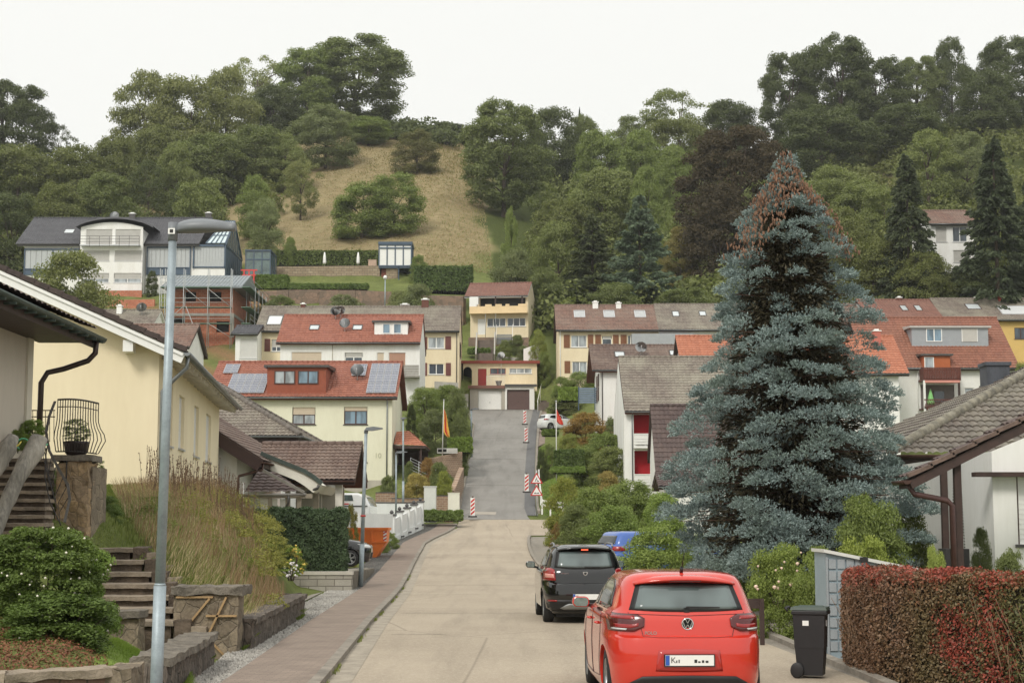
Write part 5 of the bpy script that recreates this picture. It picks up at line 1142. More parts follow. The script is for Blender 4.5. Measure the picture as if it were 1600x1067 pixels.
# white walls by the skip, balustrade wall with capped piers
WW = M('white_wall_paint', (222, 224, 222), .8, .06, 1.2, streak=True); CAPM = M('dark_grey_coping', (92, 90, 90), .8, .15, 4)
t = thing('boundary_wall', 'white street wall with five dark capped piers beside the lawn', 'wall', (-6.5, 86.5, .7))
A = Vector((0, 0, 0)); B = Vector((1.0, 11, .9)); d = (B - A); L_ = math.hypot(d.x, d.y); dn = Vector((d.x, d.y, 0)).normalized(); nn = Vector((dn.y, -dn.x, 0))
def seg(mb, s0, s1, w, z0, z1, off=0.0, mi=0):
 a = A + dn * s0 + nn * off; b = A + dn * s1 + nn * off; k0 = .9 * s0 / L_; k1 = .9 * s1 / L_
 c = [a - nn * w, b - nn * w, b + nn * w, a + nn * w]; zz = [k0, k1, k1, k0]
 n = len(mb.v); mb.v += [(p.x, p.y, z0 + q) for p, q in zip(c, zz)] + [(p.x, p.y, z1 + q) for p, q in zip(c, zz)]
 for q in ((0, 3, 2, 1), (4, 5, 6, 7), (0, 1, 5, 4), (1, 2, 6, 5), (2, 3, 7, 6), (3, 0, 4, 7)): mb.f.append(tuple(n + i for i in q)); mb.m.append(mi); mb.sm.append(False)
mb = MB(); seg(mb, 0, L_, .12, -1.2, .55); seg(mb, 0, L_, .06, .55, 1.5); mb.build('wall', WW, t)
for i in range(5):
 s_ = .2 + (L_ - .6) * i / 4; mb = MB(); seg(mb, s_ - .16, s_ + .16, .16, .4, 1.72, .02); p = mb.build('pier', WW, t)
 mb = MB(); seg(mb, s_ - .22, s_ + .22, .22, 1.72, 1.8, .02); seg(mb, s_ - .17, s_ + .17, .17, .34, .42, .1); c_ = A + dn * s_; mb.lathe([(.0, 0), (.1, .04), (.11, .12), (.05, .2), (0, .22)], (c_.x, c_.y, 1.8 + .9 * s_ / L_), 10); mb.build('cap', CAPM, p)
wallseg('boundary_wall', 'long white wall with dark coping behind the white camper', [P(577, 786, 97.5), P(662, 786.5, 97.5)], 2.2, WW, .25, CAPM)
wallseg('boundary_wall', 'low white wall between skip and tall lamp', [P(560, 802, 82), P(611, 803, 84.5)], 1.4, WW, .22)
BRW = brick_mat('sandstone_brick_wall', (172, 142, 116), (150, 122, 100), (196, 184, 168), .32, .14, .012, .01)
wallseg('garden_wall', 'sandstone wall under the bushes of the lime house', [P(587, 770, 104), P(618, 770, 104)], 1.6, BRW, .3, CAPM, cth=.05)
wallseg('garden_wall', 'sandstone wall left of the white utility box', [P(612, 779, 101.5), P(663, 779, 102)], 1.6, BRW, .3, CAPM, cth=.05)
wallseg('garden_wall', 'sandstone wall between utility box and low hedge', [P(680, 775, 103), P(708, 775, 103)], 1.5, BRW, .3, CAPM, cth=.05)
wallseg('garden_wall', 'stepped sandstone wall climbing beside the grey street', [P(706, 766, 108), P(712, 752, 111), P(721, 730, 118)], 1.0, BRW, .35)
wallseg('garden_wall', 'upper sandstone wall with mail boxes near the flag pole', [P(672, 716, 118), P(720, 706, 120)], 1.3, BRW, .35)
ub = thing('utility_box', 'pale grey utility cabinet in front of the sandstone wall', 'utility box', P(672, 796, 100.5)); mb = MB(); mb.box(-.38, -.2, -.8, .38, .2, 1.4); mb.box(-.42, -.24, 1.4, .42, .24, 1.46); mb.build('cabinet', M('cabinet_grey', (200, 202, 196), .6, .05), ub); mb = MB(); mb.box(-.34, -.215, .0, -.01, -.2, 1.3); mb.box(.01, -.215, 0, .34, -.2, 1.3); mb.build('door', M('cabinet_door', (206, 208, 202), .6, .05), ub)
ub = thing('utility_box', 'small cream utility box at the corner by the red white post', 'utility box', P(709, 799, 101.5)); mb = MB(); mb.box(-.36, -.15, -.6, .36, .15, 1.15); mb.box(-.39, -.18, 1.15, .39, .18, 1.19); mb.build('cabinet', M('cabinet_cream', (222, 220, 204), .6, .05), ub)
# block wall and raised platform below the clipped hedge
BLK = brick_mat('split_block_wall', (182, 176, 164), (166, 160, 148), (120, 114, 104), .5, .2, .012, .02)
t = thing('block_wall', 'grey block wall with smooth coping under the clipped hedge', 'wall', (-4.66, 47, 0))
mb = MB(); mb.box(-3.4, 0, -.5, 0, .3, .52); mb.build('masonry', BLK, t); mb = MB(); mb.box(-3.4, -.03, .524, .03, .34, .62)
mb.build('coping', M('block_coping', (196, 190, 178), .9, .1, 3), t)
mb = MB(); c = [(-.3, .34), (.0, .34), (-.45, 13), (-.75, 13)]
for a, b_ in zip(range(4), (1, 2, 3, 0)): pass
n = len(mb.v); mb.v += [(x, y, -.5) for x, y in c] + [(c[0][0], c[0][1], .6), (c[1][0], c[1][1], .6), (c[2][0], c[2][1], .36), (c[3][0], c[3][1], .36)]
for q in ((0, 3, 2, 1), (4, 5, 6, 7), (0, 1, 5, 4), (1, 2, 6, 5), (2, 3, 7, 6), (3, 0, 4, 7)): mb.f.append(tuple(n + i for i in q)); mb.m.append(0); mb.sm.append(False)
mb.build('side_wall', M('dark_concrete', (128, 120, 106), .9, .3, 4, .01), t)  # side wall in a darker tone than the front masonry
mb = MB(); mb.quad((-4.9, 47.3, .56), (-5.35, 60, .34), (-13, 60, .4), (-13, 47.3, .56)); struct(mb.build('platform', gpaver)); mb = MB(); mb.quad((-5.35, 60, .34), (-5.9, 66, .25), (-13, 66, .3), (-13, 60, .4)); struct(mb.build('platform', gpaver))
STONE = stone_mat('fieldstone', (156, 142, 120), (118, 106, 90), (124, 114, 98), 4.6, .014, edge=.04)
WARM = stone_mat('warm_rough_stone', (184, 156, 118), (140, 122, 100), (156, 136, 110), 4.6, .016, edge=.03)
SLATE = stone_mat('upright_slate', (134, 122, 110), (96, 88, 80), (84, 78, 70), 6.5, .02, sq=(1.6, 1.6, .5), edge=.05)
CAPS = M('mossy_capstone', (132, 124, 112), .95, .3, 4, .03, 18)
STAIR = M('worn_stair_stone', (160, 146, 128), .95, .24, 3, .02, 25); STAIR2 = M('stair_riser_stone', (112, 98, 84), .95, .3, 3, .03, 20)
def rough_block(name, mat, parent, x0, y0, z0, x1, y1, z1, amp=.03, n=.09, seed=1, smooth=False):
 b = bmesh.new(); bmesh.ops.create_cube(b, size=1)
 for v in b.verts: v.co = Vector((x0 + (v.co.x + .5) * (x1 - x0), y0 + (v.co.y + .5) * (y1 - y0), z0 + (v.co.z + .5) * (z1 - z0)))
 L = max(x1 - x0, y1 - y0, z1 - z0); cuts = min(26, max(2, int(L / n)))
 bmesh.ops.subdivide_edges(b, edges=b.edges, cuts=cuts, use_grid_fill=True)
 from mathutils import noise as mn
 for v in b.verts:
  v.co += mn.noise_vector(v.co * 5 + Vector((seed, 0, 0))) * amp + mn.noise_vector(v.co * 14 + Vector((seed, 9, 0))) * amp * .4
 me = bpy.data.meshes.new(name); b.to_mesh(me); b.free(); me.materials.append(mat); me.polygons.foreach_set('use_smooth', [smooth] * len(me.polygons))
 o = bpy.data.objects.new(name, me); COL.objects.link(o); o.parent = parent; return o
fl = thing('stone_steps', 'lower flight of worn stone steps behind the street lamp', 'steps', (-6.5, 24.4, .3)); o3 = Vector(fl.location)
ly = [856, 875, 894, 912, 931, 950, 970]; lxr = [212, 230, 242, 252, 270, 277, 278]; Yk = [28, 27.4, 26.8, 26.2, 25.6, 25.0, 24.4]
for i, (py, pr, Y) in enumerate(zip(ly, lxr, Yk)):
 z = PZ(py, Y) - o3.z; x = PX(pr, Y) - o3.x
 rough_block('tread', STAIR, fl, -2.3, Y - o3.y - .05, z - .07, x, Y - o3.y + .75, z, .012, .12, i)
 rough_block('riser', STAIR2, fl, -2.3, Y - o3.y + .02, z - .9, x - .05, Y - o3.y + .6, z - .075, .015, .12, i + 20)
 rough_block('side_block', STAIR2, fl, x + .01, Y - o3.y - .03, z - .8, x + .26, Y - o3.y + .3, z + .02, .02, .1, i + 40); rough_block('side_block', STAIR, fl, x + .24, Y - o3.y - .03, z - .8, x + .48, Y - o3.y + .3, z - .08, .02, .1, i + 60)
uf = thing('stone_steps', 'upper flight of mossy steps left of the tall stone pillar', 'steps', (-8.2, 25.6, 1.5)); o4 = Vector(uf.location)
for i in range(11):
 Y = 25.7 + i * .36; z = PZ(842 - i * 12.6, Y) - o4.z; x1 = PX(74 + i * .2, Y) - o4.x; x0 = -2.6
 rough_block('tread', STAIR, uf, x0, Y - o4.y - .04, z - .06, x1, Y - o4.y + .5, z, .012, .14, i + 3); rough_block('riser', STAIR2, uf, x0, Y - o4.y + .03, z - .6, x1 - .03, Y - o4.y + .5, z - .065, .016, .14, i + 30)
tp_ = thing('stone_pillar', 'tall rough sandstone pillar under the belly railing', 'pillar', (PX(122, 28.5), 28.5, 1.1)); o5 = Vector(tp_.location)
rough_block('masonry', WARM, tp_, -.29, -.3, -.8, .27, .35, PZ(722, 28.5) - 1.1, .05, .07, 5); rough_block('cap_slab', CAPS, tp_, -.36, -.36, PZ(722, 28.5) - 1.09, .33, .4, PZ(716, 28.5) - 1.05, .015, .1, 8)
rough_block('side_masonry', STONE, tp_, .275, -.1, -.8, .3, .9, 1.9, .01, .1, 9)
mb = MB(); mb.tube([(-.1, -.34, .35 + 1.2), (-.1, -.34, 2.0), (-.25, -.3, 2.0)], .014, 6); mb.build('bracket', BLACKM, tp_)
# small wall block between bush and stair foot, path slabs
lb = thing('stone_block_wall', 'small two course stone wall at the foot of the steps', 'wall', (PX(210, 23.6), 23.6, .15)); rough_block('masonry', STONE, lb, -.42, -.2, -.4, .17, .25, .5, .03, .08, 11); rough_block('cap_slab', CAPS, lb, -.6, -.28, .5, .2, .3, .6, .02, .1, 12)
sp_ = thing('stone_pillar', 'low flagstone pillar with dark rough cap at the stair foot', 'pillar', (PX(330, 24.6), 24.6, 0)); rough_block('masonry', STONE, sp_, -.5, -.1, -.3, .47, .5, .93, .022, .07, 13); rough_block('cap_slab', CAPS, sp_, -.54, -.16, .93, .56, .56, 1.06, .035, .06, 14)
mb = MB()
for a, b_ in (((-.3, .45), (.05, .88)), ((.02, .3), (.3, .9)), ((.0, .62), (.46, .62)), ((-.46, .9), (.1, .9)), ((.1, .22), (.3, .02))): mb.bar((a[0], -.13, a[1]), (b_[0], -.13, b_[1]), .03, .035, 0, (0, 1, 0))
mb.build('mortar_strip', M('sandstone_strip', (176, 146, 106), .9, .15, 5), sp_)
def runwall(name, label, pts, h, mat, capmat, th=.3, seed=1, cat='wall', lean=0.0, cap_amp=.03):
 t = thing(name, label, cat, (pts[0][0], pts[0][1], 0)); o = Vector(t.location)
 L = 0
 for k, (a, b_) in enumerate(zip(pts[:-1], pts[1:])):
  a = Vector((*a, 0)); b_ = Vector((*b_, 0)); d = b_ - a; ln = d.length; ang = math.atan2(d.y, d.x)
  for nm, z0, z1, m_, w, am in (('masonry', -.4, h, mat, th / 2, .03), ('coping', h, h + .09, capmat, th / 2 + .05, cap_amp)):
   ob = rough_block(nm, m_, t, 0, -w, z0, ln + .05, w, z1, am, .09, seed + k); ob.location = a - o; ob.rotation_euler = (0, 0, ang)
 return t
runwall('slate_wall', 'low wall of upright slates along the gravel verge, right of the pillar', [(-4.15, 25.0), (-4.32, 29.5), (-4.48, 33.8), (-6.2, 34.2)], .46, SLATE, SLATE, .3, 3)
runwall('slate_wall', 'low slate wall with flat capstones right of the lamp foot', [(-4.05, 18.2), (-4.15, 20.4), (-4.3, 22.5)], .42, SLATE, CAPS, .36, 17)
runwall('brick_edging', 'low reddish stone edging round the mulch bed', [(-4.25, 17.3), (-5.2, 16.7), (-7.0, 16.3), (-10, 16.2)], .4, brick_mat('red_edging', (140, 112, 98), (120, 96, 86), (96, 84, 74), .3, .5, .01, .01), STAIR, .3, 23)
rough_block('masonry', STONE, bpy.data.objects['slate_wall.001'] if 'slate_wall.001' in bpy.data.objects else lb, -.25, -1.1, -.4, .05, -.55, .5, .03, .08, 31)
tw_ = thing('driftwood_trunk', 'thick grey driftwood trunk leaning on the upper steps', 'trunk', (PX(20, 26), 26, 1.6)); o6 = Vector(tw_.location)
DW = M('grey_driftwood', (172, 166, 156), .9, .35, 3, .02, 14, streak=True)
def trunk_tube(parent, pts, rad, name='trunk', mat=None, n=14):
 from mathutils import noise as mn
 P_ = [Vector(p) - Vector(parent.location) for p in pts]; Q_ = []; Rr = []
 for i in range(len(P_) - 1):
  for k in range(6): t = k / 6; Q_.append(P_[i].lerp(P_[i + 1], t)); Rr.append(rad[i] * (1 - t) + rad[i + 1] * t)
 Q_.append(P_[-1]); Rr.append(rad[-1]); mb = MB(); mb.tube(Q_, Rr, n); mb.v = [tuple(Vector(v) + mn.noise_vector(Vector(v) * 6) * rad[0] * .22) for v in mb.v]
 return mb.build(name, mat, parent)
trunk_tube(tw_, [P(-12, 850, 25.3), P(8, 790, 25.6), P(30, 742, 25.8), P(52, 706, 26.0), P(62, 684, 26.1)], [.1, .11, .13, .16, .13], mat=DW)
tw2 = thing('driftwood_trunk', 'short grey driftwood stump cut by the left edge of the picture', 'trunk', (PX(5, 26.5), 26.5, 2)); trunk_tube(tw2, [P(-25, 760, 26.3), P(-2, 728, 26.5), P(12, 700, 26.6), P(20, 682, 26.7)], [.1, .12, .15, .1], mat=DW)
# wrought iron
IR = M('wrought_iron', (44, 38, 36), .55, .25, 8); IRG = M('grey_flat_iron', (104, 100, 96), .5, .2, 6, metal=.4)
bal = thing('balcony_railing', 'belly shaped wrought iron railing round the top of the stone pillar', 'railing', (PX(120, 28.6), 28.6, 3.1)); ob = Vector(bal.location)
def arcpt(t, z):  # plan curve of the railing
 px = 88 + 64 * t; Y = 28.1 + .0 - .45 * math.sin(math.pi * min(1, t)) + .9 * t; return PX(px, Y) - ob.x, Y - ob.y
zt_ = PZ(627, 28.5) - ob.z; zb_ = PZ(707, 28.5) - ob.z; mb = MB(); N = 17
top = []
for i in range(N):
 t = i / (N - 1); x, y = arcpt(t, 0); cx, cy = PX(112, 29) - ob.x, .5; dx, dy = x - cx, y - cy; l = math.hypot(dx, dy); dx /= l; dy /= l
 pts = []
 for k in range(9):
  s_ = k / 8; bulge = .17 * math.sin(math.pi * s_ ** .8) ** 1.5 * (1 if s_ < 1 else 0) - .0; bulge = .16 * math.exp(-((s_ - .72) / .2) ** 2); pts.append((x + dx * bulge, y + dy * bulge, zt_ + (zb_ - zt_) * s_))
 mb.tube(pts, .009, 5); top.append(pts[0])
mb.build('bar', IR, bal); mb = MB(); mb.tube(top, .016, 6); mb.tube([(p[0], p[1], p[2] - .13) for p in top], .009, 5);
bot = [(arcpt(i / 16, 0)[0], arcpt(i / 16, 0)[1], zb_) for i in range(17)]; mb.tube(bot, .012, 5); mb.build('handrail', IR, bal)
sr = thing('stair_handrail', 'curved grey flat iron stair handrail on thin scrolling bars', 'handrail', (PX(90, 27), 27, 2)); osr = Vector(sr.location)
pts = [P(86, 627, 28.1), P(77, 650, 27.8), P(72, 675, 27.6), P(77, 704, 27.3), P(92, 733, 27.0), P(106, 757, 26.7), P(109, 780, 26.5), P(101, 815, 26.3)]
mb = MB(); sm_ = []
for i in range(len(pts) - 1):
 for k in range(4): sm_.append(pts[i].lerp(pts[i + 1], k / 4))
sm_.append(pts[-1])
for a, b_ in zip(sm_[:-1], sm_[1:]): mb.bar(a - osr, b_ - osr + (b_ - a) * .1, .045, .014, 0, (0, -1, .3))
mb.build('flat_rail', IRG, sr)
mb = MB()
for i in range(9):
 t = .12 + i / 9 * .8; q = pts[0].lerp(pts[-1], t); k_ = int(t * (len(sm_) - 1)); a = sm_[k_]; b_ = P(74 + i * 2.4, 728 + i * 11, 27.6 - i * .15); m_ = (a + b_) / 2 + Vector((-.08, 0, -.05)); mb.tube([a - osr, m_ - osr, b_ - osr], .007, 5)
mb.tube([P(72, 700, 27.7) - osr, P(70, 745, 27.4) - osr, P(78, 785, 27) - osr, P(95, 820, 26.5) - osr], .011, 5); mb.build('bar', IR, sr)
br = thing('railing', 'straight black terrace railing in front of the yellow wall', 'railing', P(40, 690, 31)); obr = Vector(br.location); mb = MB()
for z_ in (641, 651): mb.tube([P(-30, z_, 31) - obr, P(86, z_, 31) - obr], .011, 5)
for i in range(18): px = -28 + i * 6.6; mb.tube([P(px, 641, 31) - obr, P(px, 690, 31) - obr], .007, 5)
mb.build('bar', IR, br)
pot = thing('planter', 'dark round planter on the tall stone pillar', 'planter', (PX(119, 28.6), 28.6, PZ(713, 28.6))); mb = MB(); mb.lathe([(.13, 0), (.19, .06), (.215, .22), (.23, .26), (.2, .27), (.18, .2)], (0, 0, 0), 20); mb.build('bowl', M('dark_glazed_pot', (48, 38, 38), .35, .15, 5), pot)
hose = thing('garden_hose', 'coiled green and yellow garden hose beside the driftwood', 'hose', P(45, 700, 27)); oh = Vector(hose.location); mb = MB()
mb.tube([P(18, 703, 26.6) - oh, P(30, 694, 26.6) - oh, P(33, 690, 26.7) - oh], .012, 6); mb.build('yellow_end', M('yellow_hose', (214, 196, 84), .4, .05), hose)
mb = MB(); mb.tube([P(33 + 10 * math.cos(a) + 3, 694 + 9 * math.sin(a), 26.8 + .02 * i) - oh for i, a in enumerate(np.linspace(2.2, 6.2, 14))] + [P(58, 688, 26.8) - oh], .013, 6); mb.tube([P(63, 706, 26.5) - oh, P(68, 697, 26.4) - oh, P(74, 694, 26.5) - oh], .016, 6); mb.build('coil', M('green_hose', (74, 158, 112), .4, .05), hose)
A_ = thing('house', 'white bungalow with hipped mossy tile roof and slate chimney on the right', 'house', (8.97, 38, .3)); e_ = 3.3
tile_sheet('roof', ((0, 0, e_), (16, 0, e_), (16, 7, e_ + 3.36), (7, 7, e_ + 3.36)), T_OLD, A_, .2, .34, amp=.04, lap=.04)
tile_sheet('roof', ((0, 14, e_), (0, 0, e_), (7, 7, e_ + 3.36)), T_OLD, A_, .2, .34, amp=.04, lap=.04)
mb = MB(); ridge_caps(mb, (0, 0, e_ + .1), (7, 7, e_ + 3.46), .13, .42); ridge_caps(mb, (7, 7, e_ + 3.46), (16, 7, e_ + 3.46)); mb.build('hip_tiles', M('mossy_hip_tile', (150, 144, 128), .9, .3, 5, .01), A_)
mb = MB(); mb.box(.1, .1, e_ - .35, 16, 13.9, e_ - .02); mb.build('eaves_board', DBR, A_); mb = MB(); mb.box(.8, .9, -1, 15.5, 13, e_ - .35); mb.build('wall', WHITE, A_); gutter(A_, (0, -.06, e_ + .02), (16, -.06, e_ + .02), COPPER)
mb = MB(); mb.tube([(.25, .3, e_), (.25, .3, e_ - .6)], .12, 8); mb.build('downpipe', COPPER, A_)
xc = PX(1559, 46) - 8.97; zc0, zc1 = PZ(625, 46) - .3, PZ(567, 46) - .3; mb = MB(); mb.box(xc - .33, 7.7, zc0 - 1, xc + .33, 8.4, zc1 - .1); mb.box(xc - .37, 7.65, zc1 - .1, xc + .37, 8.45, zc1); mb.build('chimney', M('slate_cladding', (84, 88, 96), .6, .25, 3, streak=True), A_)
B_ = thing('house', 'white house with dark brown gabled canopy and swing at the right edge', 'house', (PX(1549, 31), 31, .3)); ob2 = Vector(B_.location); bx = lambda p, Y=31: PX(p, Y) - ob2.x; bz = lambda p, Y=31: PZ(p, Y) - ob2.z
mb = MB(); wz = bz(705); facade(mb, (0, 0, -1), (1, 0, 0), 6, wz + 1, [(bx(1586), bz(850) + 1, bx(1628), bz(741) + 1)], .12); mb.quad((0, 0, -1), (0, 9, -1), (0, 9, wz), (0, 0, wz)); mb.poly([(0, 0, wz), (6, 0, wz), (6, 0, wz + 2.4)]); mb.build('wall', WHITE, B_)
window(B_, (bx(1586), 0, bz(850)), (1, 0, 0), (0, 1, 0), bx(1628) - bx(1586), bz(741) - bz(850), frame=BROWNF, bl=1, blind=PVC, n=1)
mb = MB(); cy = -2.6; Yc_ = 31 + cy
ca = (PX(1420, Yc_) - ob2.x, PZ(752, Yc_) - ob2.z); cb = (PX(1640, Yc_) - ob2.x, PZ(642, Yc_) - ob2.z)
mb.prism([(ca[0], ca[1] - .12), (ca[0], ca[1]), (cb[0] + 1, cb[1] + .5), (cb[0] + 1, cb[1] + .3)], 'y', cy, cy + .8); mb.build('soffit', DBR, B_)
tile_sheet('roof', ((ca[0], cy + .8, ca[1] + .03), (ca[0], cy - .05, ca[1] + .03), (cb[0] + 1, cy - .05, cb[1] + .53), (cb[0] + 1, cy + .8, cb[1] + .53)), T_DKBROWN, B_)
mb = MB(); mb.bar((ca[0], cy - .04, ca[1] - .06), (cb[0] + 1, cy - .04, cb[1] + .42), .05, .15); mb.build('bargeboard', DBR, B_)
mb = MB(); n = 9
for i in range(n):
 a = Vector((ca[0] - .05, cy - .06, ca[1] + .07)).lerp(Vector((cb[0] + 1, cy - .06, cb[1] + .57)), i / n); b_ = Vector((ca[0] - .05, cy - .06, ca[1] + .07)).lerp(Vector((cb[0] + 1, cy - .06, cb[1] + .57)), (i + 1.1) / n); mb.bar(a + Vector((0, 0, .03)), b_, .14, .07)
mb.build('verge_tile', M('brown_verge_tile', (120, 100, 90), .8, .25, 5), B_)
gutter(B_, (ca[0] - .07, cy - .1, ca[1] + .02), (ca[0] - .07, cy + .8, ca[1] + .02), COPPER)
mb = MB(); mb.tube([(ca[0], cy + .1, ca[1] - .05), (ca[0] + .1, cy + .1, ca[1] - .22), (PX(1478, Yc_) - ob2.x, cy, PZ(782, Yc_) - ob2.z), (PX(1485, Yc_) - ob2.x, cy, PZ(790, Yc_) - ob2.z), (PX(1485, Yc_) - ob2.x, cy, -.3)], .055, 10); mb.build('downpipe', M('brown_copper_dark', (84, 58, 54), .45, .2, 5, metal=.2), B_)
for p, yy in ((1494, cy + .1), (1473, cy + 3.0)):
 mb = MB(); x = PX(p, 31 + yy) - ob2.x; mb.box(x - .06, yy - .06, -.5, x + .06, yy + .06, ca[1] + .45); mb.build('post', DKWOOD, B_)
mb = MB(); mb.box(bx(1516), -.3, bz(745), 2.5, -.02, bz(738)); mb.build('eaves_board', DBR, B_)
mb = MB()
for p0, p1 in ((1501, 1508), (1489.5, 1488)):
 for i in range(26): a = P(p0 + (p1 - p0) * i / 26, 752 + i * 4.6, 29.6) - ob2; mb.tube([a, a + Vector((.008, 0, -.03))], .011, 5)
mb.build('swing_chain', IR, B_)
mb = MB(); mb.box(PX(1475, 29) - ob2.x, -1.9, .85, PX(1512, 29) - ob2.x, -1.4, 1.25); mb.build('swing_seat', M('dark_swing', (52, 50, 50), .8, .2), B_)
# tool shed
shd = thing('tool_shed', 'low grey plastic tool shed with pale sloping lid behind the red hedge', 'shed', (4.76, 24.5, 0)); PL = M('grey_plastic', (150, 156, 160), .5, .08, 3); PLD = M('pale_blue_plastic', (142, 158, 166), .5, .06, 3)
mb = MB(); mb.prism([(0, -.1), (1.45, -.1), (1.45, 1.27), (0, 1.56)], 'y', 0, .9); mb.build('body', PLD, shd)
mb = MB()
for i in range(8):
 for k in range(4): mb.box(.04 + k * .135, -.025, .1 + i * .175, .15 + k * .135, 0, .24 + i * .175)
mb.box(0, -.03, 0, .03, 0, 1.5); mb.box(.56, -.035, 0, .6, 0, 1.44); mb.build('louvre_panel', PL, shd)
mb = MB(); mb.prism([(-.04, 1.57), (-.04, 1.62), (1.5, 1.31), (1.5, 1.26)], 'y', -.08, .95); mb.build('lid', M('pale_lid', (206, 206, 200), .6, .05), shd); mb = MB(); mb.box(.5, -.1, 1.43, .62, -.03, 1.5); mb.build('latch', BLACKM, shd)
# wheelie bin
bn = thing('wheelie_bin', 'black wheelie bin with green lid at the kerb', 'bin', (3.93, 21.35, float(rz(21)) + .0)); BINM = M('black_plastic', (34, 33, 35), .55, .12, 6)
def frust(mb, a0, b0, z0, a1, b1, z1, dy0=0.0, dy1=0.0):
 c0 = [(-a0, -b0 + dy0, z0), (a0, -b0 + dy0, z0), (a0, b0 + dy0, z0), (-a0, b0 + dy0, z0)]; c1 = [(-a1, -b1 + dy1, z1), (a1, -b1 + dy1, z1), (a1, b1 + dy1, z1), (-a1, b1 + dy1, z1)]
 mb.poly(c0[::-1]); mb.poly(c1)
 for i in range(4): mb.quad(c0[i], c0[(i + 1) % 4], c1[(i + 1) % 4], c1[i])
bn.rotation_euler = (0, 0, R(72)); bn.scale = (.8, .8, .93)
mb = MB(); frust(mb, .19, .2, .04, .21, .235, .43); mb.build('body', BINM, bn, bevel=.02); mb = MB(); frust(mb, .215, .24, .42, .23, .26, .93); mb.box(-.25, -.3, .88, .25, .28, .94); mb.build('upper_body', BINM, bn, bevel=.015)
mb = MB(); frust(mb, .25, .3, .945, .235, .28, .985); frust(mb, .2, .22, .985, .17, .19, 1.0); mb.build('lid', M('green_black_lid', (50, 66, 56), .5, .1), bn, bevel=.012)
mb = MB(); mb.tube([(-.2, .34, .93), (-.2, .38, .97), (.2, .38, .97), (.2, .34, .93)], .018, 8); mb.build('handle', BINM, bn)
for s_ in (-1, 1): mb = MB(); mb.lathe([(.0, -.03), (.09, -.03), (.11, -.02), (.11, .02), (.09, .03), (0, .03)], (s_ * .23, .2, .11), 20, axis='x'); mb.build('wheel', BINM, bn)
mb = MB(); mb.box(-.05, -.262, .72, .07, -.256, .8); mb.build('sticker', PVC, bn); mb = MB(); mb.box(-.236, -.0, .73, -.229, .1, .8); mb.build('sticker', PVC, bn)
wf = thing('wooden_fence', 'short dark brown wooden fence piece right of the red car', 'fence', (PX(1180, 27), 27, 0)); mb = MB(); mb.box(-.17, 0, .6, .1, .04, .76); mb.build('rail', DKWOOD, wf); mb = MB(); mb.box(.03, -.03, -.3, .1, .06, .76); mb.build('post', DKWOOD, wf)
def lamp(label, base, top, r0, head, arm):
 t = thing('street_lamp', label, 'street lamp', base); d = top - base
 mb = MB(); mb.tube([d * -.03, d * .28], r0 * 1.22, 16); mb.tube([d * .28, d * .285], [r0 * 1.22, r0], 16); mb.tube([d * .285, d], [r0, r0 * .8], 16); mb.build('pole', GALV, t); return t, d
b0 = Vector((PX(243, 16.3, 1090), 16.3, .0)); t0 = P(270, 372, 16.3)
LAMPG = M('lamp_housing', (118, 122, 126), .45, .06, 4)
t, d = lamp('tall galvanised street lamp in the left foreground with flat grey head', b0, t0, .052, None, None)
mb = MB(); mb.tube([d - Vector((0, 0, .03)), d + Vector((0, 0, .16))], .05, 16); mb.build('collar', LAMPG, t)
hb = d + Vector((.05, 0, .1)); mb = MB(); N = 15; prof = []
for i in range(N):
 s_ = i / (N - 1); x = .03 + s_ * .62; w = .03 + .1 * math.sin(math.pi * min(1, s_ * 1.15) ** .8) ** .7 if s_ < .92 else .05; zt = .06 + .055 * math.sin(math.pi * s_ ** .7) ; zb = .035 - (.045 if s_ < .1 else .0) + .045 * s_
 for k in range(10): a = 2 * math.pi * k / 10; prof.append((d.x + x, d.y + w * math.cos(a), d.z + .08 + (zt if math.sin(a) > 0 else .03) * math.sin(a) + .02 * s_))
base = len(mb.v); mb.v += prof
for i in range(N - 1):
 for k in range(10): mb.f.append((base + i * 10 + k, base + i * 10 + (k + 1) % 10, base + (i + 1) * 10 + (k + 1) % 10, base + (i + 1) * 10 + k)); mb.m.append(0); mb.sm.append(True)
for i in (0, N - 1): mb.f.append(tuple(base + i * 10 + k for k in range(10))); mb.m.append(0); mb.sm.append(False)
mb.build('lamp_head', LAMPG, t); mb = MB(); mb.box(d.x - .035, d.y - .073, d.z + .03, d.x + .035, d.y - .07, d.z + .09); mb.build('number_plate', PVC, t); mb = MB(); mb.box(d.x - .018, d.y - .075, d.z + .042, d.x + .018, d.y - .073, d.z + .078); mb.build('plate_mark', BLACKM, t)
mb = MB(); mb.tube([(0, 0, -.4), (0, 0, .02)], .12, 14); mb.build('foot', M('foot_cap', (150, 140, 124), .8, .1), t)
def small_lamp(label, bpx, bpy_, Y, tpx, tpy, hx0, hx1, g=None, r=.06, band=False, rz_=0):
 base = P(bpx, bpy_, Y); top = P(tpx, tpy, Y); t, d = lamp(label, base, top, r, None, None)
 L = (hx1 - hx0) * Y / F; mb = MB(); x0 = d.x + (hx0 - tpx) * Y / F
 mb.prism([(x0, -.03), (x0 + L * .1, .06), (x0 + L * .5, .09), (x0 + L, .05), (x0 + L, .02), (x0 + L * .4, -.04)], 'y', -.12, .12)
 mb.v = [(v[0], v[1] + d.y, v[2] + d.z + .04) for v in mb.v]; mb.build('lamp_head', LAMPG, t)
 mb = MB(); mb.tube([d * .985, d * 1.006], r * 1.1, 10); mb.build('collar', LAMPG, t)
 if band: mb = MB(); mb.tube([d * .455, d * .465], r * 1.35, 12); mb.build('red_band', M('red_band', (176, 40, 36), .5, .05), t)
 return t
small_lamp('galvanised street lamp with red band beside the clipped hedge', 563.5, 920, 50, 572, 673, 570, 598, band=True)
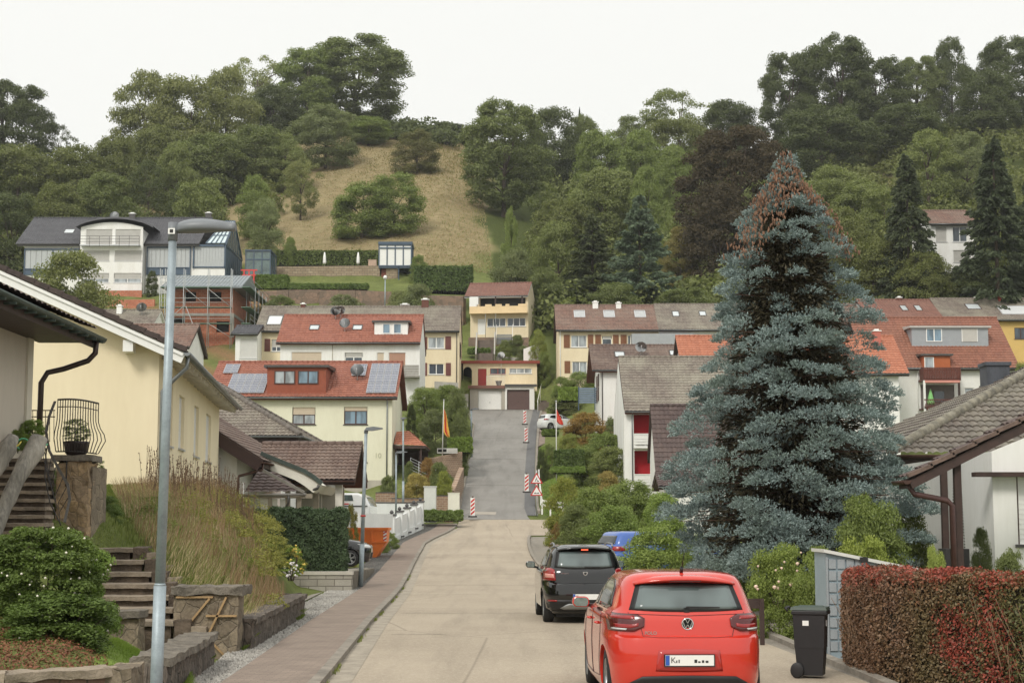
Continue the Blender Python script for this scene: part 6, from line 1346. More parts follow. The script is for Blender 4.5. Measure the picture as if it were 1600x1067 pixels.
small_lamp('thin street lamp at the white wall, shorter of the pair', 618.5, 846, 92, 619, 708, 618, 636, r=.055)
small_lamp('thin street lamp rising behind the sandstone wall', 630, 790, 99, 630, 655, 626, 635, r=.06)
small_lamp('street lamp left of the climbing grey street', 736.5, 712, 130, 736.5, 640, 736, 749, r=.08)
def flagpole(label, bpx, by, Y, tpx, ty, r=.045):
 base = P(bpx, by, Y); d = P(tpx, ty, Y) - base; t = thing('flag_pole', label, 'flag pole', base); mb = MB(); mb.tube([-d * .02, d], [r, r * .6], 10); mb.build('pole', M('white_pole', (216, 216, 212), .5, .05), t); mb = MB(); mb.lathe([(0, 0), (.06, .04), (.06, .08), (0, .12)], d, 8); mb.build('finial', ALU, t); return t, base
def flag(name, label, Y, poly, mats, bands, org):
 """hanging cloth: left edge x, right edge x by rows"""
 t = thing(name, label, 'flag', org); return t
t, bs = flagpole('white flag pole left of the grey street', 691, 716, 119, 693.5, 626)
fy = lin((222, 178, 72))
def cloth(label, org, rows, Y, mats, split):
 o = Vector(org); mb = MB(); nu = 13; nr = len(rows); pts = []
 for (y, x0, x1) in rows:
  for i in range(nu): s_ = i / (nu - 1); p = P(x0 + (x1 - x0) * s_, y, Y) - o; pts.append((p.x, p.y + .09 * math.sin(s_ * 9 + y * .06), p.z))
 mb.grid(pts, nu, nr);
 for j in range(nr - 1):
  for i in range(nu - 1): mb.m[j * (nu - 1) + i] = split((i + .5) / (nu - 1), (j + .5) / (nr - 1))
 ob = mb.build('flag', mats, None); ob.location = o; so_ = ob.modifiers.new('t', 'SOLIDIFY'); so_.thickness = .01
 return tag(ob, label, 'flag')
YF = M('yellow_flag_cloth', (226, 182, 84), .8, .08, 3); RF = M('red_flag_cloth', (196, 66, 48), .8, .08, 3)
cloth('yellow and red striped flag hanging from the left pole', bs, [(640, 693.8, 694.5), (646, 693.6, 697), (655, 693.4, 699), (665, 693, 700), (674, 692.5, 702), (680, 696, 702.5), (683, 700, 702.6)], 119, [YF, RF], lambda u, v: 1 if .35 < (u + v * .15) < .66 else 0)
t, bs = flagpole('white flag pole right of the grey street', 869.5, 748, 116, 869, 628)
cloth('small plain red pennant on the right flag pole', bs, [(640, 869.4, 870), (645, 869.4, 872.5), (652, 869.4, 876), (658, 869.8, 879), (662, 873, 880), (664, 878, 880.5)], 116, [M('salmon_red_cloth', (214, 84, 66), .8, .08, 3)], lambda u, v: 0)
RW = M('retro_red', (188, 44, 40), .5, .05); WT = M('retro_white', (228, 228, 224), .5, .04); FOOT = M('recycled_foot', (66, 62, 60), .9, .15)
def beacon(label, px, py, Y, hgt, zg=None, group='red and white striped beacon posts along the street'):
 b_ = P(px, py, Y); t = thing('warning_beacon', label, 'warning beacon', b_, 0, group); w = .125; h0 = .12; h1 = hgt
 mb = MB(); mb.box(-w - .02, -.015, h0 - .02, w + .02, .03, h1 + .02);
 mb.box(-w - .02, -.02, h0 - .02, -w, .035, h1 + .02)
 mb.build('panel', WT, t); s_ = MB(); k = 4; sl_ = .22
 for i in range(k):
  z0 = h0 + (h1 - h0 - .1) * i / k; hh_ = (h1 - h0) / k * .5
  s_.prism([(-w, z0), (w, min(z0 + sl_, h1)), (w, min(z0 + sl_ + hh_, h1)), (-w, min(z0 + hh_, h1))], 'y', -.02, -.0155)
 s_.build('stripes', RW, t); mb = MB(); mb.box(-.28, -.2, 0, .28, .2, .1); mb.build('foot', FOOT, t); mb = MB(); mb.lathe([(.0, 0), (.05, 0), (.06, .06), (.03, .1)], (0, 0, h1 + .02), 8); mb.build('lamp_top', M('amber_top', (90, 70, 50), .5, .1), t)
 return t
beacon('red and white striped beacon on the left where the paving changes', 738.5, 808, 104, 1.25); beacon('lowest of the three striped beacons right of the grey street', 823, 769.5, 110.5, 1.25)
beacon('middle striped beacon right of the grey street', 822, 692, 138.5, 1.3); beacon('topmost striped beacon near the white parked car', 820, 663.5, 152, 1.35)
ws = thing('warning_sign', 'two red triangle warning signs on one post, roadworks above uneven road', 'sign', P(838.5, 800, 106.5)); ows = Vector(ws.location); mb = MB(); mb.tube([(0, .03, -.3), (0, .03, 2.75)], .03, 8); mb.build('post', ALU, ws); BK = M('sign_black', (24, 24, 24), .6, 0)
for zc, nm in ((PZ(749.5, 106.5) - ows.z, 'digger'), (PZ(768.5, 106.5) - ows.z, 'bumps')):
 def tri(s, y0, y1, m_, name): mb = MB(); h_ = s * .866; mb.prism([(-s / 2, zc - h_ / 3), (s / 2, zc - h_ / 3), (0, zc + h_ * 2 / 3)], 'y', y0, y1); return mb.build(name, m_, ws, bevel=.012)
 tri(.84, -.02, .0, RW, 'sign_rim'); tri(.6, -.026, -.02, WT, 'sign_face')
 mb = MB()
 if nm == 'bumps': mb.prism([(-.17, zc - .1), (.17, zc - .1), (.16, zc - .06), (.1, zc - .01), (.05, zc - .06), (0, zc - .065), (-.05, zc - .06), (-.1, zc - .01), (-.16, zc - .06)], 'y', -.03, -.0262)
 else:
  mb.prism([(.02, zc - .12), (.17, zc - .12), (.1, zc - .03)], 'y', -.03, -.0262); mb.bar((-.1, -.029, zc - .12), (-.05, -.029, zc - .02), .003, .03); mb.bar((-.04, -.029, zc - .12), (-.04, -.029, zc - .02), .003, .03); mb.bar((-.06, -.029, zc - .02), (.0, -.029, zc + .1), .003, .05); mb.bar((0, -.029, zc + .05), (.09, -.029, zc - .05), .003, .02); mb.lathe([(.0, -.029), (.03, -.029), (.03, -.0262), (0, -.0262)], (.02, 0, zc + .14), 10, axis='y')
 mb.build('pictogram', BK, ws)
wfn = thing('low_fence', 'low white board fence curving beside the warning signs', 'fence', P(845, 770, 108)); owf = Vector(wfn.location); mb = MB(); pts = [P(842, 735, 118), P(843.5, 752, 113), P(845, 768, 109), P(847, 782, 105.5), P(860, 784, 105), P(880, 786, 105)]
for a, b_ in zip(pts[:-1], pts[1:]):
 mb.bar(a - owf, b_ - owf, .04, .14); mb.bar(a - owf - Vector((0, 0, .28)), b_ - owf - Vector((0, 0, .28)), .04, .14)
mb.build('boards', PVC, wfn)
for p in pts: mb = MB(); p = p - owf; mb.box(p.x - .05, p.y + .03, p.z - .9, p.x + .05, p.y + .13, p.z + .1); mb.build('post', PVC, wfn)
mbx = thing('mail_box', 'row of pale mail boxes on the upper sandstone wall', 'mail box', P(702, 706, 119)); mb = MB(); mb.box(-.9, 0, -.1, .6, .3, .28); mb.build('casing', M('casing_grey', (196, 196, 190), .5, .1), mbx)
for i in range(2): mb = MB(); mb.box(-.84 + i * .75, -.02, 0, -.2 + i * .75, 0, .22); mb.build('door', DARK if i == 0 else BLIND, mbx)
sk = thing('skip_container', 'bright orange waste skip with red white corner stripes', 'skip', (PX(563, 72), 72, PZ(879, 72))); ORG = M('orange_paint', (236, 122, 44), .45, .08, 2); ok_ = Vector(sk.location)
kz = lambda p: PZ(p, 72) - ok_.z; kx = lambda p: PX(p, 72) - ok_.x; xr_ = kx(606);
mb = MB(); mb.prism([(kx(585), .05), (kx(604), kz(847)), (xr_, kz(828)), (-2.9, kz(828)), (-2.8, kz(847)), (-2.2, .05)], 'y', 0, 1.7); mb.build('hull', ORG, sk)
mb = MB(); mb.box(-3.0, -.06, kz(828), xr_ + .06, 1.76, kz(824)); mb.box(-2.8, -.05, kz(848), kx(604) + .04, .0, kz(845.5)); mb.build('rim', ORG, sk)
mb = MB()
for x in (-2.0, -1.2, -.35, .5): mb.box(x, -.05, kz(846), x + .07, 0, kz(828))
mb.build('rib', ORG, sk)
mb = MB(); x = kx(602); mb.box(x - .05, -.012, kz(845), x + .09, -.004, kz(830)); p_ = mb.build('stripe_panel', WT, sk); mb = MB()
for i in range(3): z = kz(845) + i * .15; mb.prism([(x - .05, z), (x + .09, z + .08), (x + .09, z + .15), (x - .05, z + .07)], 'y', -.016, -.0125)
mb.build('stripe', RW, p_)
BARK = M('bark', (92, 80, 68), .95, .3, 6, .03, 20)
def rot_quads(C, Nn, S, asp, rg, up=None):
 """rhombic leaves: centres C, normals Nn, sizes S"""
 n = len(C); r = rg.normal(size=(n, 3)); t = np.cross(Nn, r); t /= np.linalg.norm(t, axis=1, keepdims=True) + 1e-9
 if up is not None: t = up
 b = np.cross(Nn, t); b /= np.linalg.norm(b, axis=1, keepdims=True) + 1e-9
 S = S[:, None]; a = asp
 V = np.stack([C - t * S, C + b * S * a + t * S * .1, C + t * S, C - b * S * a + t * S * .1], 1)
 V[:, 0] += Nn * S * .15; V[:, 2] -= Nn * S * .25
 return V.reshape(-1, 3), np.arange(4 * n).reshape(n, 4)
def env(kind, z):
 z = np.clip(z, 0, 1)
 if kind == 'round': return .5 * np.sqrt(np.clip(1 - ((z - .56) / .45) ** 2, 0, 1)) ** .9
 if kind == 'oak': return .5 * np.sqrt(np.clip(1 - ((z - .55) / .46) ** 2, 0, 1)) ** .75
 if kind == 'bush': return .5 * np.clip(1 - (z - .3) ** 2 / .5, 0, 1) ** .55 * np.clip(z * 5 + .75, 0, 1)
 if kind == 'tall': return .5 * np.sin(np.pi * np.clip(z * .93 + .05, 0, 1) ** .8) ** .7
 if kind == 'cone': return .5 * np.clip(1 - z, 0, 1) ** .85 * np.clip(z * 6 + .5, 0, 1)
 if kind == 'column': return .5 * np.clip((1 - z) * 2.2, 0, 1) ** .6 * np.clip(z * 5 + .5, 0, 1)
def crown(name, kind, seed, mat, ncl=60, nl=16000, ls=.022, clr=.11, asp=.6, gap=0.0, zlo=.0):
 rg = np.random.default_rng(seed); C = []; Rr = []
 while len(C) < ncl:
  z = rg.uniform(max(zlo, .02), .98) if rg.uniform() > .12 or kind != 'bush' else rg.uniform(.02, .12); a = rg.uniform(0, 2 * np.pi); e = env(kind, z)
  lob = 1 + .16 * np.sin(a * 3 + seed) + .12 * np.sin(a * 5 + z * 7 + seed * 2); rr_ = e * lob * (rg.uniform(.35, 1) ** .5)
  if e < .03: continue
  c = np.array([rr_ * np.cos(a), rr_ * np.sin(a), z]); r = clr * rg.uniform(.6, 1.3) * (.45 + .55 * min(1, e / .35))
  C.append(c); Rr.append(r)
 C = np.array(C); Rr = np.array(Rr); mx = np.abs(C[:, :2]).max() + clr * .6
 C[:, :2] *= .5 / mx; w = Rr ** 2; idx = rg.choice(ncl, nl, p=w / w.sum())
 d = rg.normal(size=(nl, 3)); d /= np.linalg.norm(d, axis=1, keepdims=True); d[:, 2] = np.where(d[:, 2] < -.3, -d[:, 2], d[:, 2])
 rad = Rr[idx] * (rg.uniform(.45, 1.12, nl)); sc = np.array([1.15, 1.15, .8])
 Pp = C[idx] + d * rad[:, None] * sc; keep = (Pp[:, 2] > 0); Pp = Pp[keep]; d = d[keep]
 N_ = d * .8 + rg.normal(size=Pp.shape) * .55 + np.array([0, 0, .35]); N_ /= np.linalg.norm(N_, axis=1, keepdims=True)
 S = ls * rg.uniform(.55, 1.25, len(Pp))
 V, Fq = rot_quads(Pp, N_, S, asp, rg)
 return V, Fq, C
def conifer(seed, nl=12000, ls=.03, levels=26, droop=.25, ragged=.3):
 rg = np.random.default_rng(seed); P_ = []; N_ = []; T_ = []
 nb = levels * 11; zs = rg.uniform(.03, .985, nb); per = nl // nb
 for z in zs:
  a = rg.uniform(0, 2 * np.pi); L = (.5 * (1 - z) ** .82 + .02) * rg.uniform(1 - ragged, 1.0); s = rg.uniform(.15, 1, per) ** .6
  r = L * s; zz = z - droop * L * s + .1 * L * s ** 3; wd = .3 * L * (1 - s * .6) * rg.uniform(-1, 1, per)
  x = r * np.cos(a) - wd * np.sin(a); y = r * np.sin(a) + wd * np.cos(a)
  P_.append(np.stack([x, y, zz - np.abs(wd) * .35 + rg.normal(size=per) * .006], 1))
  t = np.stack([np.cos(a) * np.ones(per) - np.sin(a) * np.sign(wd) * .7, np.sin(a) + np.cos(a) * np.sign(wd) * .7, -.35 * np.ones(per)], 1); T_.append(t)
 Pp = np.concatenate(P_); T = np.concatenate(T_); T /= np.linalg.norm(T, axis=1, keepdims=True); keep = Pp[:, 2] > 0; Pp = Pp[keep]; T = T[keep]
 N = np.cross(T, rg.normal(size=T.shape)); N /= np.linalg.norm(N, axis=1, keepdims=True)
 V, Fq = rot_quads(Pp, N, ls * rg.uniform(.6, 1.3, len(Pp)), .32, rg, up=T); return V, Fq
LEAF = leaf_mat('tree_leaves', (98, 104, 66), (146, 150, 102), trans=.35); LEAFN = leaf_mat('bush_leaves', (88, 100, 58), (142, 152, 96), trans=.3); NEED = leaf_mat('dark_needles', (66, 76, 58), (108, 116, 86), trans=.15)
PROTO = {}
def trunk_mesh(seed, C=None, tr=.022, h=.6):
 rg = np.random.default_rng(seed); mb = MB(); p0 = Vector((0, 0, -.08)); top = Vector((rg.normal() * .02, rg.normal() * .02, h))
 mb.tube([p0, Vector((0, 0, .02)), top * .5, top], [tr * 1.5, tr * 1.15, tr * .85, tr * .35], 8)
 if C is not None:
  for i in rg.choice(len(C), 9, replace=False):
   e = Vector(C[i]); b = top * float(rg.uniform(.3, .9)); b.z = min(b.z, e.z * .8 + .02); m_ = b.lerp(e, .55) + Vector((0, 0, .03)); mb.tube([b, m_, e], [tr * .5, tr * .3, tr * .1], 5, cap=False)
 return mb
for kd, n_, kw in (('round', 3, dict(ncl=130, nl=34000, ls=.0135, clr=.11)), ('oak', 2, dict(ncl=260, nl=60000, ls=.0105, clr=.07)), ('bush', 4, dict(ncl=120, nl=34000, ls=.0135, clr=.12)), ('tall', 2, dict(ncl=140, nl=34000, ls=.0125, clr=.1)),
     ('airy', 2, dict(ncl=90, nl=15000, ls=.0125, clr=.085)), ('column', 1, dict(ncl=110, nl=20000, ls=.015, clr=.1))):
 for s_ in range(n_):
  V, Fq, C = crown(kd, 'round' if kd == 'airy' else kd, 11 + s_ * 7 + len(kd), LEAF, **kw)
  o = npmesh('crown', V, Fq, LEAF); t = trunk_mesh(s_ + 3, C, h=.75 if kd != 'bush' else .5).build('trunk', BARK); PROTO[(kd, s_)] = (o.data, t.data); bpy.data.objects.remove(o); bpy.data.objects.remove(t)
for s_, (lv, dr, rg_) in enumerate(((26, .3, .35), (20, .1, .5), (30, .45, .3))):
 V, Fq = conifer(40 + s_, 30000, .019, lv, dr, rg_); o = npmesh('crown', V, Fq, NEED); t = trunk_mesh(s_, None, .016, .96).build('trunk', BARK); PROTO[('conifer', s_)] = (o.data, t.data); bpy.data.objects.remove(o); bpy.data.objects.remove(t)
def tree(name, label, px, Y, ytop, wpx, kind='round', v=0, tint=(1, 1, 1), cat='tree', group=None, sink=.3, zb=None, rz=None):
 X = PX(px, Y, 300 if Y > 180 else 700); z0 = (gz(X, Y) if zb is None else zb) - sink; zt = PZ(ytop, Y); h = max(.4, zt - z0); w = wpx * Y / F
 cr, tr = PROTO[(kind, v)]; t = thing(name, label, cat, (X, Y, z0), 0, group)
 rz = random.Random(int(px * 7 + Y)).uniform(0, 6.28) if rz is None else rz
 for nm, me in (('crown', cr), ('trunk', tr)):
  o = bpy.data.objects.new(nm, me); COL.objects.link(o); o.parent = t; o.scale = (w, w, h) if nm == 'crown' else (h * .6, h * .6, h); o.rotation_euler = (0, 0, rz)
  if nm == 'trunk' : o.scale = (w * .95, w * .95, h)
  if nm == 'crown': o.color = (*tint, 1)
 return t
OL = (1.08, 1.06, .95); DK = (.5, .56, .5); MD = (.85, .92, .8); BR = (1.0, 1.14, .8); GY = (.95, 1.0, 1.05); DO = (.8, .82, .65); LG = (1.02, 1.08, .9)
TL = [
 # skyline and wood on the left
 ('leafy_tree', 'large airy dark tree cut by the left edge on the skyline', 8, 300, 132, 150, 'oak', 0, DK), ('leafy_tree', 'low dark tree on the skyline right of the left edge tree', 88, 305, 196, 70, 'airy', 0, DK),
 ('leafy_tree', 'broad olive tree at the left edge above the hillside house', 30, 262, 236, 150, 'round', 0, DO), ('leafy_tree', 'olive tree above the left roof end of the hillside house', 118, 262, 236, 140, 'round', 1, DO), ('leafy_tree', 'tall olive tree behind the left roof end', 178, 268, 212, 110, 'tall', 0, DO),
 ('bush', 'dark bush by the left roof end of the hillside house', 20, 226, 300, 100, 'bush', 0, DK), ('bush', 'rounded olive bush left above the roof ridge', 92, 232, 290, 110, 'bush', 1, DO), ('bush', 'wide dark bush above the arched bay', 165, 236, 275, 120, 'bush', 2, MD),
 ('leafy_tree', 'tall pale olive tree on the left shoulder of the skyline', 222, 300, 114, 120, 'tall', 1, OL), ('leafy_tree', 'wide olive tree on the skyline between two taller trees', 295, 300, 132, 150, 'round', 2, OL), ('leafy_tree', 'high olive tree with pointed top on the skyline', 352, 308, 106, 120, 'tall', 0, OL),
 ('bare_tree', 'thin grey half bare tree behind the skyline', 398, 330, 92, 120, 'airy', 1, (1.3, 1.3, 1.3)), ('oak', 'huge dark green oak dominating the left skyline', 556, 338, 66, 205, 'oak', 0, MD), ('oak', 'lighter green oak attached left of the huge oak', 478, 330, 80, 110, 'oak', 1, BR),
 ('leafy_tree', 'dark tree under the light oak on the skyline', 425, 322, 140, 90, 'round', 0, DK), ('leafy_tree', 'grey green willowy tree below the huge oak', 508, 300, 165, 120, 'tall', 1, GY), ('leafy_tree', 'bright green round tree at the upper meadow edge', 575, 318, 186, 85, 'round', 1, BR), ('leafy_tree', 'dark low tree right of the bright round tree', 612, 330, 195, 60, 'round', 0, DK),
 ('leafy_tree', 'olive tree in the middle of the left wood', 250, 285, 205, 110, 'round', 0, DO), ('leafy_tree', 'pale leafy tree in the middle of the left wood', 275, 268, 222, 75, 'tall', 0, LG), ('leafy_tree', 'dark tree with visible trunk above the brown gap', 230, 262, 255, 70, 'airy', 0, DK),
 ('leafy_tree', 'broad mid green tree below the pointed skyline tree', 330, 280, 215, 140, 'round', 1, MD), ('leafy_tree', 'wide green tree in the centre of the left wood', 400, 285, 205, 130, 'round', 2, MD), ('leafy_tree', 'light grey green tree right of the centre of the left wood', 445, 282, 210, 80, 'tall', 1, LG),
 ('apple_tree', 'small open orchard tree with bare limbs on the meadow', 470, 262, 248, 66, 'airy', 1, OL), ('bush', 'round dark bush tree standing alone on the upper meadow', 652, 292, 204, 74, 'bush', 0, (.75, .68, .62)),
 ('bush', 'grey green bush over the middle of the grey roof', 318, 240, 282, 100, 'bush', 3, LG), ('bush', 'mid green bush right of the roof chimney', 398, 250, 276, 60, 'bush', 1, BR), ('apple_tree', 'pale silver green orchard tree beside the glass gable', 415, 236, 312, 62, 'bush', 2, (1.15, 1.22, 1.25)),
 ('bush', 'dark bush behind the grey green bush', 282, 244, 290, 50, 'bush', 1, DK),
 ('walnut_tree', 'large light green bushy tree alone in the meadow, left half', 566, 246, 288, 112, 'bush', 1, BR), ('walnut_tree', 'large light green bushy tree alone in the meadow, right half', 618, 247, 272, 96, 'bush', 3, BR),
 ('leafy_tree', 'small dark tree on the saddle of the skyline, left of two', 700, 340, 195, 60, 'round', 0, DK), ('leafy_tree', 'small dark tree on the saddle of the skyline, right of two', 738, 338, 200, 60, 'round', 1, DK),
 ('lime_tree', 'big dense dark green tree at the right meadow edge', 787, 268, 166, 165, 'oak', 1, MD),
 # middle and right
 ('leafy_tree', 'dark tree behind the big dense tree', 868, 305, 176, 100, 'round', 2, DK), ('leafy_tree', 'mid green skyline tree with a dark spire behind', 912, 310, 180, 80, 'tall', 0, MD), ('spruce', 'tiny dark conifer tip poking above the skyline', 906, 320, 167, 18, 'conifer', 0, DK),
 ('leafy_tree', 'bright green tree on the slope right of the big dense tree', 938, 280, 212, 90, 'round', 0, BR), ('leafy_tree', 'bright green tree beside the other bright tree', 1000, 285, 210, 90, 'round', 1, BR), ('leafy_tree', 'dark skyline tree left of the airy crown', 985, 318, 182, 80, 'tall', 1, MD),
 ('leafy_tree', 'airy light crowned tree on the skyline', 1060, 322, 143, 125, 'airy', 0, LG), ('leafy_tree', 'dark tree under the airy skyline crown', 1060, 300, 190, 120, 'round', 2, DO), ('leafy_tree', 'fresh green tree left of the copper beech', 1055, 270, 226, 80, 'tall', 0, BR),
 ('leafy_tree', 'dark tree filling the skyline before the right wood', 1140, 312, 165, 100, 'round', 0, DK), ('leafy_tree', 'rounded yellow green tree under the bright trees', 945, 250, 272, 120, 'round', 0, LG), ('leafy_tree', 'mid green tree right of the rounded yellow green tree', 1010, 245, 262, 70, 'tall', 1, BR),
 ('leafy_tree', 'dark olive tree above the small cream house', 880, 232, 318, 120, 'round', 1, DO), ('cypress', 'slim leaning light green columnar cypress', 798, 200, 326, 34, 'column', 0, BR), ('bush', 'grey green bush left behind the small cream house', 805, 198, 392, 80, 'bush', 2, GY),
 ('larch', 'light feathery tree behind the small cream house', 870, 204, 345, 95, 'tall', 0, LG), ('spruce', 'dark green conifer above the long cream house', 925, 202, 334, 165, 'conifer', 0, (1, 1, .8)), ('blue_spruce', 'grey blue spruce with brown cone tip above the long roof', 1000, 192, 304, 175, 'conifer', 1, (1.25, 1.4, 1.6)),
 ('leafy_tree', 'reddish green tree between grey spruce and copper beech', 1062, 206, 355, 70, 'tall', 1, (1.2, .95, .8)), ('copper_beech', 'tall dark purple copper beech behind the blue spruce', 1152, 212, 205, 205, 'oak', 0, (.36, .25, .3)), ('copper_beech', 'lower dark purple part of the copper beech wood left of the blue spruce', 1125, 204, 290, 150, 'bush', 1, (.34, .24, .29)),
 ('bush', 'green bush line behind the long roof, left part', 960, 186, 442, 90, 'bush', 3, MD), ('bush', 'green bush line behind the long roof, right part', 1070, 186, 450, 100, 'bush', 0, MD), ('bush', 'dark bush right behind the small cream house', 850, 196, 420, 70, 'bush', 1, MD),
 ('leafy_tree', 'tall dark tree group at the start of the right wood', 1236, 305, 88, 110, 'oak', 1, DK), ('leafy_tree', 'massive dark tree on the right skyline', 1312, 308, 64, 150, 'oak', 0, DK), ('leafy_tree', 'massive dark tree right of the highest crown', 1372, 310, 96, 130, 'oak', 1, DK), ('leafy_tree', 'dark tree on the skyline above the birch', 1440, 318, 92, 100, 'oak', 0, MD),
 ('leafy_tree', 'narrow high dark tree top on the right skyline', 1492, 318, 58, 80, 'tall', 0, DK), ('leafy_tree', 'dark tree at the top right corner', 1582, 312, 64, 120, 'oak', 1, DK), ('leafy_tree', 'dark tree lower on the right skyline edge', 1540, 300, 120, 110, 'round', 2, DK), ('leafy_tree', 'dark understorey tree below the massive dark tree', 1290, 285, 175, 160, 'round', 0, DK), ('leafy_tree', 'dark understorey tree below the skyline birch', 1420, 290, 170, 150, 'round', 1, DK),
 ('bush', 'pale green shrubs right of the blue spruce tip', 1300, 232, 262, 110, 'bush', 2, LG), ('bush', 'light olive shrubs above the white forest house', 1345, 226, 285, 120, 'bush', 1, LG), ('birch', 'tall light green birch above the white forest house', 1450, 236, 205, 110, 'tall', 1, LG), ('birch', 'grey green drooping birch at the right', 1515, 238, 208, 100, 'tall', 0, GY),
 ('spruce', 'narrow dark spruce left of the white forest house', 1428, 176, 236, 165, 'conifer', 2, (.72, .74, .66)), ('spruce', 'broad dark spruce right of the white forest house', 1568, 172, 214, 205, 'conifer', 0, (.62, .66, .6)), ('spruce', 'dark spruce cut by the right edge', 1645, 176, 200, 180, 'conifer', 2, (.62, .66, .6)),
 ('bush', 'mid green bush right of the blue spruce above the roofs', 1370, 178, 372, 120, 'bush', 3, DO), ('bush', 'dark bush below the narrow dark spruce', 1450, 174, 395, 100, 'bush', 0, DO), ('bush', 'dark bush below the white forest house', 1520, 174, 420, 110, 'bush', 2, DK), ('leafy_tree', 'olive tree half hidden by the blue spruce', 1310, 182, 330, 130, 'round', 1, DO), ('leafy_tree', 'pale green tree at the upper slope gap', 1380, 210, 300, 90, 'round', 2, LG),
 # around the houses
 ('bush', 'grey green shrub in front of the hillside house', 105, 168, 398, 150, 'bush', 2, (1.0, 1.0, .85)), ('bush', 'dark round bush at the hillside house corner', 241, 203, 424, 22, 'bush', 1, DK), ('bush', 'pale green tall plant at the terrace hedge', 455, 220, 370, 26, 'tall', 0, BR),
 ('clipped_bush', 'round clipped bush right of the garden pavilion', 655, 213, 398, 28, 'bush', 0, BR), ('bush', 'grey green shrub above the cream roof', 655, 187, 446, 70, 'bush', 2, GY), ('bush', 'silvery shrub right of the terrace lamp', 625, 190, 455, 50, 'bush', 1, (1.2, 1.2, 1.2)), ('bush', 'green shrub behind the twin house ridge', 540, 190, 462, 70, 'bush', 3, GY), ('bush', 'dark green shrub below the scaffold edge', 440, 190, 462, 60, 'bush', 0, MD),
 ('bush', 'large green bush left of the flag pole', 665, 132, 605, 62, 'bush', 0, BR), ('bush', 'dark bush right of the flag pole', 713, 128, 608, 46, 'bush', 1, MD), ('bush', 'leafy bush under the cream gable', 700, 140, 603, 60, 'bush', 2, BR), ('bush', 'grey green bush behind the red yellow flag', 680, 124, 640, 52, 'bush', 3, GY), ('bush', 'dense bush low beside the flag pole', 716, 124, 645, 36, 'bush', 0, MD),
 ('cypress', 'dark columnar thuja beside the lime house', 643, 121, 633, 20, 'column', 0, DK), ('bush', 'yellow green globe shrub on the sandstone wall', 693, 104.5, 737, 32, 'bush', 1, (1.3, 1.3, .7)), ('bush', 'dark green shrub above the yellow green globe', 686, 107, 724, 42, 'bush', 2, MD), ('hydrangea', 'large faded pink hydrangea on the sandstone wall', 652, 105.5, 740, 46, 'bush', 3, (2.0, 1.5, 1.25)), ('bush', 'green bush at the corner of the lime house', 607, 105, 742, 28, 'bush', 0, MD), ('hydrangea', 'reddish shrub by the porch steps', 668, 112, 716, 28, 'bush', 1, (1.6, .9, .8)), ('bush', 'small bush under the orange porch', 640, 109, 722, 22, 'bush', 2, MD),
 ('bush', 'green bush behind the upper sandstone wall', 665, 122, 690, 30, 'bush', 3, GY), ('shrub', 'green shrub between skip and white piers', 611, 80, 832, 28, 'bush', 0, BR), ('conifer_cone', 'small brownish cone shaped conifer behind the hedge', 549, 63, 789, 27, 'column', 0, (1.0, .85, .55)),
 ('bush', 'small bush on the lawn of the cream steps', 789, 181, 532, 26, 'bush', 1, LG), ('bush', 'green shrub below the small cream house', 808, 184, 524, 28, 'bush', 2, MD), ('bush', 'tall flowering shrub right of the garages', 842, 176, 514, 32, 'tall', 0, (1.3, 1.35, .8)), ('bush', 'lower green shrub right of the garages', 850, 174, 550, 26, 'bush', 3, BR), ('bush', 'grey shrub behind the tilted white board', 818, 178, 540, 24, 'bush', 0, GY), ('bush', 'shrub row under the cream terrace wall', 905, 158, 582, 60, 'bush', 1, BR), ('bush', 'grassy bush left under the cream terrace wall', 878, 157, 590, 40, 'bush', 2, BR),
 ('olive_bush', 'grey olive bush behind the white parked car', 886, 156, 620, 58, 'bush', 2, (.95, .95, .9)), ('maple', 'low spreading reddish brown maple right of the flag', 915, 132, 646, 86, 'bush', 1, (1.5, .88, .62)), ('bush', 'dark bush right of the reddish maple', 960, 128, 650, 40, 'bush', 0, MD),
 ('bush', 'yellow green bush below the reddish maple', 888, 126, 678, 40, 'bush', 3, (1.35, 1.35, .9)), ('bush', 'large light green bush beside the white gable', 945, 120, 676, 90, 'bush', 0, BR), ('bush', 'grey green bush under the white gable', 955, 114, 700, 80, 'bush', 2, (1.1, 1.15, .95)), ('bush', 'green bush left of the white gable foot', 918, 117, 700, 60, 'bush', 1, BR),
 ('bush', 'white flowering shrub beside the upper kerb', 860, 122, 694, 26, 'bush', 3, LG), ('round_bush', 'small dark round bush at the lawn edge', 846, 121, 701, 15, 'bush', 0, DK), ('hydrangea', 'pinkish shrub before the red loggia', 950, 104, 738, 50, 'bush', 2, (1.7, 1.25, 1.05)),
 ('round_bush', 'yellow green rounded shrub with brown stem by the junction', 882, 84, 748, 66, 'bush', 1, (1.3, 1.25, .65)), ('bush', 'broad green shrub right of the rounded shrub', 935, 76, 760, 110, 'bush', 0, BR), ('bush', 'tall green shrub before the red loggias', 985, 80, 752, 110, 'bush', 3, BR), ('bush', 'bright green shrub left of the spruce', 1035, 72, 772, 80, 'bush', 2, (1.25, 1.5, .95)),
 ('bush', 'dense green shrub low behind the blue car', 900, 72, 790, 70, 'bush', 2, MD), ('bush', 'brown leaved twig bush by the side road', 874, 78, 815, 30, 'bush', 3, (1.2, .75, .65)),
 ('willow_bush', 'round light green willow bush behind the two cars', 1026, 42, 824, 136, 'bush', 1, (1.2, 1.4, .9)),
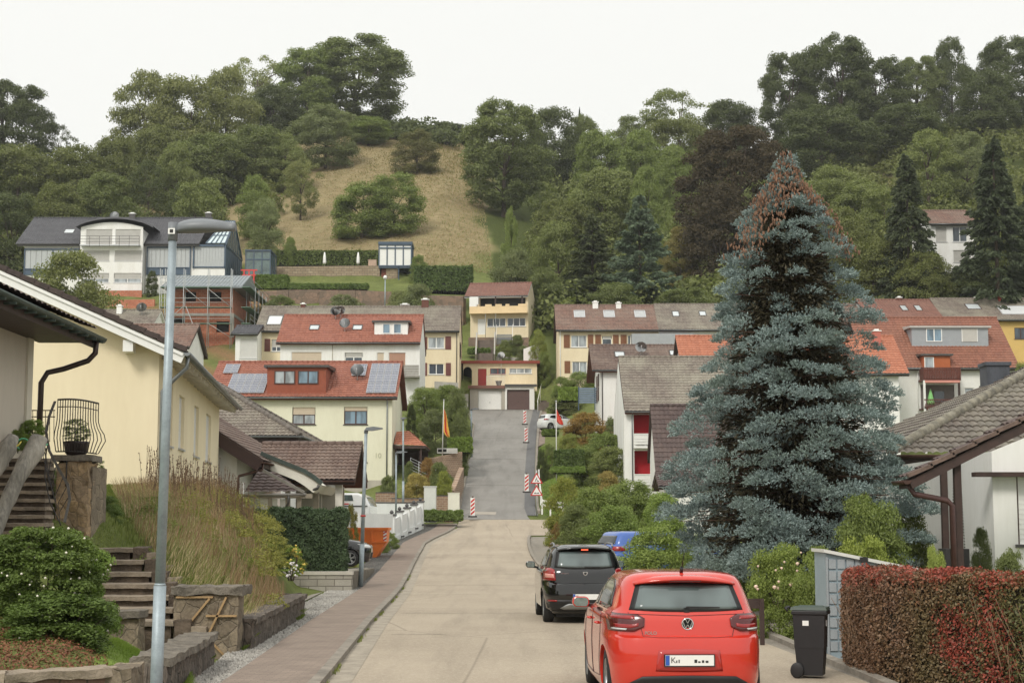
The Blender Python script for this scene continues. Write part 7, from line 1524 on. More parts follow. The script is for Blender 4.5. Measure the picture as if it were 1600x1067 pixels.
 ('shrub', 'green leafy shrub before the spruce foot', 1352, 31, 776, 130, 'bush', 3, (.95, 1.08, .78)), ('shrub', 'yellow green shrub behind the tool shed', 1345, 28, 838, 110, 'bush', 0, (1.4, 1.5, .85)), ('rose_bush', 'large green rose bush with pale blooms beside the bin', 1215, 29, 852, 110, 'bush', 3, (1.15, 1.3, .8)), ('shrub', 'green shrub right of the rose bush', 1275, 28, 858, 80, 'bush', 2, (1.15, 1.3, .85)), ('shrub', 'dark shrub before the white bungalow wall', 1418, 34, 800, 90, 'bush', 1, MD),
 ('shrub', 'dark green evergreen by the white pergola wall', 1528, 30, 828, 40, 'bush', 2, DK), ('shrub', 'low green plants behind the red hedge', 1572, 26, 858, 60, 'bush', 0, MD), ('shrub', 'light flowering plant behind the red hedge', 1455, 27, 855, 40, 'bush', 3, (1.7, 1.8, 1.2)),
 ('shrub', 'olive shrub on top of the left bank near the yellow house', 322, 38, 770, 90, 'bush', 1, (1.25, 1.2, .75)), ('shrub', 'green weedy shrub low on the left bank', 282, 30, 868, 44, 'bush', 2, (1.1, 1.3, .8)), ('shrub', 'olive shrub on the right of the left bank', 372, 40, 800, 80, 'bush', 3, (1.3, 1.25, .8)), ('shrub', 'loose green shrub left of the street lamp', 215, 33, 800, 60, 'bush', 0, (1.15, 1.15, .8)), ('shrub', 'leaning weedy shrub before the clipped hedge', 428, 40, 838, 66, 'airy', 0, (1.4, 1.35, .9)),
 ('bush', 'dense shrub between rounded shrub and willow bush', 960, 60, 792, 110, 'bush', 1, (1.0, 1.2, .8)), ('bush', 'green shrub under the spruce boughs at the left', 1075, 48, 830, 80, 'bush', 0, (1.0, 1.2, .85)), ('bush', 'shrub hiding the foot of the spruce', 1150, 38, 862, 90, 'bush', 3, (.9, 1.05, .8)),
 ('shrub', 'dark ivy shrub beside the tall stone pillar', 172, 30.5, 776, 52, 'bush', 2, (.8, 1, .75)), ('bush', 'light shrub at the right edge behind the chimney', 1600, 130, 570, 40, 'bush', 1, BR), ('bush', 'green shrub by the skip', 600, 76, 845, 26, 'bush', 3, BR),
]
for q in TL: tree(*q)
# plants in the railing pot and behind the railing
for lab, px, Y, yb, yt, w, kd, tn in (('leafy plant in the dark planter', 119, 28.6, 695, 655, 46, 'airy', (1.1, 1.3, .9)), ('tall green grass like plant behind the straight railing', 52, 30, 695, 655, 44, 'bush', (1.2, 1.5, .9)), ('low green plant by the driftwood', 28, 29, 705, 672, 30, 'bush', (1, 1.2, .8)), ('trailing plant behind the stone pillar', 152, 29.4, 760, 716, 26, 'airy', (.8, 1, .7))):
 tree('potted_plant' if 'planter' in lab else 'plant', lab, px, Y, yt, w, kd, 0, tn, cat='plant', zb=PZ(yb, Y), sink=0)
# woodland filling between the named trees: one uncountable mass
def leafy_mass(name, label, blobs, mat, per, ls, seed=5, tint=(1, 1, 1), asp=.6):
 rg = np.random.default_rng(seed); Vs = []
 for (x, y, z, rx, rz2) in blobs:
  d = rg.normal(size=(per, 3)); d /= np.linalg.norm(d, axis=1, keepdims=True); d[:, 2] = np.abs(d[:, 2]) * 1.0 - .15
  lump = 1 + .22 * np.sin(d[:, 0] * 7 + x) * np.sin(d[:, 1] * 6 + y) + .15 * np.sin(d[:, 2] * 9 + x)
  Vs.append((np.array([x, y, z]) + d * np.array([rx, rx, rz2]) * (rg.uniform(.6, 1, per) ** .4 * lump)[:, None], d))
 Pp = np.concatenate([a for a, b in Vs]); d = np.concatenate([b for a, b in Vs]); N_ = d + rg.normal(size=Pp.shape) * .6; N_ /= np.linalg.norm(N_, axis=1, keepdims=True)
 V, Fq = rot_quads(Pp, N_, ls * rg.uniform(.5, 1.3, len(Pp)), asp, rg); o = npmesh(name, V, Fq, mat); o.color = (*tint, 1); tag(o, label, kind='stuff'); return o
def region_blobs(n, pr, yr, hr, seed, cond=None, flat=.9):
 rg = np.random.default_rng(seed); B = []; tries = 0
 while len(B) < n and tries < n * 40:
  tries += 1; px = rg.uniform(*pr); Y = rg.uniform(*yr)
  if cond and not cond(px, Y): continue
  X = PX(px, Y, 300); h = rg.uniform(*hr); B.append((X, Y, gz(X, Y) + h * .2, h * rg.uniform(.6, .95), h * flat))
 return B
mc = lambda px, Y: not (px > 425 and px < 775 and Y > 222 and Y < 322)
lf = region_blobs(150, (-120, 430), (226, 330), (2.6, 5), 1, lambda px, Y: not (190 < px < 275 and Y < 285) and not (px > 330 and Y < 262)); leafy_mass('woodland', 'mixed olive undergrowth filling the wood on the left hill', lf, LEAF, 420, .34, 3, DO)
lf = region_blobs(60, (420, 700), (322, 342), (2.4, 4.2), 2) + region_blobs(26, (690, 860), (318, 340), (2, 4), 9); leafy_mass('woodland', 'dark scrub along the skyline above the meadow', lf, LEAF, 420, .36, 4, DK)
lf = region_blobs(260, (850, 1300), (188, 325), (2.6, 5.2), 3); leafy_mass('woodland', 'green undergrowth filling the wooded slope in the middle', lf, LEAF, 420, .33, 5, (.95, 1, .8))
lf = region_blobs(220, (1300, 1760), (176, 325), (2.6, 5), 4, lambda px, Y: not (1440 < px < 1545 and Y < 200) and not (1370 < px < 1440 and 236 < Y < 275)); leafy_mass('woodland', 'dark undergrowth filling the wooded slope on the right', lf, LEAF, 420, .32, 6, DO)
# hedges: leaf covered boxes
def hedge(name, label, pts, z0f, z1f, th, mat, nl, ls, tint=(1, 1, 1), core=(58, 50, 38), seed=1, rnd=.16, cat='hedge', wob=.05, asp=.6):
 """pts: plan line of the front face centre line; z0f/z1f bottom/top per point"""
 rg = np.random.default_rng(seed); o0 = Vector((pts[0][0], pts[0][1], z0f[0])); t = thing(name, label, cat, o0); A = np.array(pts, float); L = np.r_[0, np.cumsum(np.linalg.norm(np.diff(A, axis=0), axis=1))]; T = L[-1]
 def at(s): return np.stack([np.interp(s, L, A[:, 0]), np.interp(s, L, A[:, 1])], -1)
 def dirn(s): d = at(np.minimum(s + .1, T)) - at(np.maximum(s - .1, 0)); return d / (np.linalg.norm(d, axis=-1, keepdims=True) + 1e-9)
 s = rg.uniform(-.0, T, nl); H = np.interp(s, L, np.array(z1f) - np.array(z0f)); Z0 = np.interp(s, L, z0f); per = 2 * H + th; u = rg.uniform(0, 1, nl) * per
 off = np.where(u < H, -th / 2, np.where(u < H + th, u - H - th / 2, th / 2)); hz_ = np.where(u < H, u, np.where(u < H + th, H, per - u)); side = np.where(u < H, -1., np.where(u < H + th, 0., 1.))
 # ends
 ne = nl // 7; se = rg.integers(0, 2, ne); s[:ne] = se * T; H[:ne] = np.interp(s[:ne], L, np.array(z1f) - np.array(z0f)); off[:ne] = rg.uniform(-th / 2, th / 2, ne); hz_[:ne] = rg.uniform(0, 1, ne) * H[:ne]
 d = dirn(s); n2 = np.stack([-d[:, 1], d[:, 0]], 1); c = at(s); dep = rg.uniform(0, 1, nl) ** 2 * .12
 # round the upper edges
 ez = np.clip(hz_ - (H - rnd), 0, rnd) / rnd; eo = np.clip(np.abs(off) - (th / 2 - rnd), 0, rnd) / rnd; k = np.clip(np.hypot(ez, eo), 1, 2); pull = np.where((ez > 0) & (eo > 0), 1 / k, 1)
 offn = np.sign(off) * (np.minimum(np.abs(off), th / 2 - rnd) + eo * rnd * pull); hn = np.minimum(hz_, H - rnd) + ez * rnd * pull
 bump_ = wob * (np.sin(s * 5.1 + hz_ * 3) * np.sin(hz_ * 6.3 + s * 1.7) + .6 * np.sin(s * 13 + hz_ * 11)); nx = np.where(np.abs(side) > 0, side, 0); nrm = np.stack([n2[:, 0] * nx, n2[:, 1] * nx, np.where(side == 0, 1., .0)], 1)
 nrm[:ne] = np.concatenate([d[:ne] * (se * 2 - 1)[:, None], np.zeros((ne, 1))], 1)
 Pp = np.stack([c[:, 0] + n2[:, 0] * offn, c[:, 1] + n2[:, 1] * offn, Z0 + hn], 1) + nrm * (bump_ - dep)[:, None] + rg.normal(size=(nl, 3)) * .012
 N_ = nrm * .7 + rg.normal(size=Pp.shape) * .6 + np.array([0, 0, .25]); N_ /= np.linalg.norm(N_, axis=1, keepdims=True)
 V, Fq = rot_quads(Pp - np.array(o0), N_, ls * rg.uniform(.5, 1.3, nl), asp, rg); f = npmesh('foliage', V, Fq, mat, t); f.color = (*tint, 1)
 mb = MB(); n = 24
 for i in range(n):
  a, b_ = T * i / n + (.1 if i == 0 else 0), T * (i + 1) / n - (.1 if i == n - 1 else 0); pa_, pb_ = at(np.array([a]))[0], at(np.array([b_]))[0]; da = dirn(np.array([a]))[0]; na = Vector((-da[1], da[0], 0)) * (th / 2 - .14); db = dirn(np.array([b_]))[0]; nb = Vector((-db[1], db[0], 0)) * (th / 2 - .14)
  pa_ = Vector((*pa_, 0)) - Vector((o0.x, o0.y, 0)); pb_ = Vector((*pb_, 0)) - Vector((o0.x, o0.y, 0)); h0, h1 = float(np.interp(a, L, z1f)) - o0.z - .13, float(np.interp(b_, L, z1f)) - o0.z - .13; zb0 = float(np.interp(a, L, z0f)) - o0.z - .1
  c_ = [pa_ - na, pb_ - nb, pb_ + nb, pa_ + na]; lo_ = [p + Vector((0, 0, zb0)) for p in c_]; hi_ = [c_[0] + Vector((0, 0, h0)), c_[1] + Vector((0, 0, h1)), c_[2] + Vector((0, 0, h1)), c_[3] + Vector((0, 0, h0))]
  mb.poly(hi_);
  for a_ in range(4): mb.quad(lo_[a_], lo_[(a_ + 1) % 4], hi_[(a_ + 1) % 4], hi_[a_])
 mb.build('branch_core', M('hedge_core_%d_%d' % core[:2], core, .95, .3, 6), t); return t
THUJA = leaf_mat('thuja_sprays', (54, 70, 50), (100, 118, 84), trans=.15); BERB = leaf_mat('green_hedge_leaves', (74, 82, 42), (116, 118, 62));
hedge('hedge', 'clipped dark green hedge with rounded end on the grey block wall', [(-8.6, 48.2), (-6.2, 48.2), (-4.95, 48.25)], [.6, .6, .62], [2.42, 2.46, 2.42], 1.5, THUJA, 42000, .05, rnd=.4, core=(34, 40, 28), seed=3, asp=.35)
for lab, a, b_, z, Y, th, tn, hh_ in (('dark terrace hedge behind the white parasols', (433, 415), (590, 415), 392, 220, 1.2, (.75, .8, .7), None), ('clipped hedge block left on the slope above the rubble wall', (396, 452), (450, 452), 431, 201.5, 2.0, (.9, 1.05, .8), None), ('low dark hedge along the sloping lawn', (452, 452), (575, 452), 444, 201, 1.2, (.8, .95, .75), None),
  ('large dark clipped hedge right of the pavilion', (648, 455), (738, 458), 418, 199, 3.0, (.62, .75, .66), None), ('small clipped hedge beside the blue grey fence', (873, 626), (904, 626), 606, 148, 1.6, (1.2, 1.35, .8), None), ('dark hedge block behind the right flag pole', (866, 732), (912, 732), 703, 116, 1.4, (.62, .72, .62), None),
  ('low hedge strip below the dark hedge block', (862, 738), (912, 738), 730, 112, 1.0, (1.0, 1.15, .85), None), ('hedge above the upper sandstone wall left of the street', (700, 706), (737, 706), 684, 123, 1.5, (1.1, 1.25, .8), None), ('low dark hedge by the corner lawn', (662, 812), (722, 812), 798, 99.5, 1.0, (.85, .95, .8), None), ('small hedge below the lawn of the white car', (848, 680), (872, 680), 672, 134, 1.2, (.8, .9, .7), None),
  ('hedge on the lawn under the small cream house', (732, 552), (765, 552), 545, 182, .8, (.8, .95, .7), None)):
 p0 = P(*a, Y); p1 = P(*b_, Y); zt = PZ(z, Y); hedge('hedge', lab, [(p0.x, p0.y), (p1.x, p1.y)], [p0.z, p1.z], [zt, zt], th, LEAFN, 9000, .16 if Y > 150 else .1, tn, rnd=.35, core=(40, 44, 30), seed=int(z))
# the red and green hedge at the right: leaves redden along the top
k = NT('reddening_hedge_leaves'); g_ = k.n('NewGeometry'); vec = k.coord('Object'); sp = k.n('SeparateXYZ'); k.l(vec, sp.inputs[0])
n = k.noise(vec, 2.2, 4, .6); n2 = k.noise(vec, .9, 2); ri = g_.outputs['Random Per Island']
gr = k.mix(ri, lin((62, 80, 34)), lin((106, 122, 62))); br_ = k.mix(ri, lin((104, 80, 60)), lin((142, 110, 84))); rd = k.mix(ri, lin((122, 50, 40)), lin((170, 84, 66)))
c = k.mix(k.rng(k.math('ADD', sp.outputs[0], k.math('MULTIPLY', n, 1.5)), .2, 1.9, 1, 0), gr, br_); hgt = k.math('ADD', k.math('MULTIPLY', sp.outputs[2], 1.3), k.math('MULTIPLY', n, 1.9)); c = k.mix(k.rng(k.math('ADD', hgt, k.math('MULTIPLY', ri, .5)), 2.75, 3.2, 0, 1), c, rd)
c = k.mix(k.rng(k.math('ADD', n2, k.math('MULTIPLY', ri, .2)), .72, .78, 0, 1), c, rd); k.col(c); k.rough(.55); tr = k.n('BsdfTranslucent'); k.l(c, tr.inputs[0]); ms = k.n('MixShader'); ms.inputs[0].default_value = .2; k.l(k.b.outputs[0], ms.inputs[1]); k.l(tr.outputs[0], ms.inputs[2]); k.l(ms.outputs[0], k.out.inputs[0])
hd = hedge('hedge', 'waist high hedge with reddening leaves at the right edge', [(5.2, 23.2), (5.0, 22.3), (5.15, 20.8), (6.2, 18.8), (8.4, 17.2)], [0] * 5, [1.36, 1.38, 1.4, 1.42, 1.46], .85, k.m, 150000, .021, rnd=.12, core=(58, 50, 34), seed=9, wob=.035)
rg = np.random.default_rng(2); mb = MB()
for i in range(70):
 s = rg.uniform(0, 1); px, Y = 1312 + s * 290, 22.6 - s * 4.0; a = P(px, 1060, Y); x = a.x - .02; z0 = rg.uniform(.0, .7); mb.tube([(x, Y - .48 + rg.uniform(0, .12), z0), (x + rg.uniform(-.25, .1), Y - .5 + rg.uniform(0, .12), z0 + rg.uniform(.3, .6))], .004, 3, cap=False)
st_ = mb.build('dry_twigs', M('dry_twig', (142, 116, 92), .9, .1, 4), hd); st_.location = -Vector(hd.location); tag(st_, kind='stuff')
# near left bush with pale berries
def near_bush(name, label, loc, w, h, nl, ls, tint, mat=LEAFN, stems=14, seed=1, berries=0, bcol=(232, 226, 212), clr=.12, kind='bush', cat='bush', br=.014, ncl=70):
 V, Fq, C = crown('c', kind, seed, mat, ncl=ncl, nl=nl, ls=ls / ((w + h) / 2), clr=clr); t = thing(name, label, cat, loc); o = npmesh('foliage', V * np.array([w, w, h]), Fq, mat, t); o.color = (*tint, 1)
 rg = np.random.default_rng(seed); mb = MB()
 for i in range(stems):
  e = C[rg.integers(len(C))] * np.array([w, w, h]); b_ = Vector((e[0] * .3, e[1] * .3, -.1)); mb.tube([b_, b_.lerp(Vector(e), .5) + Vector((0, 0, .1)), Vector(e)], [.014, .01, .004], 5, cap=False)
 mb.build('stems', BARK, t)
 if berries:
  mb = MB();
  for i in range(berries):
   c_ = C[rg.integers(len(C))]; d = rg.normal(size=3); d /= np.linalg.norm(d); d[1] = -abs(d[1]); p = (c_ + d * .11) * np.array([w, w, h]); r = br * rg.uniform(.7, 1.4); mb.lathe([(0, -r), (r * .8, -r * .5), (r, 0), (r * .7, r * .6), (0, r)], p, 6)
  b2 = mb.build('blossoms', M('pale_blossom_%d' % bcol[0], bcol, .7, .1, 5), t); tag(b2, kind='stuff')
 return t
near_bush('berry_bush', 'dense green snowberry bush with white berries in the mulch bed', (PX(70, 20.3), 20.3, .55), 1.75, 1.4, 46000, .021, (.68, .8, .52), berries=90, seed=4, ncl=230, kind='round', clr=.075)
near_bush('berry_bush', 'smaller snowberry bush beside the lawn patch and the steps', (PX(142, 20.9), 20.9, .5), .9, 1.15, 20000, .02, (1.05, 1.25, .8), berries=40, seed=6)
near_bush('berry_bush', 'low bush at the far left edge before the driftwood', (PX(15, 21.5), 21.5, .9), 1.0, .9, 20000, .021, (.75, .95, .6), berries=10, seed=8)
rb = bpy.data.objects
# rose blooms on the right bush
mb = MB(); rg = np.random.default_rng(5)
for i in range(14): p = P(rg.uniform(1180, 1262), rg.uniform(862, 920), 28.45 + rg.uniform(-.3, .1)); r = .035 * rg.uniform(.6, 1.2); mb.lathe([(0, -r), (r, 0), (r * .6, r * .7), (0, r * .8)], p, 7)
ro_ = [o for o in bpy.data.objects if o.get('label', '').startswith('large green rose bush')][0]; b2 = mb.build('rose_blossoms', M('blush_rose', (232, 202, 184), .7, .1, 5), ro_); b2.location = -Vector(ro_.location); tag(b2, kind='stuff')
# grasses
def blades(name, label, pts, hts, wd, mats_col, seed=1, lean=.35, kind='stuff', cols=((150, 128, 88), (120, 124, 66)), struct_=False):
 rg = np.random.default_rng(seed); n = len(pts); a = rg.uniform(0, 2 * np.pi, n); H = hts * rg.uniform(.55, 1.15, n); d = np.stack([np.cos(a), np.sin(a)], 1); b = rg.uniform(0, 2 * np.pi, n); w = np.stack([np.cos(b), np.sin(b), np.zeros(n)], 1) * (wd * rg.uniform(.6, 1.3, n))[:, None]
 ln = lean * rg.uniform(.1, 1, n) * H; p0 = pts; p1 = pts + np.concatenate([d * (ln * .35)[:, None], (H * .6)[:, None]], 1); p2 = pts + np.concatenate([d * ln[:, None], H[:, None]], 1)
 V = np.stack([p0 - w, p0 + w, p1 + w * .8, p1 - w * .8, p2 + w * .3, p2 - w * .3], 1).reshape(-1, 3); i0 = np.arange(n)[:, None] * 6; Fq = np.concatenate([i0 + np.array([0, 1, 2, 3]), i0 + np.array([3, 2, 4, 5])], 0)
 m = leaf_mat(name + '_blades_%d' % seed, *cols, trans=.25, tint=False); o = npmesh(name, V, Fq, m); tag(o, label, kind='stuff'); return o
def scatter(n, poly_px, Yr, seed, hmax=0):
 rg = np.random.default_rng(seed); Y = rg.uniform(*Yr, n); lo = np.interp(Y, [p[0] for p in poly_px], [p[1] for p in poly_px]); hi = np.interp(Y, [p[0] for p in poly_px], [p[2] for p in poly_px]); px = rg.uniform(lo, hi); X = (px - 800) / F * Y * 1.0; Z = G(X, Y); return np.stack([X, Y, Z - .03], 1)
bank = [(25.4, 300, 388), (27, 255, 400), (30, 215, 425), (33.5, 190, 455), (38, 180, 430), (46, 250, 400)]
blades('tall_grass', 'dry straw coloured long grass on the left bank', scatter(9000, bank, (25.4, 46), 1), .5, .0055, None, 1, .5, cols=((206, 186, 150), (150, 134, 100)))
blades('tall_grass', 'green grass and weeds growing through the left bank', scatter(14000, bank, (25.4, 46), 2), .45, .008, None, 2, .5, cols=((104, 112, 60), (146, 146, 88)))
blades('tall_grass', 'reddish brown dry stalks on the left bank', scatter(3000, bank, (28, 46), 3), .75, .006, None, 3, .35, cols=((160, 132, 102), (122, 98, 76)))
blades('tall_grass', 'fresh green grass along the slate wall top', scatter(9000, [(25.3, 368, 386), (29, 395, 428), (33.6, 430, 470)], (25.3, 33.7), 4), .3, .008, None, 4, .7, cols=((110, 130, 58), (150, 160, 84)))
gv = scatter(3600, [(22.6, 318, 330), (25, 378, 392), (33, 462, 476)], (24.8, 33.4), 5); gv[:, 2] = .03; blades('grass_tuft', 'weeds at the foot of the slate wall', gv, .13, .007, None, 5, .8, cols=((92, 116, 46), (136, 150, 74)))
gv = scatter(1600, [(19, 290, 300), (22.5, 326, 334)], (18.6, 22.6), 15); gv[:, 2] = .03; blades('grass_tuft', 'weeds at the foot of the capstone wall', gv, .16, .007, None, 15, .8, cols=((92, 116, 46), (136, 150, 74)))
blades('lawn', 'small lawn patch between bush and capstone wall', scatter(14000, [(18.2, 150, 235), (20, 165, 265), (22.3, 190, 300)], (18.2, 22.3), 6), .085, .006, None, 6, .6, cols=((126, 152, 70), (164, 184, 100)))
gk = np.random.default_rng(8); yk = gk.uniform(19, 60, 2200); yk = yk[np.sin(yk * 2.3) + np.sin(yk * .9 + 1) > .5]; blades('grass_tuft', 'weeds in the joint between kerb and road', np.stack([rl(yk) + .02 + gk.normal(size=len(yk)) * .02, yk, rz(yk) + 0 * yk], 1), .06, .006, None, 7, .9, cols=((96, 112, 50), (140, 144, 80)))
blades('lawn', 'corner lawn left of the junction', scatter(9000, [(92, 655, 668), (99, 655, 716)], (92, 99), 9), .12, .02, None, 9, .5, cols=((110, 138, 60), (140, 164, 80)))
blades('lawn', 'strip of lawn right of the climbing street', scatter(9000, [(107, 850, 900), (140, 842, 858)], (107, 140), 10), .16, .03, None, 10, .5, cols=((112, 136, 62), (138, 158, 80)))
# mulch in the bed
mp = scatter(9000, [(17.0, -60, 190), (20, -60, 175), (22, -60, 110)], (16.9, 21), 11); rg = np.random.default_rng(3); N_ = rg.normal(size=mp.shape) * .5 + np.array([0, 0, 1]); N_ /= np.linalg.norm(N_, axis=1, keepdims=True); mp[:, 2] += rg.uniform(.03, .07, len(mp)); V, Fq = rot_quads(mp, N_, rg.uniform(.012, .032, len(mp)), .4, rg)
mu = npmesh('bark_mulch', V, Fq, leaf_mat('mulch_chips', (92, 58, 42), (148, 100, 74), trans=0, tint=False)); tag(mu, 'reddish brown bark mulch in the bed at the left', kind='stuff')
# flowers on the bank
for lab, px, Y, yb, yt, w, col, nb in (('yellow flowering plant beside the clipped hedge', 462, 37, 895, 855, 34, (216, 190, 92), 45), ('white flowering plant beside the clipped hedge', 458, 35.5, 900, 880, 30, (226, 220, 222), 60)):
 t = near_bush('flowering_plant', lab, (PX(px, Y), Y, PZ(yb, Y)), w * Y / F, (yb - yt) * Y / F, 1500, .03, (1.2, 1.3, .8), berries=nb, bcol=col, seed=int(px), cat='plant', br=.025, stems=6, ncl=30)
# tall seed stalks above the bank
mb = MB(); rg = np.random.default_rng(12)
for i in range(240):
 px = rg.uniform(225, 395); Y = rg.uniform(34, 44); b_ = gp(px, Y); h = rg.uniform(.6, 1.25); tp = b_ + Vector((rg.uniform(-.15, .15), 0, h)); mb.tube([b_, tp], .005, 3, cap=False)
 for k_ in range(7): q = b_.lerp(tp, rg.uniform(.45, 1)); r = .012; mb.lathe([(0, -r * 1.6), (r, 0), (0, r * 1.6)], q + Vector((rg.uniform(-.02, .02), 0, 0)), 4)
sw = mb.build('seed_stalks', M('dark_seed_stalk', (112, 88, 66), .9, .2, 5)); tag(sw, 'tall dark seed stalks standing on the left bank against the yellow wall', kind='stuff')
# gravel stones on the verge
n = 14000; yv = rng.uniform(16, 48, n) ** 1.0; off_ = np.interp(yv, [18, 21.5, 25, 32.5, 101], [-1.6, -1.65, -1.8, -2.05, -2.1]); t_ = rng.uniform(0, 1, n); xv = rl(yv) - 1.2 + (off_ + 1.2) * t_; pv_ = np.stack([xv, yv, np.full(n, .085)], 1)
s = rng.uniform(.008, .022, n); dirs = rng.normal(size=(n, 4, 3)); tet = np.array([[1, 0, -.5], [-.6, .8, -.4], [-.5, -.9, -.4], [0, .1, .8]]); V = pv_[:, None] + (tet[None] + dirs * .22) * s[:, None, None]; i0 = np.arange(n)[:, None] * 4; Ft = np.concatenate([i0 + np.array([0, 1, 3]), i0 + np.array([1, 2, 3]), i0 + np.array([2, 0, 3])])
gvm = npmesh('gravel_stones', V.reshape(-1, 3), Ft, leaf_mat('gravel_chips', (128, 124, 118), (196, 192, 184), trans=0, tint=False), k=3); tag(gvm, 'loose grey gravel on the verge beside the red pavement', kind='stuff')
def big_spruce():
 Ys = 34.5; X = PX(1237, Ys); z0 = gz(X, Ys) - .1; zt = PZ(238, Ys); H = zt - z0; t = thing('blue_spruce', 'huge blue spruce with brown cones at its tip beside the street', 'tree', (X, Ys, z0)); Kk = Ys / 57
 rg = np.random.default_rng(21); prof_d = np.array([0, 1.2, 2.0, 3.6, 5.9, 8.2, 10.5, 13.2, 14.4, 15.5]) * Kk; prof_r = np.array([.05, .5, 1.08, 2.0, 2.65, 3.3, 3.9, 4.45, 4.2, 3.4]) * Kk
 mb = MB(); mb.tube([(0, 0, -.3), (0, 0, H * .5), (0, 0, H)], [.2, .12, .015], 12); mb.build('trunk', BARK, t)
 P_ = []; D_ = []; br_ = MB(); nB = 700; top_d = 15.0 * Kk
 for i in range(nB):
  q = (i + rg.uniform(0, 1)) / nB; dz = .12 + (top_d - .12) * q ** .68; z = H - dz
  if z < .3: z = rg.uniform(.3, .7)
  a = i * 2.39996 + rg.normal() * .2
  if dz > 1.2 and rg.uniform() < .55: z = round(z / .34) * .34 + rg.normal() * .06 + .12 * math.sin(a * 2 + round(z / .34) * 2.1)
  Lf = np.interp(dz, prof_d, prof_r) * (1 + .1 * np.sin(a * 3 + z * 1.3)); f = rg.choice([1, .97, .93, .62], p=[.35, .3, .2, .15]); L = Lf * f * rg.uniform(.9, 1.04)
  if math.sin(a * 4 + z * 2.1) * math.sin(z * 5.2 + a * 2) + .35 * math.sin(a * 9 - z * 7) > .46 and dz > .8: continue
  ca, sa = math.cos(a), math.sin(a); cr = (.12 + .092 * min(L, 2.4)) * rg.uniform(.7, 1.2); rc = max(L - cr * .8, .03); zc = z - .1 * L + .05
  if L > .5: br_.tube([(0, 0, z), (ca * rc * .5, sa * rc * .5, z - .08 * L), (ca * rc, sa * rc, zc - .03)], [.02, .015, .006], 4, cap=False)
  n_ = int(30 + 620 * cr ** 1.55); d = rg.normal(size=(n_, 3)); d /= np.linalg.norm(d, axis=1, keepdims=True); out = np.array([ca, sa, 0.]); d += out * .55; d[:, 2] = np.abs(d[:, 2]) * 1.1 - .15; d /= np.linalg.norm(d, axis=1, keepdims=True)
  ext = np.array([1.05, 1.05, .62]) * cr; p = np.array([ca * rc, sa * rc, zc]) + d * ext * rg.uniform(.35, 1.0, n_)[:, None] ** .5; p += out * ((d @ out) * cr * .35)[:, None]; tail = rg.uniform(size=n_) < .12; p[tail] -= out * (rg.uniform(.2, 1.1, tail.sum()) * cr * 1.6)[:, None]
  P_.append(p); D_.append(d * np.array([1, 1, .8]) + out * .5 + np.array([0, 0, .28]) + rg.normal(size=(n_, 3)) * .3)
 br_.build('branches', M('spruce_branch', (96, 70, 58), .9, .2, 5), t)
 Pp = np.concatenate(P_); D = np.concatenate(D_); D /= np.linalg.norm(D, axis=1, keepdims=True); n = len(Pp)
 K = 9; ln = rg.uniform(.06, .13, n); tt = rg.uniform(0, 1, (n, K)); C = Pp[:, None] + D[:, None] * (tt * ln[:, None])[..., None]
 rd = rg.normal(size=(n, K, 3)); rd -= (rd * D[:, None]).sum(-1, keepdims=True) * D[:, None]; rd /= np.linalg.norm(rd, axis=2, keepdims=True); T = D[:, None] * .8 + rd * .7 + np.array([0, 0, .12]); T /= np.linalg.norm(T, axis=2, keepdims=True)
 C = C.reshape(-1, 3); T = T.reshape(-1, 3); sz = rg.uniform(.015, .026, len(C)); C = C + T * sz[:, None] * .8; N_ = np.cross(T, rg.normal(size=T.shape)); N_ /= np.linalg.norm(N_, axis=1, keepdims=True)
 V, Fq = rot_quads(C, N_, sz, .42, rg, up=T)
 k = NT('blue_spruce_needles'); g_ = k.n('NewGeometry'); vec = k.coord('Object'); nz = k.noise(vec, 1.1, 3); nz2 = k.noise(vec, 4.5, 2)
 c = k.mix(g_.outputs['Random Per Island'], lin((94, 111, 109)), lin((166, 182, 179))); c = k.mix(k.rng(nz, .45, .65, 0, .45), c, lin((120, 134, 116))); c = k.mix(k.rng(nz2, .55, .7, 0, .3), c, lin((98, 116, 104))); k.col(c); k.rough(.6); k.b.inputs['Specular IOR Level'].default_value = .25
 npmesh('crown', V, Fq, k.m, t)
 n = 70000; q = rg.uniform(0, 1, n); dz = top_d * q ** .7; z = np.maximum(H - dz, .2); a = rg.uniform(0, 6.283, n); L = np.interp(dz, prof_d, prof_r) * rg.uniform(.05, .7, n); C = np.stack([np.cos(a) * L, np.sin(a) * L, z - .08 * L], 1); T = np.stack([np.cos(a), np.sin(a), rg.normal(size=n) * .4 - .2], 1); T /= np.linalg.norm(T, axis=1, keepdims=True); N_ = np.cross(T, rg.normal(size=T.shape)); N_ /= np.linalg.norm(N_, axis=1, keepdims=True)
 V, Fq = rot_quads(C, N_, rg.uniform(.04, .1, n), .3, rg, up=T); npmesh('inner_twigs', V, Fq, leaf_mat('shade_toned_twigs', (50, 48, 36), (76, 70, 52), trans=0, tint=False), t)  # inner twigs coloured dark, painting the shade in gaps between boughs
 n = 2900; q = rg.uniform(0, 1, n) ** .8; dz = .1 + 2.4 * q; a = rg.uniform(0, 6.283, n); L = np.interp(dz, prof_d, prof_r) * rg.uniform(.8, 1.22, n) + .03; mb = MB()
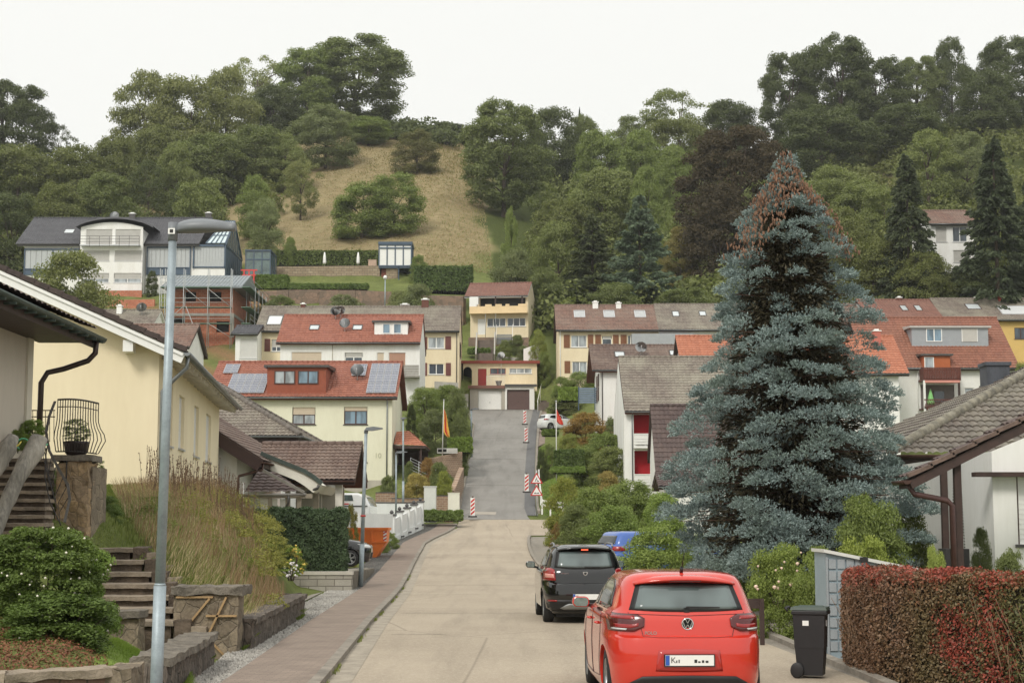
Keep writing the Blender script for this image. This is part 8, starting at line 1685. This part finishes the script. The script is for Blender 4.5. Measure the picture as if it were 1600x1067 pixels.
 for i in range(n):
  if dz[i] > 1.3 and math.sin(a[i] * 3 + dz[i] * 1.2) < (dz[i] - 1.3) * .9 - .3: continue
  p = Vector((math.cos(a[i]) * L[i], math.sin(a[i]) * L[i], H - dz[i] + rg.uniform(.0, .16))); l = rg.uniform(.06, .1); tx, ty = rg.normal(size=2) * .012
  mb.tube([p, p + Vector((tx * .3, ty * .3, -l * .3)), p + Vector((tx, ty, -l * .75)), p + Vector((tx * 1.3, ty * 1.3, -l))], [.008, .016, .014, .004], 5)
 c_ = mb.build('cones', M('spruce_cones', (150, 114, 90), .9, .35, 7), t); tag(c_, kind='stuff')
big_spruce()
wb = [(PX(px, Y), Y, gz(PX(px, Y), Y) + .05, r, r * hh) for px, Y, r, hh in [(rng.uniform(*( (225, 385) if Y < 36 else (250, 440))), Y, rng.uniform(.16, .42), rng.uniform(.6, 1.2)) for Y in rng.uniform(26, 45, 70)]]
leafy_mass('weeds', 'leafy green and olive weeds filling the left bank', wb, LEAFN, 700, .022, 8, (1.05, 1.05, .75))
leafy_mass('weeds', 'brownish withered weeds on the left bank', [(b[0] + .6, b[1] + .4, b[2], b[3], b[4] * 1.1) for b in wb[::2]], LEAFN, 500, .02, 9, (1.35, 1.1, .8))
blades('tall_grass', 'short green grass between the steps and the left bank', scatter(12000, [(26, 262, 300), (28.5, 150, 300), (34, 120, 260), (41, 60, 250)], (26, 41), 16), .2, .008, None, 16, .6, cols=((98, 112, 54), (134, 142, 78)))
near_bush('berry_bush', 'low foliage of the snowberry bush spilling over the mulch', (PX(95, 19.8), 19.8, .45), 1.5, .75, 26000, .021, (.62, .76, .5), berries=25, seed=14, ncl=140)
mg = scatter(30000, [(228, 425, 770), (262, 430, 760), (300, 480, 745), (335, 540, 720)], (228, 335), 21); blades('meadow_grass', 'dry tufted grass on the hillside meadow', mg, .24, .05, None, 21, .8, cols=((140, 126, 92), (168, 150, 114)))
mg = scatter(7000, [(228, 425, 770), (262, 430, 760), (300, 480, 745), (335, 540, 720)], (228, 335), 22); blades('meadow_grass', 'greener weeds in the hillside meadow', mg, .3, .07, None, 22, .8, cols=((112, 112, 66), (140, 136, 86)))
def paint(name, rgb, rough=.16, metal=0.0):
 k = NT(name); vec = k.coord('Object'); n = k.noise(vec, 3, 4); d = k.noise(vec, 60, 3); c = lin(rgb)
 k.col(k.mix(k.rng(n, .4, .7, 0, .1), c, tuple(v * .7 + .02 for v in c))); k.l(k.rng(d, .3, .7, rough * .8, rough * 1.3), k.b.inputs['Roughness']); k.b.inputs['Metallic'].default_value = metal
 k.b.inputs['Coat Weight'].default_value = .8; k.b.inputs['Coat Roughness'].default_value = .04; return k.m
TYRE = M('tyre_rubber', (34, 33, 33), .85, .2, 8); RIM = M('alloy_rim', (170, 172, 174), .3, .08, 5, metal=.8); TRIM = M('black_trim', (30, 30, 31), .55, .15, 6); CARGL = glass('car_glass', (96, 108, 108)); CARGD = glass('dark_car_glass', (36, 42, 44)); LIGHTR = M('tail_light_red', (150, 22, 22), .15, .15, 8, spec=.8); LIGHTD = M('tail_light_dark_red', (84, 14, 16), .15, .15, 8, spec=.8); CHROME = M('chrome', (210, 212, 214), .15, .05, 6, metal=1.0); CLEAR = M('clear_lens', (198, 200, 200), .1, .1, 8, spec=.9); PLB = M('plate_blue', (40, 84, 168), .5, 0); PLW = M('plate_white', (226, 226, 222), .5, .03)
CN = 6.0
class Car:
 def __init__(s, name, label, lv, body, loc, rz, wheels, wr=.31, glass_=None, cat='car', arch=.045, n=CN):
  s.lv = np.array(lv); s.n = n; s.root = thing(name, label, cat, loc, rz); N = 96; T = np.linspace(0, 2 * np.pi, N, endpoint=False)
  zz = [];
  for i in range(len(lv) - 1):
   k = max(1, int((lv[i + 1][0] - lv[i][0]) / .045)); zz += list(np.linspace(lv[i][0], lv[i + 1][0], k, endpoint=False))
  zz.append(lv[-1][0]); mb = MB(); pts = []
  for z in zz:
   W, r, f = s.at(z); c, sn = np.cos(T), np.sin(T); x = W * np.sign(c) * np.abs(c) ** (2 / n); y = (r + f) / 2 + (f - r) / 2 * np.sign(sn) * np.abs(sn) ** (2 / n); pts.append(np.stack([x, y, np.full(N, z)], 1))
  V = np.concatenate(pts); i0 = np.concatenate([np.stack([np.arange(N) + j * N, (np.arange(N) + 1) % N + j * N, (np.arange(N) + 1) % N + (j + 1) * N, np.arange(N) + (j + 1) * N], 1) for j in range(len(zz) - 1)])
  me = bpy.data.meshes.new('body'); fs = [tuple(q) for q in i0] + [tuple(range(N))[::-1], tuple(range((len(zz) - 1) * N, len(zz) * N))]; me.from_pydata([tuple(v) for v in V], [], fs); me.materials.append(body)
  o = bpy.data.objects.new('body', me); COL.objects.link(o); s.wr = wr
  cuts = []
  for wy in wheels:
   cb = MB(); cb.lathe([(0, -1.2), (wr + arch, -1.2), (wr + arch, 1.2), (0, 1.2)], (0, wy, wr), 40, axis='x'); c = cb.build('cut', TRIM); cuts.append(c)
   # only cut the outer shells: hollow the middle by keeping the cut shallow
   m = o.modifiers.new('b', 'BOOLEAN'); m.operation = 'DIFFERENCE'; m.object = c; m.solver = 'EXACT'
  bpy.context.view_layer.update(); me2 = bpy.data.meshes.new_from_object(o.evaluated_get(bpy.context.evaluated_depsgraph_get())); bpy.data.objects.remove(o)
  for c in cuts: bpy.data.objects.remove(c)
  me2.name = 'body'; me2.polygons.foreach_set('use_smooth', [True] * len(me2.polygons)); b = bpy.data.objects.new('body', me2); COL.objects.link(b); b.parent = s.root; s.body = b
  try:
   bpy.context.view_layer.objects.active = b; me2.set_sharp_from_angle(angle=R(38))
  except Exception: pass
  cr = MB()
  W0 = s.at(.5)[0]
  for wy in wheels: cr.box(-W0 + .27, wy - wr - .04, .12, W0 - .27, wy + wr + .04, wr * 2 + .04)
  cr.build('wheel_housing', TRIM, s.root)
  wh = None
  for wy in wheels:
   for sd in (-1, 1):
    w = thing('wheel', None, None, (sd * (W0 - .135), wy, wr)); w.parent = s.root; w.rotation_euler = (0, 0, 0 if sd > 0 else math.pi)
    if wh is None:
     t = MB(); t.lathe([(wr * .66, -.1), (wr * .93, -.105), (wr, -.075), (wr, .07), (wr * .95, .1), (wr * .68, .1)], (0, 0, 0), 32, axis='x', cap=False); t.build('tyre', TYRE, w)
     m = MB(); m.lathe([(wr * .68, .09), (wr * .64, .1), (wr * .6, .07), (wr * .58, -.05)], (0, 0, 0), 32, axis='x', cap=False); m.lathe([(0, .075), (wr * .14, .078), (wr * .16, .05)], (0, 0, 0), 14, axis='x')
     for q in range(5):
      a = q * 2 * math.pi / 5 + .3
      for da in (-.16, .16): m.bar((.062, math.cos(a) * wr * .1, math.sin(a) * wr * .1), (.075, math.cos(a + da) * wr * .63, math.sin(a + da) * wr * .63), .03, .022, 0, (1, 0, 0))
     m.build('rim', RIM, w); d = MB(); d.lathe([(0, -.02), (wr * .6, -.02)], (0, 0, 0), 24, axis='x'); d.build('brake_disc', TRIM, w); wh = w
    else:
     for ch in kids(wh): c = ch.copy(); COL.objects.link(c); c.parent = w
 def at(s, z): return tuple(np.interp(z, s.lv[:, 0], s.lv[:, i]) for i in (1, 2, 3))
 def ry(s, x, z):
  W, r, f = s.at(z); t = np.clip(1 - (abs(x) / W) ** s.n, 0.0, 1) ** (1 / s.n); return (r + f) / 2 - (f - r) / 2 * t
 def fy(s, x, z):
  W, r, f = s.at(z); t = np.clip(1 - (abs(x) / W) ** s.n, 0.0, 1) ** (1 / s.n); return (r + f) / 2 + (f - r) / 2 * t
 def sx(s, y, z):
  W, r, f = s.at(z); return W * np.clip(1 - abs((y - (r + f) / 2) / ((f - r) / 2)) ** s.n, 0, 1) ** (1 / s.n)
 def patch(s, name, bot, top, mat, e=.004, nu=16, nv=8, face='rear', sd=1, parent=None, smooth=True, th=.0):
  bot = np.array(bot, float); top = np.array(top, float)
  def rs(a): L = np.r_[0, np.cumsum(np.linalg.norm(np.diff(a, axis=0), axis=1))]; L = L / max(L[-1], 1e-6); t = np.linspace(0, 1, nu); return np.stack([np.interp(t, L, a[:, 0]), np.interp(t, L, a[:, 1])], 1)
  B, T_ = rs(bot), rs(top); pts = []
  def pos(a, z, e):
   if face == 'rear': return Vector((a * sd, s.ry(a, z) - e, z))
   if face == 'front': return Vector((a * sd, s.fy(a, z) + e, z))
   return Vector((sd * (s.sx(a, z) + e), a, z))
  for j in range(nv):
   t = j / (nv - 1)
   for i in range(nu): a, z = B[i] * (1 - t) + T_[i] * t; pts.append(pos(a, z, e))
  mb = MB(); mb.grid(pts, nu, nv, 0, smooth); o = mb.build(name, mat, parent or s.root)
  m = o.modifiers.new('t', 'SOLIDIFY'); m.thickness = .006 + th; m.offset = 0; return o
 def place(s, x, z, e=.0): return Vector((x, s.ry(x, z) - e, z))
 def side_glass(s, polyb, polyt, mat, nm='side_window'):
  for sd in (-1, 1): s.patch(nm, polyb, polyt, mat, .004, 14, 8, 'side', sd)
def seam(c, pts, face='rear', sd=1, w=.004, name='panel_gap', e=.003):
 mb = MB(); n = 0
 for a, b in zip(pts[:-1], pts[1:]):
  k = 6
  for i in range(k):
   q = []
   for t in (i / k, (i + 1) / k):
    u, z = a[0] + (b[0] - a[0]) * t, a[1] + (b[1] - a[1]) * t
    q.append(Vector((u * sd, c.ry(u, z) - e, z)) if face == 'rear' else Vector((sd * (c.sx(u, z) + e), u, z)))
   mb.bar(q[0], q[1], w, w)
 return mb.build(name, TRIM, c.root)
def plate(c, z, w=.52, h=.11, e=.02, txt='K', parent=None):
 p = c.place(0, z, e); mb = MB(); mb.box(-w / 2 - .012, p.y - .004, z - h / 2 - .012, w / 2 + .012, p.y + e, z + h / 2 + .008); fr = mb.build('plate_holder', TRIM, c.root)
 mb = MB(); mb.box(-w / 2, p.y - .008, z - h / 2, w / 2, p.y - .0045, z + h / 2); o = mb.build('licence_plate', PLW, fr); mb = MB(); mb.box(-w / 2 + .002, p.y - .01, z - h / 2 + .003, -w / 2 + .045, p.y - .0082, z + h / 2 - .003); mb.build('blue_strip', PLB, fr)
 text_mesh(txt, .085, TRIM, fr, Matrix.Translation((-w / 2 + .085, p.y - .0095, z)) @ Matrix.Rotation(R(90), 4, 'X'), .0005)
 return p.y
def mirror(mi, sd, xc, y0, zc, mat, h=.065):
 sh = [(-.105, -.4), (-.08, -1), (.07, -.95), (.11, -.3), (.1, .7), (.06, 1), (-.07, .95), (-.1, .5)]
 b = MB(); b.prism([(sd * (xc + x), zc + z * h) for x, z in sh], 'y', y0 - .05, y0 + .06); b.build('housing', mat, mi, bevel=.022)
 g = MB(); g.prism([(sd * (xc + x * .84), zc + z * h * .82) for x, z in sh], 'y', y0 - .0535, y0 - .0505); g.build('mirror_glass', M('mirror_glass', (120, 138, 132), .08, .25, 9, spec=.9), mi)
LV = [(.17, .82, .12, 3.92), (.24, .85, .06, 3.98), (.36, .862, .02, 4.03), (.5, .868, .0, 4.05), (.64, .872, .0, 4.05), (.74, .87, .015, 4.02), (.785, .868, .03, 3.99), (.81, .866, .085, 3.95), (.88, .864, .1, 3.8), (.95, .858, .115, 3.55), (1.0, .845, .13, 3.25), (1.03, .815, .15, 3.02), (1.06, .79, .165, 2.92), (1.18, .75, .225, 2.68), (1.3, .705, .3, 2.4), (1.37, .67, .34, 2.2), (1.42, .63, .38, 2.05), (1.455, .55, .45, 1.9), (1.475, .4, .6, 1.75)]
REDP = paint('red_car_paint', (194, 48, 34)); px_c = 1077
yc = 17.35; hd_ = R(2.0)
pc = Car('hatchback', 'bright red hatchback in the foreground seen from behind', LV, REDP, (PX(1077, yc, 1020), yc, float(rz(17))), hd_, (.72, 3.27), .315)
pc.patch('rear_window', [(-.62, 1.075), (-.3, 1.06), (0, 1.055), (.3, 1.06), (.62, 1.075)], [(-.53, 1.345), (0, 1.365), (.53, 1.345)], TRIM, .004); pc.patch('rear_glass', [(-.56, 1.09), (0, 1.078), (.56, 1.09)], [(-.485, 1.33), (0, 1.345), (.485, 1.33)], CARGL, .009)
mb = MB(); N = 18; pts = []
for (dy, z) in ((-.13, 1.385), (-.135, 1.405), (.0, 1.44), (.25, 1.462)):
 for i in range(N): x = -.56 + 1.12 * i / (N - 1); pts.append((x, .36 + dy + .12 * abs(x / .56) ** 3, z - .05 * abs(x / .56) ** 2.2))
mb.grid(pts, N, 4); o = mb.build('roof_spoiler', REDP, pc.root); m = o.modifiers.new('t', 'SOLIDIFY'); m.thickness = .03
mb = MB(); mb.box(-.17, .223, 1.372, .17, .235, 1.387); mb.build('brake_light', LIGHTD, pc.root)
for sd in (-1, 1):
 tl = pc.patch('tail_light', [(.47, .9), (.58, .85), (.825, .85)], [(.46, .99), (.54, 1.035), (.845, 1.04)], LIGHTD, .014, 14, 8, 'rear', sd)
 pc.patch('lens', [(.53, .905), (.62, .885), (.78, .888)], [(.525, .94), (.6, .925), (.78, .93)], LIGHTR, .019, 10, 4, 'rear', sd, tl); pc.patch('reverse_lens', [(.66, .865), (.8, .868)], [(.65, .882), (.8, .885)], CLEAR, .019, 8, 3, 'rear', sd, tl); pc.patch('lens', [(.56, .98), (.82, .985)], [(.575, 1.015), (.82, 1.02)], LIGHTR, .019, 10, 4, 'rear', sd, tl)
 sdl = pc.patch('side_lamp', [(.15, .87), (.27, .9)], [(.17, 1.02), (.32, 1.02)], LIGHTD, .008, 8, 5, 'side', sd)
seam(pc, [(-.63, 1.05), (-.5, .875), (-.48, .8), (-.3, .79), (.3, .79), (.48, .8), (.5, .875), (.63, 1.05)]); seam(pc, [(-.61, 1.035), (0, 1.015), (.61, 1.035)], w=.005)
for sd in (-1, 1):
 seam(pc, [(1.02, 1.0), (1.0, .7), (1.12, .5), (1.15, .3), (2.0, .26), (2.02, 1.0)], 'side', sd); seam(pc, [(2.04, 1.0), (2.03, .26), (2.85, .28), (2.95, .6), (2.95, .95)], 'side', sd)
 for y in (1.2, 2.2): mb = MB(); x = pc.sx(y, .88); mb.tube([(sd * (x + .005), y - .01, .88), (sd * (x + .035), y + .02, .885), (sd * (x + .035), y + .14, .885), (sd * (x + .005), y + .17, .88)], .013, 8); mb.build('door_handle', REDP, pc.root)
 mb = MB(); y0 = 2.62; x0 = .8; mb.tube([(sd * .78, y0 + .03, 1.0), (sd * .9, y0, 1.02)], .025, 8); mi = mb.build('mirror', TRIM, pc.root)
 mirror(mi, sd, .955, y0, 1.05, REDP)
pc.side_glass([(.62, 1.1), (1.0, 1.055), (1.95, 1.055)], [(.78, 1.3), (1.1, 1.375), (1.95, 1.395)], CARGD); pc.side_glass([(2.0, 1.055), (2.82, 1.055)], [(2.0, 1.395), (2.2, 1.36)], CARGD)
pc.patch('bumper_insert', [(-.66, .2), (0, .18), (.66, .2)], [(-.66, .3), (-.5, .385), (0, .395), (.5, .385), (.66, .3)], TRIM, .012, 24, 6)
pc.patch('plate_shade_patch', [(-.36, .44), (0, .43), (.36, .44)], [(-.33, .66), (0, .675), (.33, .66)], paint('shade_toned_red', (168, 34, 28)), .002, 16, 6)  # flush patch; its darker red paints the shade of a plate recess
plate(pc, .555, txt='K'); mb = MB(); rg = np.random.default_rng(4); yy = pc.place(0, .555, .02).y - .0098
for x, w in ((-.12, .012), (-.145, .012), (.05, .03), (.09, .025), (.13, .025), (.17, .03)): mb.box(x, yy, .53, x + w, yy + .001, .53 + rg.uniform(.015, .035))
mb.build('smudged_letters', TRIM, pc.root)['kind'] = 'stuff'
yb = pc.place(0, .93, .006).y
mb = MB(); mb.lathe([(.052, -.004), (.056, -.012), (.064, -.012), (.067, -.002)], (0, yb, .93), 32, axis='y', cap=False); bd = mb.build('badge', CHROME, pc.root); mb = MB(); mb.lathe([(0, -.003), (.055, -.003)], (0, yb, .93), 28, axis='y'); mb.build('badge_field', TRIM, bd)
mb = MB()
def strk(pts, w=.009):
 for a, b in zip(pts[:-1], pts[1:]): mb.bar((a[0], yb - .008, .93 + a[1]), (b[0], yb - .008, .93 + b[1]), w, .005, 0, (1, 0, 0)) if False else mb.prism([(a[0] - w / 2, .93 + a[1]), (a[0] + w / 2, .93 + a[1]), (b[0] + w / 2, .93 + b[1]), (b[0] - w / 2, .93 + b[1])], 'y', yb - .011, yb - .004)
strk([(-.022, .049), (0, .008), (.022, .049)]); strk([(-.048, .02), (-.022, -.046), (0, -.004), (.022, -.046), (.048, .02)]); mb.build('emblem', CHROME, bd)
text_mesh('POLO', .05, CHROME, pc.root, Matrix.Translation((-.4, pc.ry(-.4, .84) - .008, .835)) @ Matrix.Rotation(R(90), 4, 'X'), .002)
p = pc.place(.12, 1.115, .02); mb = MB(); mb.prism([(-.02, 1.085), (.02, 1.075), (.36, 1.1), (.36, 1.108), (0, 1.115)], 'y', p.y - .02, p.y - .0); mb.box(-.03, p.y - .02, 1.05, .03, p.y + .03, 1.1); mb.build('rear_wiper', TRIM, pc.root)
mb = MB(); mb.tube([(0, .55, 1.46), (0, .5, 1.52)], .02, 8); mb.tube([(0, .52, 1.5), (.015, .4, 1.68)], .005, 6); mb.build('antenna', TRIM, pc.root)
# ---- black raised hatchback ahead
LD = [(.2, .74, .16, 3.92), (.3, .835, .08, 3.98), (.42, .84, .02, 4.04), (.55, .855, .0, 4.06), (.7, .862, .01, 4.06), (.78, .862, .03, 4.02), (.82, .86, .09, 4.0), (.92, .858, .1, 3.86), (1.0, .85, .115, 3.6), (1.05, .835, .13, 3.3), (1.08, .8, .15, 3.05), (1.2, .755, .2, 2.85), (1.34, .7, .27, 2.6), (1.45, .65, .33, 2.35), (1.52, .58, .4, 2.15), (1.56, .5, .5, 1.95), (1.58, .38, .65, 1.8)]
BLKP = paint('black_car_paint', (9, 10, 11), .1); yd = 32.6
dc = Car('hatchback', 'black raised hatchback with roof rails driving ahead of the red car', LD, BLKP, (PX(915.5, yd, 930), yd, 0), R(2.4), (.78, 3.37), .33)
dc.patch('rear_window', [(-.62, 1.12), (-.3, 1.09), (.3, 1.09), (.62, 1.12)], [(-.56, 1.47), (0, 1.49), (.56, 1.47)], TRIM, .004); dc.patch('rear_glass', [(-.56, 1.14), (0, 1.11), (.56, 1.14)], [(-.5, 1.42), (0, 1.44), (.5, 1.42)], CARGL, .009)
mb = MB(); pts = []
for (dy, z) in ((-.12, 1.5), (-.12, 1.52), (.0, 1.55), (.25, 1.57)):
 for i in range(N): x = -.56 + 1.12 * i / (N - 1); pts.append((x, .34 + dy + .12 * abs(x / .56) ** 3, z - .05 * abs(x / .56) ** 2.2))
mb.grid(pts, N, 4); o = mb.build('roof_spoiler', BLKP, dc.root); m = o.modifiers.new('t', 'SOLIDIFY'); m.thickness = .03
mb = MB(); mb.box(-.07, .235, 1.465, .07, .25, 1.485); mb.build('brake_light', M('lit_brake_light', (255, 90, 60), .3, 0, emit=1.6), dc.root)
for sd in (-1, 1):
 tl = dc.patch('tail_light', [(.6, .86), (.84, .86)], [(.62, 1.08), (.7, 1.11), (.82, 1.11)], LIGHTR, .014, 10, 8, 'rear', sd); dc.patch('lens', [(.63, .91), (.82, .915)], [(.64, .99), (.82, 1.0)], M('pale_pink_lens', (216, 150, 140), .12, .1, 8, spec=.8), .02, 8, 4, 'rear', sd, tl)
 mb = MB(); mb.tube([(sd * .6, .55, 1.53), (sd * .6, .62, 1.585), (sd * .585, 1.3, 1.6), (sd * .58, 1.9, 1.57)], .02, 8); mb.build('roof_rail', M('grey_rail', (140, 142, 144), .4, .05, metal=.5), dc.root)
 dc.patch('bumper_reflector', [(.58, .44), (.76, .44)], [(.58, .475), (.76, .475)], LIGHTR, .016, 6, 3, 'rear', sd)
 mb = MB(); y0 = 2.75; mb.tube([(sd * .78, y0 + .03, 1.05), (sd * .9, y0, 1.07)], .025, 8); mi = mb.build('mirror', TRIM, dc.root)
 mirror(mi, sd, .97, y0, 1.12, BLKP, .075)
dc.side_glass([(.62, 1.15), (1.0, 1.1), (1.95, 1.1)], [(.75, 1.4), (1.05, 1.48), (1.95, 1.5)], CARGD); dc.side_glass([(2.0, 1.1), (2.95, 1.1)], [(2.0, 1.5), (2.3, 1.44)], CARGD)
dc.patch('bumper_cladding', [(-.74, .24), (.74, .24)], [(-.78, .42), (-.6, .48), (.6, .48), (.78, .42)], TRIM, .01, 20, 6); dc.patch('skid_plate', [(-.44, .28), (.44, .28)], [(-.52, .31), (-.36, .4), (.36, .4), (.52, .31)], M('matt_silver', (150, 152, 152), .4, .05, metal=.6), .02, 16, 4)
plate(dc, .54, txt='K'); seam(dc, [(-.66, 1.08), (-.58, .85), (-.5, .81), (.5, .81), (.58, .85), (.66, 1.08)])
yb = dc.place(0, 1.0, .01).y; mb = MB(); mb.prism([(-.05, 1.035), (.05, 1.035), (.045, .985), (.0, .955), (-.045, .985)], 'y', yb - .008, yb); bd = mb.build('badge', CHROME, dc.root); mb = MB(); mb.prism([(-.028, 1.02), (.028, 1.02), (.024, .99), (.0, .975), (-.024, .99)], 'y', yb - .01, yb - .0082); mb.build('badge_field', TRIM, bd)
text_mesh('SANDERO', .035, CHROME, dc.root, Matrix.Translation((-.42, dc.ry(-.42, 1.0) - .008, 1.0)) @ Matrix.Rotation(R(90), 4, 'X'), .002)
p = dc.place(.1, 1.14, .02); mb = MB(); mb.prism([(-.02, 1.12), (.02, 1.11), (.3, 1.125), (.3, 1.133), (0, 1.145)], 'y', p.y - .02, p.y); mb.build('rear_wiper', TRIM, dc.root)
# ---- the other parked cars share the first car's outline
def simple_car(name, label, body, loc, rz_, lv=LV, glassm=CARGD):
 c = Car(name, label, lv, body, loc, rz_, (.72, 3.27), .315)
 c.side_glass([(.62, 1.1), (1.0, 1.055), (1.95, 1.055)], [(.78, 1.3), (1.1, 1.375), (1.95, 1.395)], glassm); c.side_glass([(2.0, 1.055), (2.82, 1.055)], [(2.0, 1.395), (2.2, 1.36)], glassm)
 c.patch('rear_window', [(-.6, 1.085), (.6, 1.085)], [(-.51, 1.34), (.51, 1.34)], glassm, .006); c.patch('windscreen', [(-.62, 1.08), (.62, 1.08)], [(-.52, 1.38), (.52, 1.38)], glassm, .006, face='front')
 for sd in (-1, 1):
  c.patch('tail_light', [(.58, .88), (.83, .88)], [(.58, 1.02), (.84, 1.02)], LIGHTR, .014, 8, 5, 'rear', sd); c.patch('headlight', [(.45, .68), (.8, .7)], [(.45, .78), (.82, .84)], CLEAR, .012, 8, 5, 'front', sd)
  c.patch('side_lamp', [(.16, .9), (.3, .92)], [(.18, 1.01), (.34, 1.01)], LIGHTR, .008, 8, 5, 'side', sd)
  seam(c, [(1.02, 1.0), (1.0, .7), (1.12, .5), (1.15, .3), (2.0, .26), (2.02, 1.0)], 'side', sd, .008)
 c.patch('lower_grille', [(-.5, .3), (.5, .3)], [(-.5, .52), (.5, .52)], TRIM, .01, face='front'); c.patch('licence_plate', [(-.26, .5), (.26, .5)], [(-.26, .61), (.26, .61)], PLW, .016); return c
LVB = [(a, b, c, d + .2) for a, b, c, d in LV]
BLUEP = paint('blue_car_paint', (52, 92, 168)); simple_car('hatchback', 'blue car parked behind the willow bush by the black hatchback', BLUEP, (PX(935, 50, 850), 49.4, .3), R(-66), LVB)
WHP = paint('white_car_paint', (214, 216, 216)); simple_car('hatchback', 'small white car parked beside the top of the climbing street', WHP, (PX(843, 149, 650), 148.4, PZ(672, 149)), R(-62))
simple_car('hatchback', 'dark grey car nose sticking out beside the orange skip', paint('anthracite_car_paint', (20, 21, 24)), (PX(579, 60, 860) - 4.02, 60.3, PZ(885, 60)), R(-88))
simple_car('hatchback', 'red car roof behind the reddish maple below the white house', paint('dark_red_car_paint', (168, 58, 48)), (PX(934, 133, 655), 132, gz(PX(934, 133), 132) + 1.0), R(-70))
# white camper
cp = thing('camper_van', 'white camper with dark rear window behind the clipped hedge', 'camper', (PX(540, 84), 84, .8)); oc = Vector(cp.location); cx = lambda p: PX(p, 84) - oc.x; cz2 = lambda p: PZ(p, 84) - oc.z
mb = MB(); mb.prism([(cx(503), .3), (cx(577), .3), (cx(579), cz2(790)), (cx(573), cz2(776)), (cx(560), cz2(770)), (cx(520), cz2(770)), (cx(508), cz2(777)), (cx(502), cz2(790))], 'y', 0, 4.6); mb.build('body', WHP, cp, bevel=.1)
mb = MB(); mb.prism([(cx(524), cz2(782)), (cx(553), cz2(782)), (cx(551), cz2(773)), (cx(527), cz2(773))], 'y', -.03, -.002); mb.build('rear_window', CARGL, cp); mb = MB(); mb.box(cx(505), -.05, cz2(791), cx(575), -.01, cz2(789.5)); mb.build('bumper_line', TRIM, cp); mb = MB(); mb.box(cx(535), -.02, cz2(788), cx(546), -.01, cz2(786)); mb.build('red_decal', RW, cp)
for x in (cx(512), cx(568)): mb = MB(); mb.lathe([(0, -.1), (.33, -.1), (.33, .1), (0, .1)], (x, 1.0, .33), 18, axis='x'); mb.build('wheel', TYRE, cp)
# thin summer haze between the street and the hill
hz_m = bpy.data.materials.new('haze_air'); hz_m.use_nodes = True; n_ = hz_m.node_tree; n_.nodes.clear(); ho = n_.nodes.new('ShaderNodeOutputMaterial'); pv = n_.nodes.new('ShaderNodeVolumePrincipled')
pv.inputs['Color'].default_value = (.93, .95, .96, 1); pv.inputs['Density'].default_value = .00017; pv.inputs['Anisotropy'].default_value = .2; n_.links.new(pv.outputs[0], ho.inputs['Volume'])
mb = MB(); mb.box(-2600, -80, -3, 2600, 2200, 150); hzo = mb.build('haze', hz_m); tag(hzo, kind='stuff')
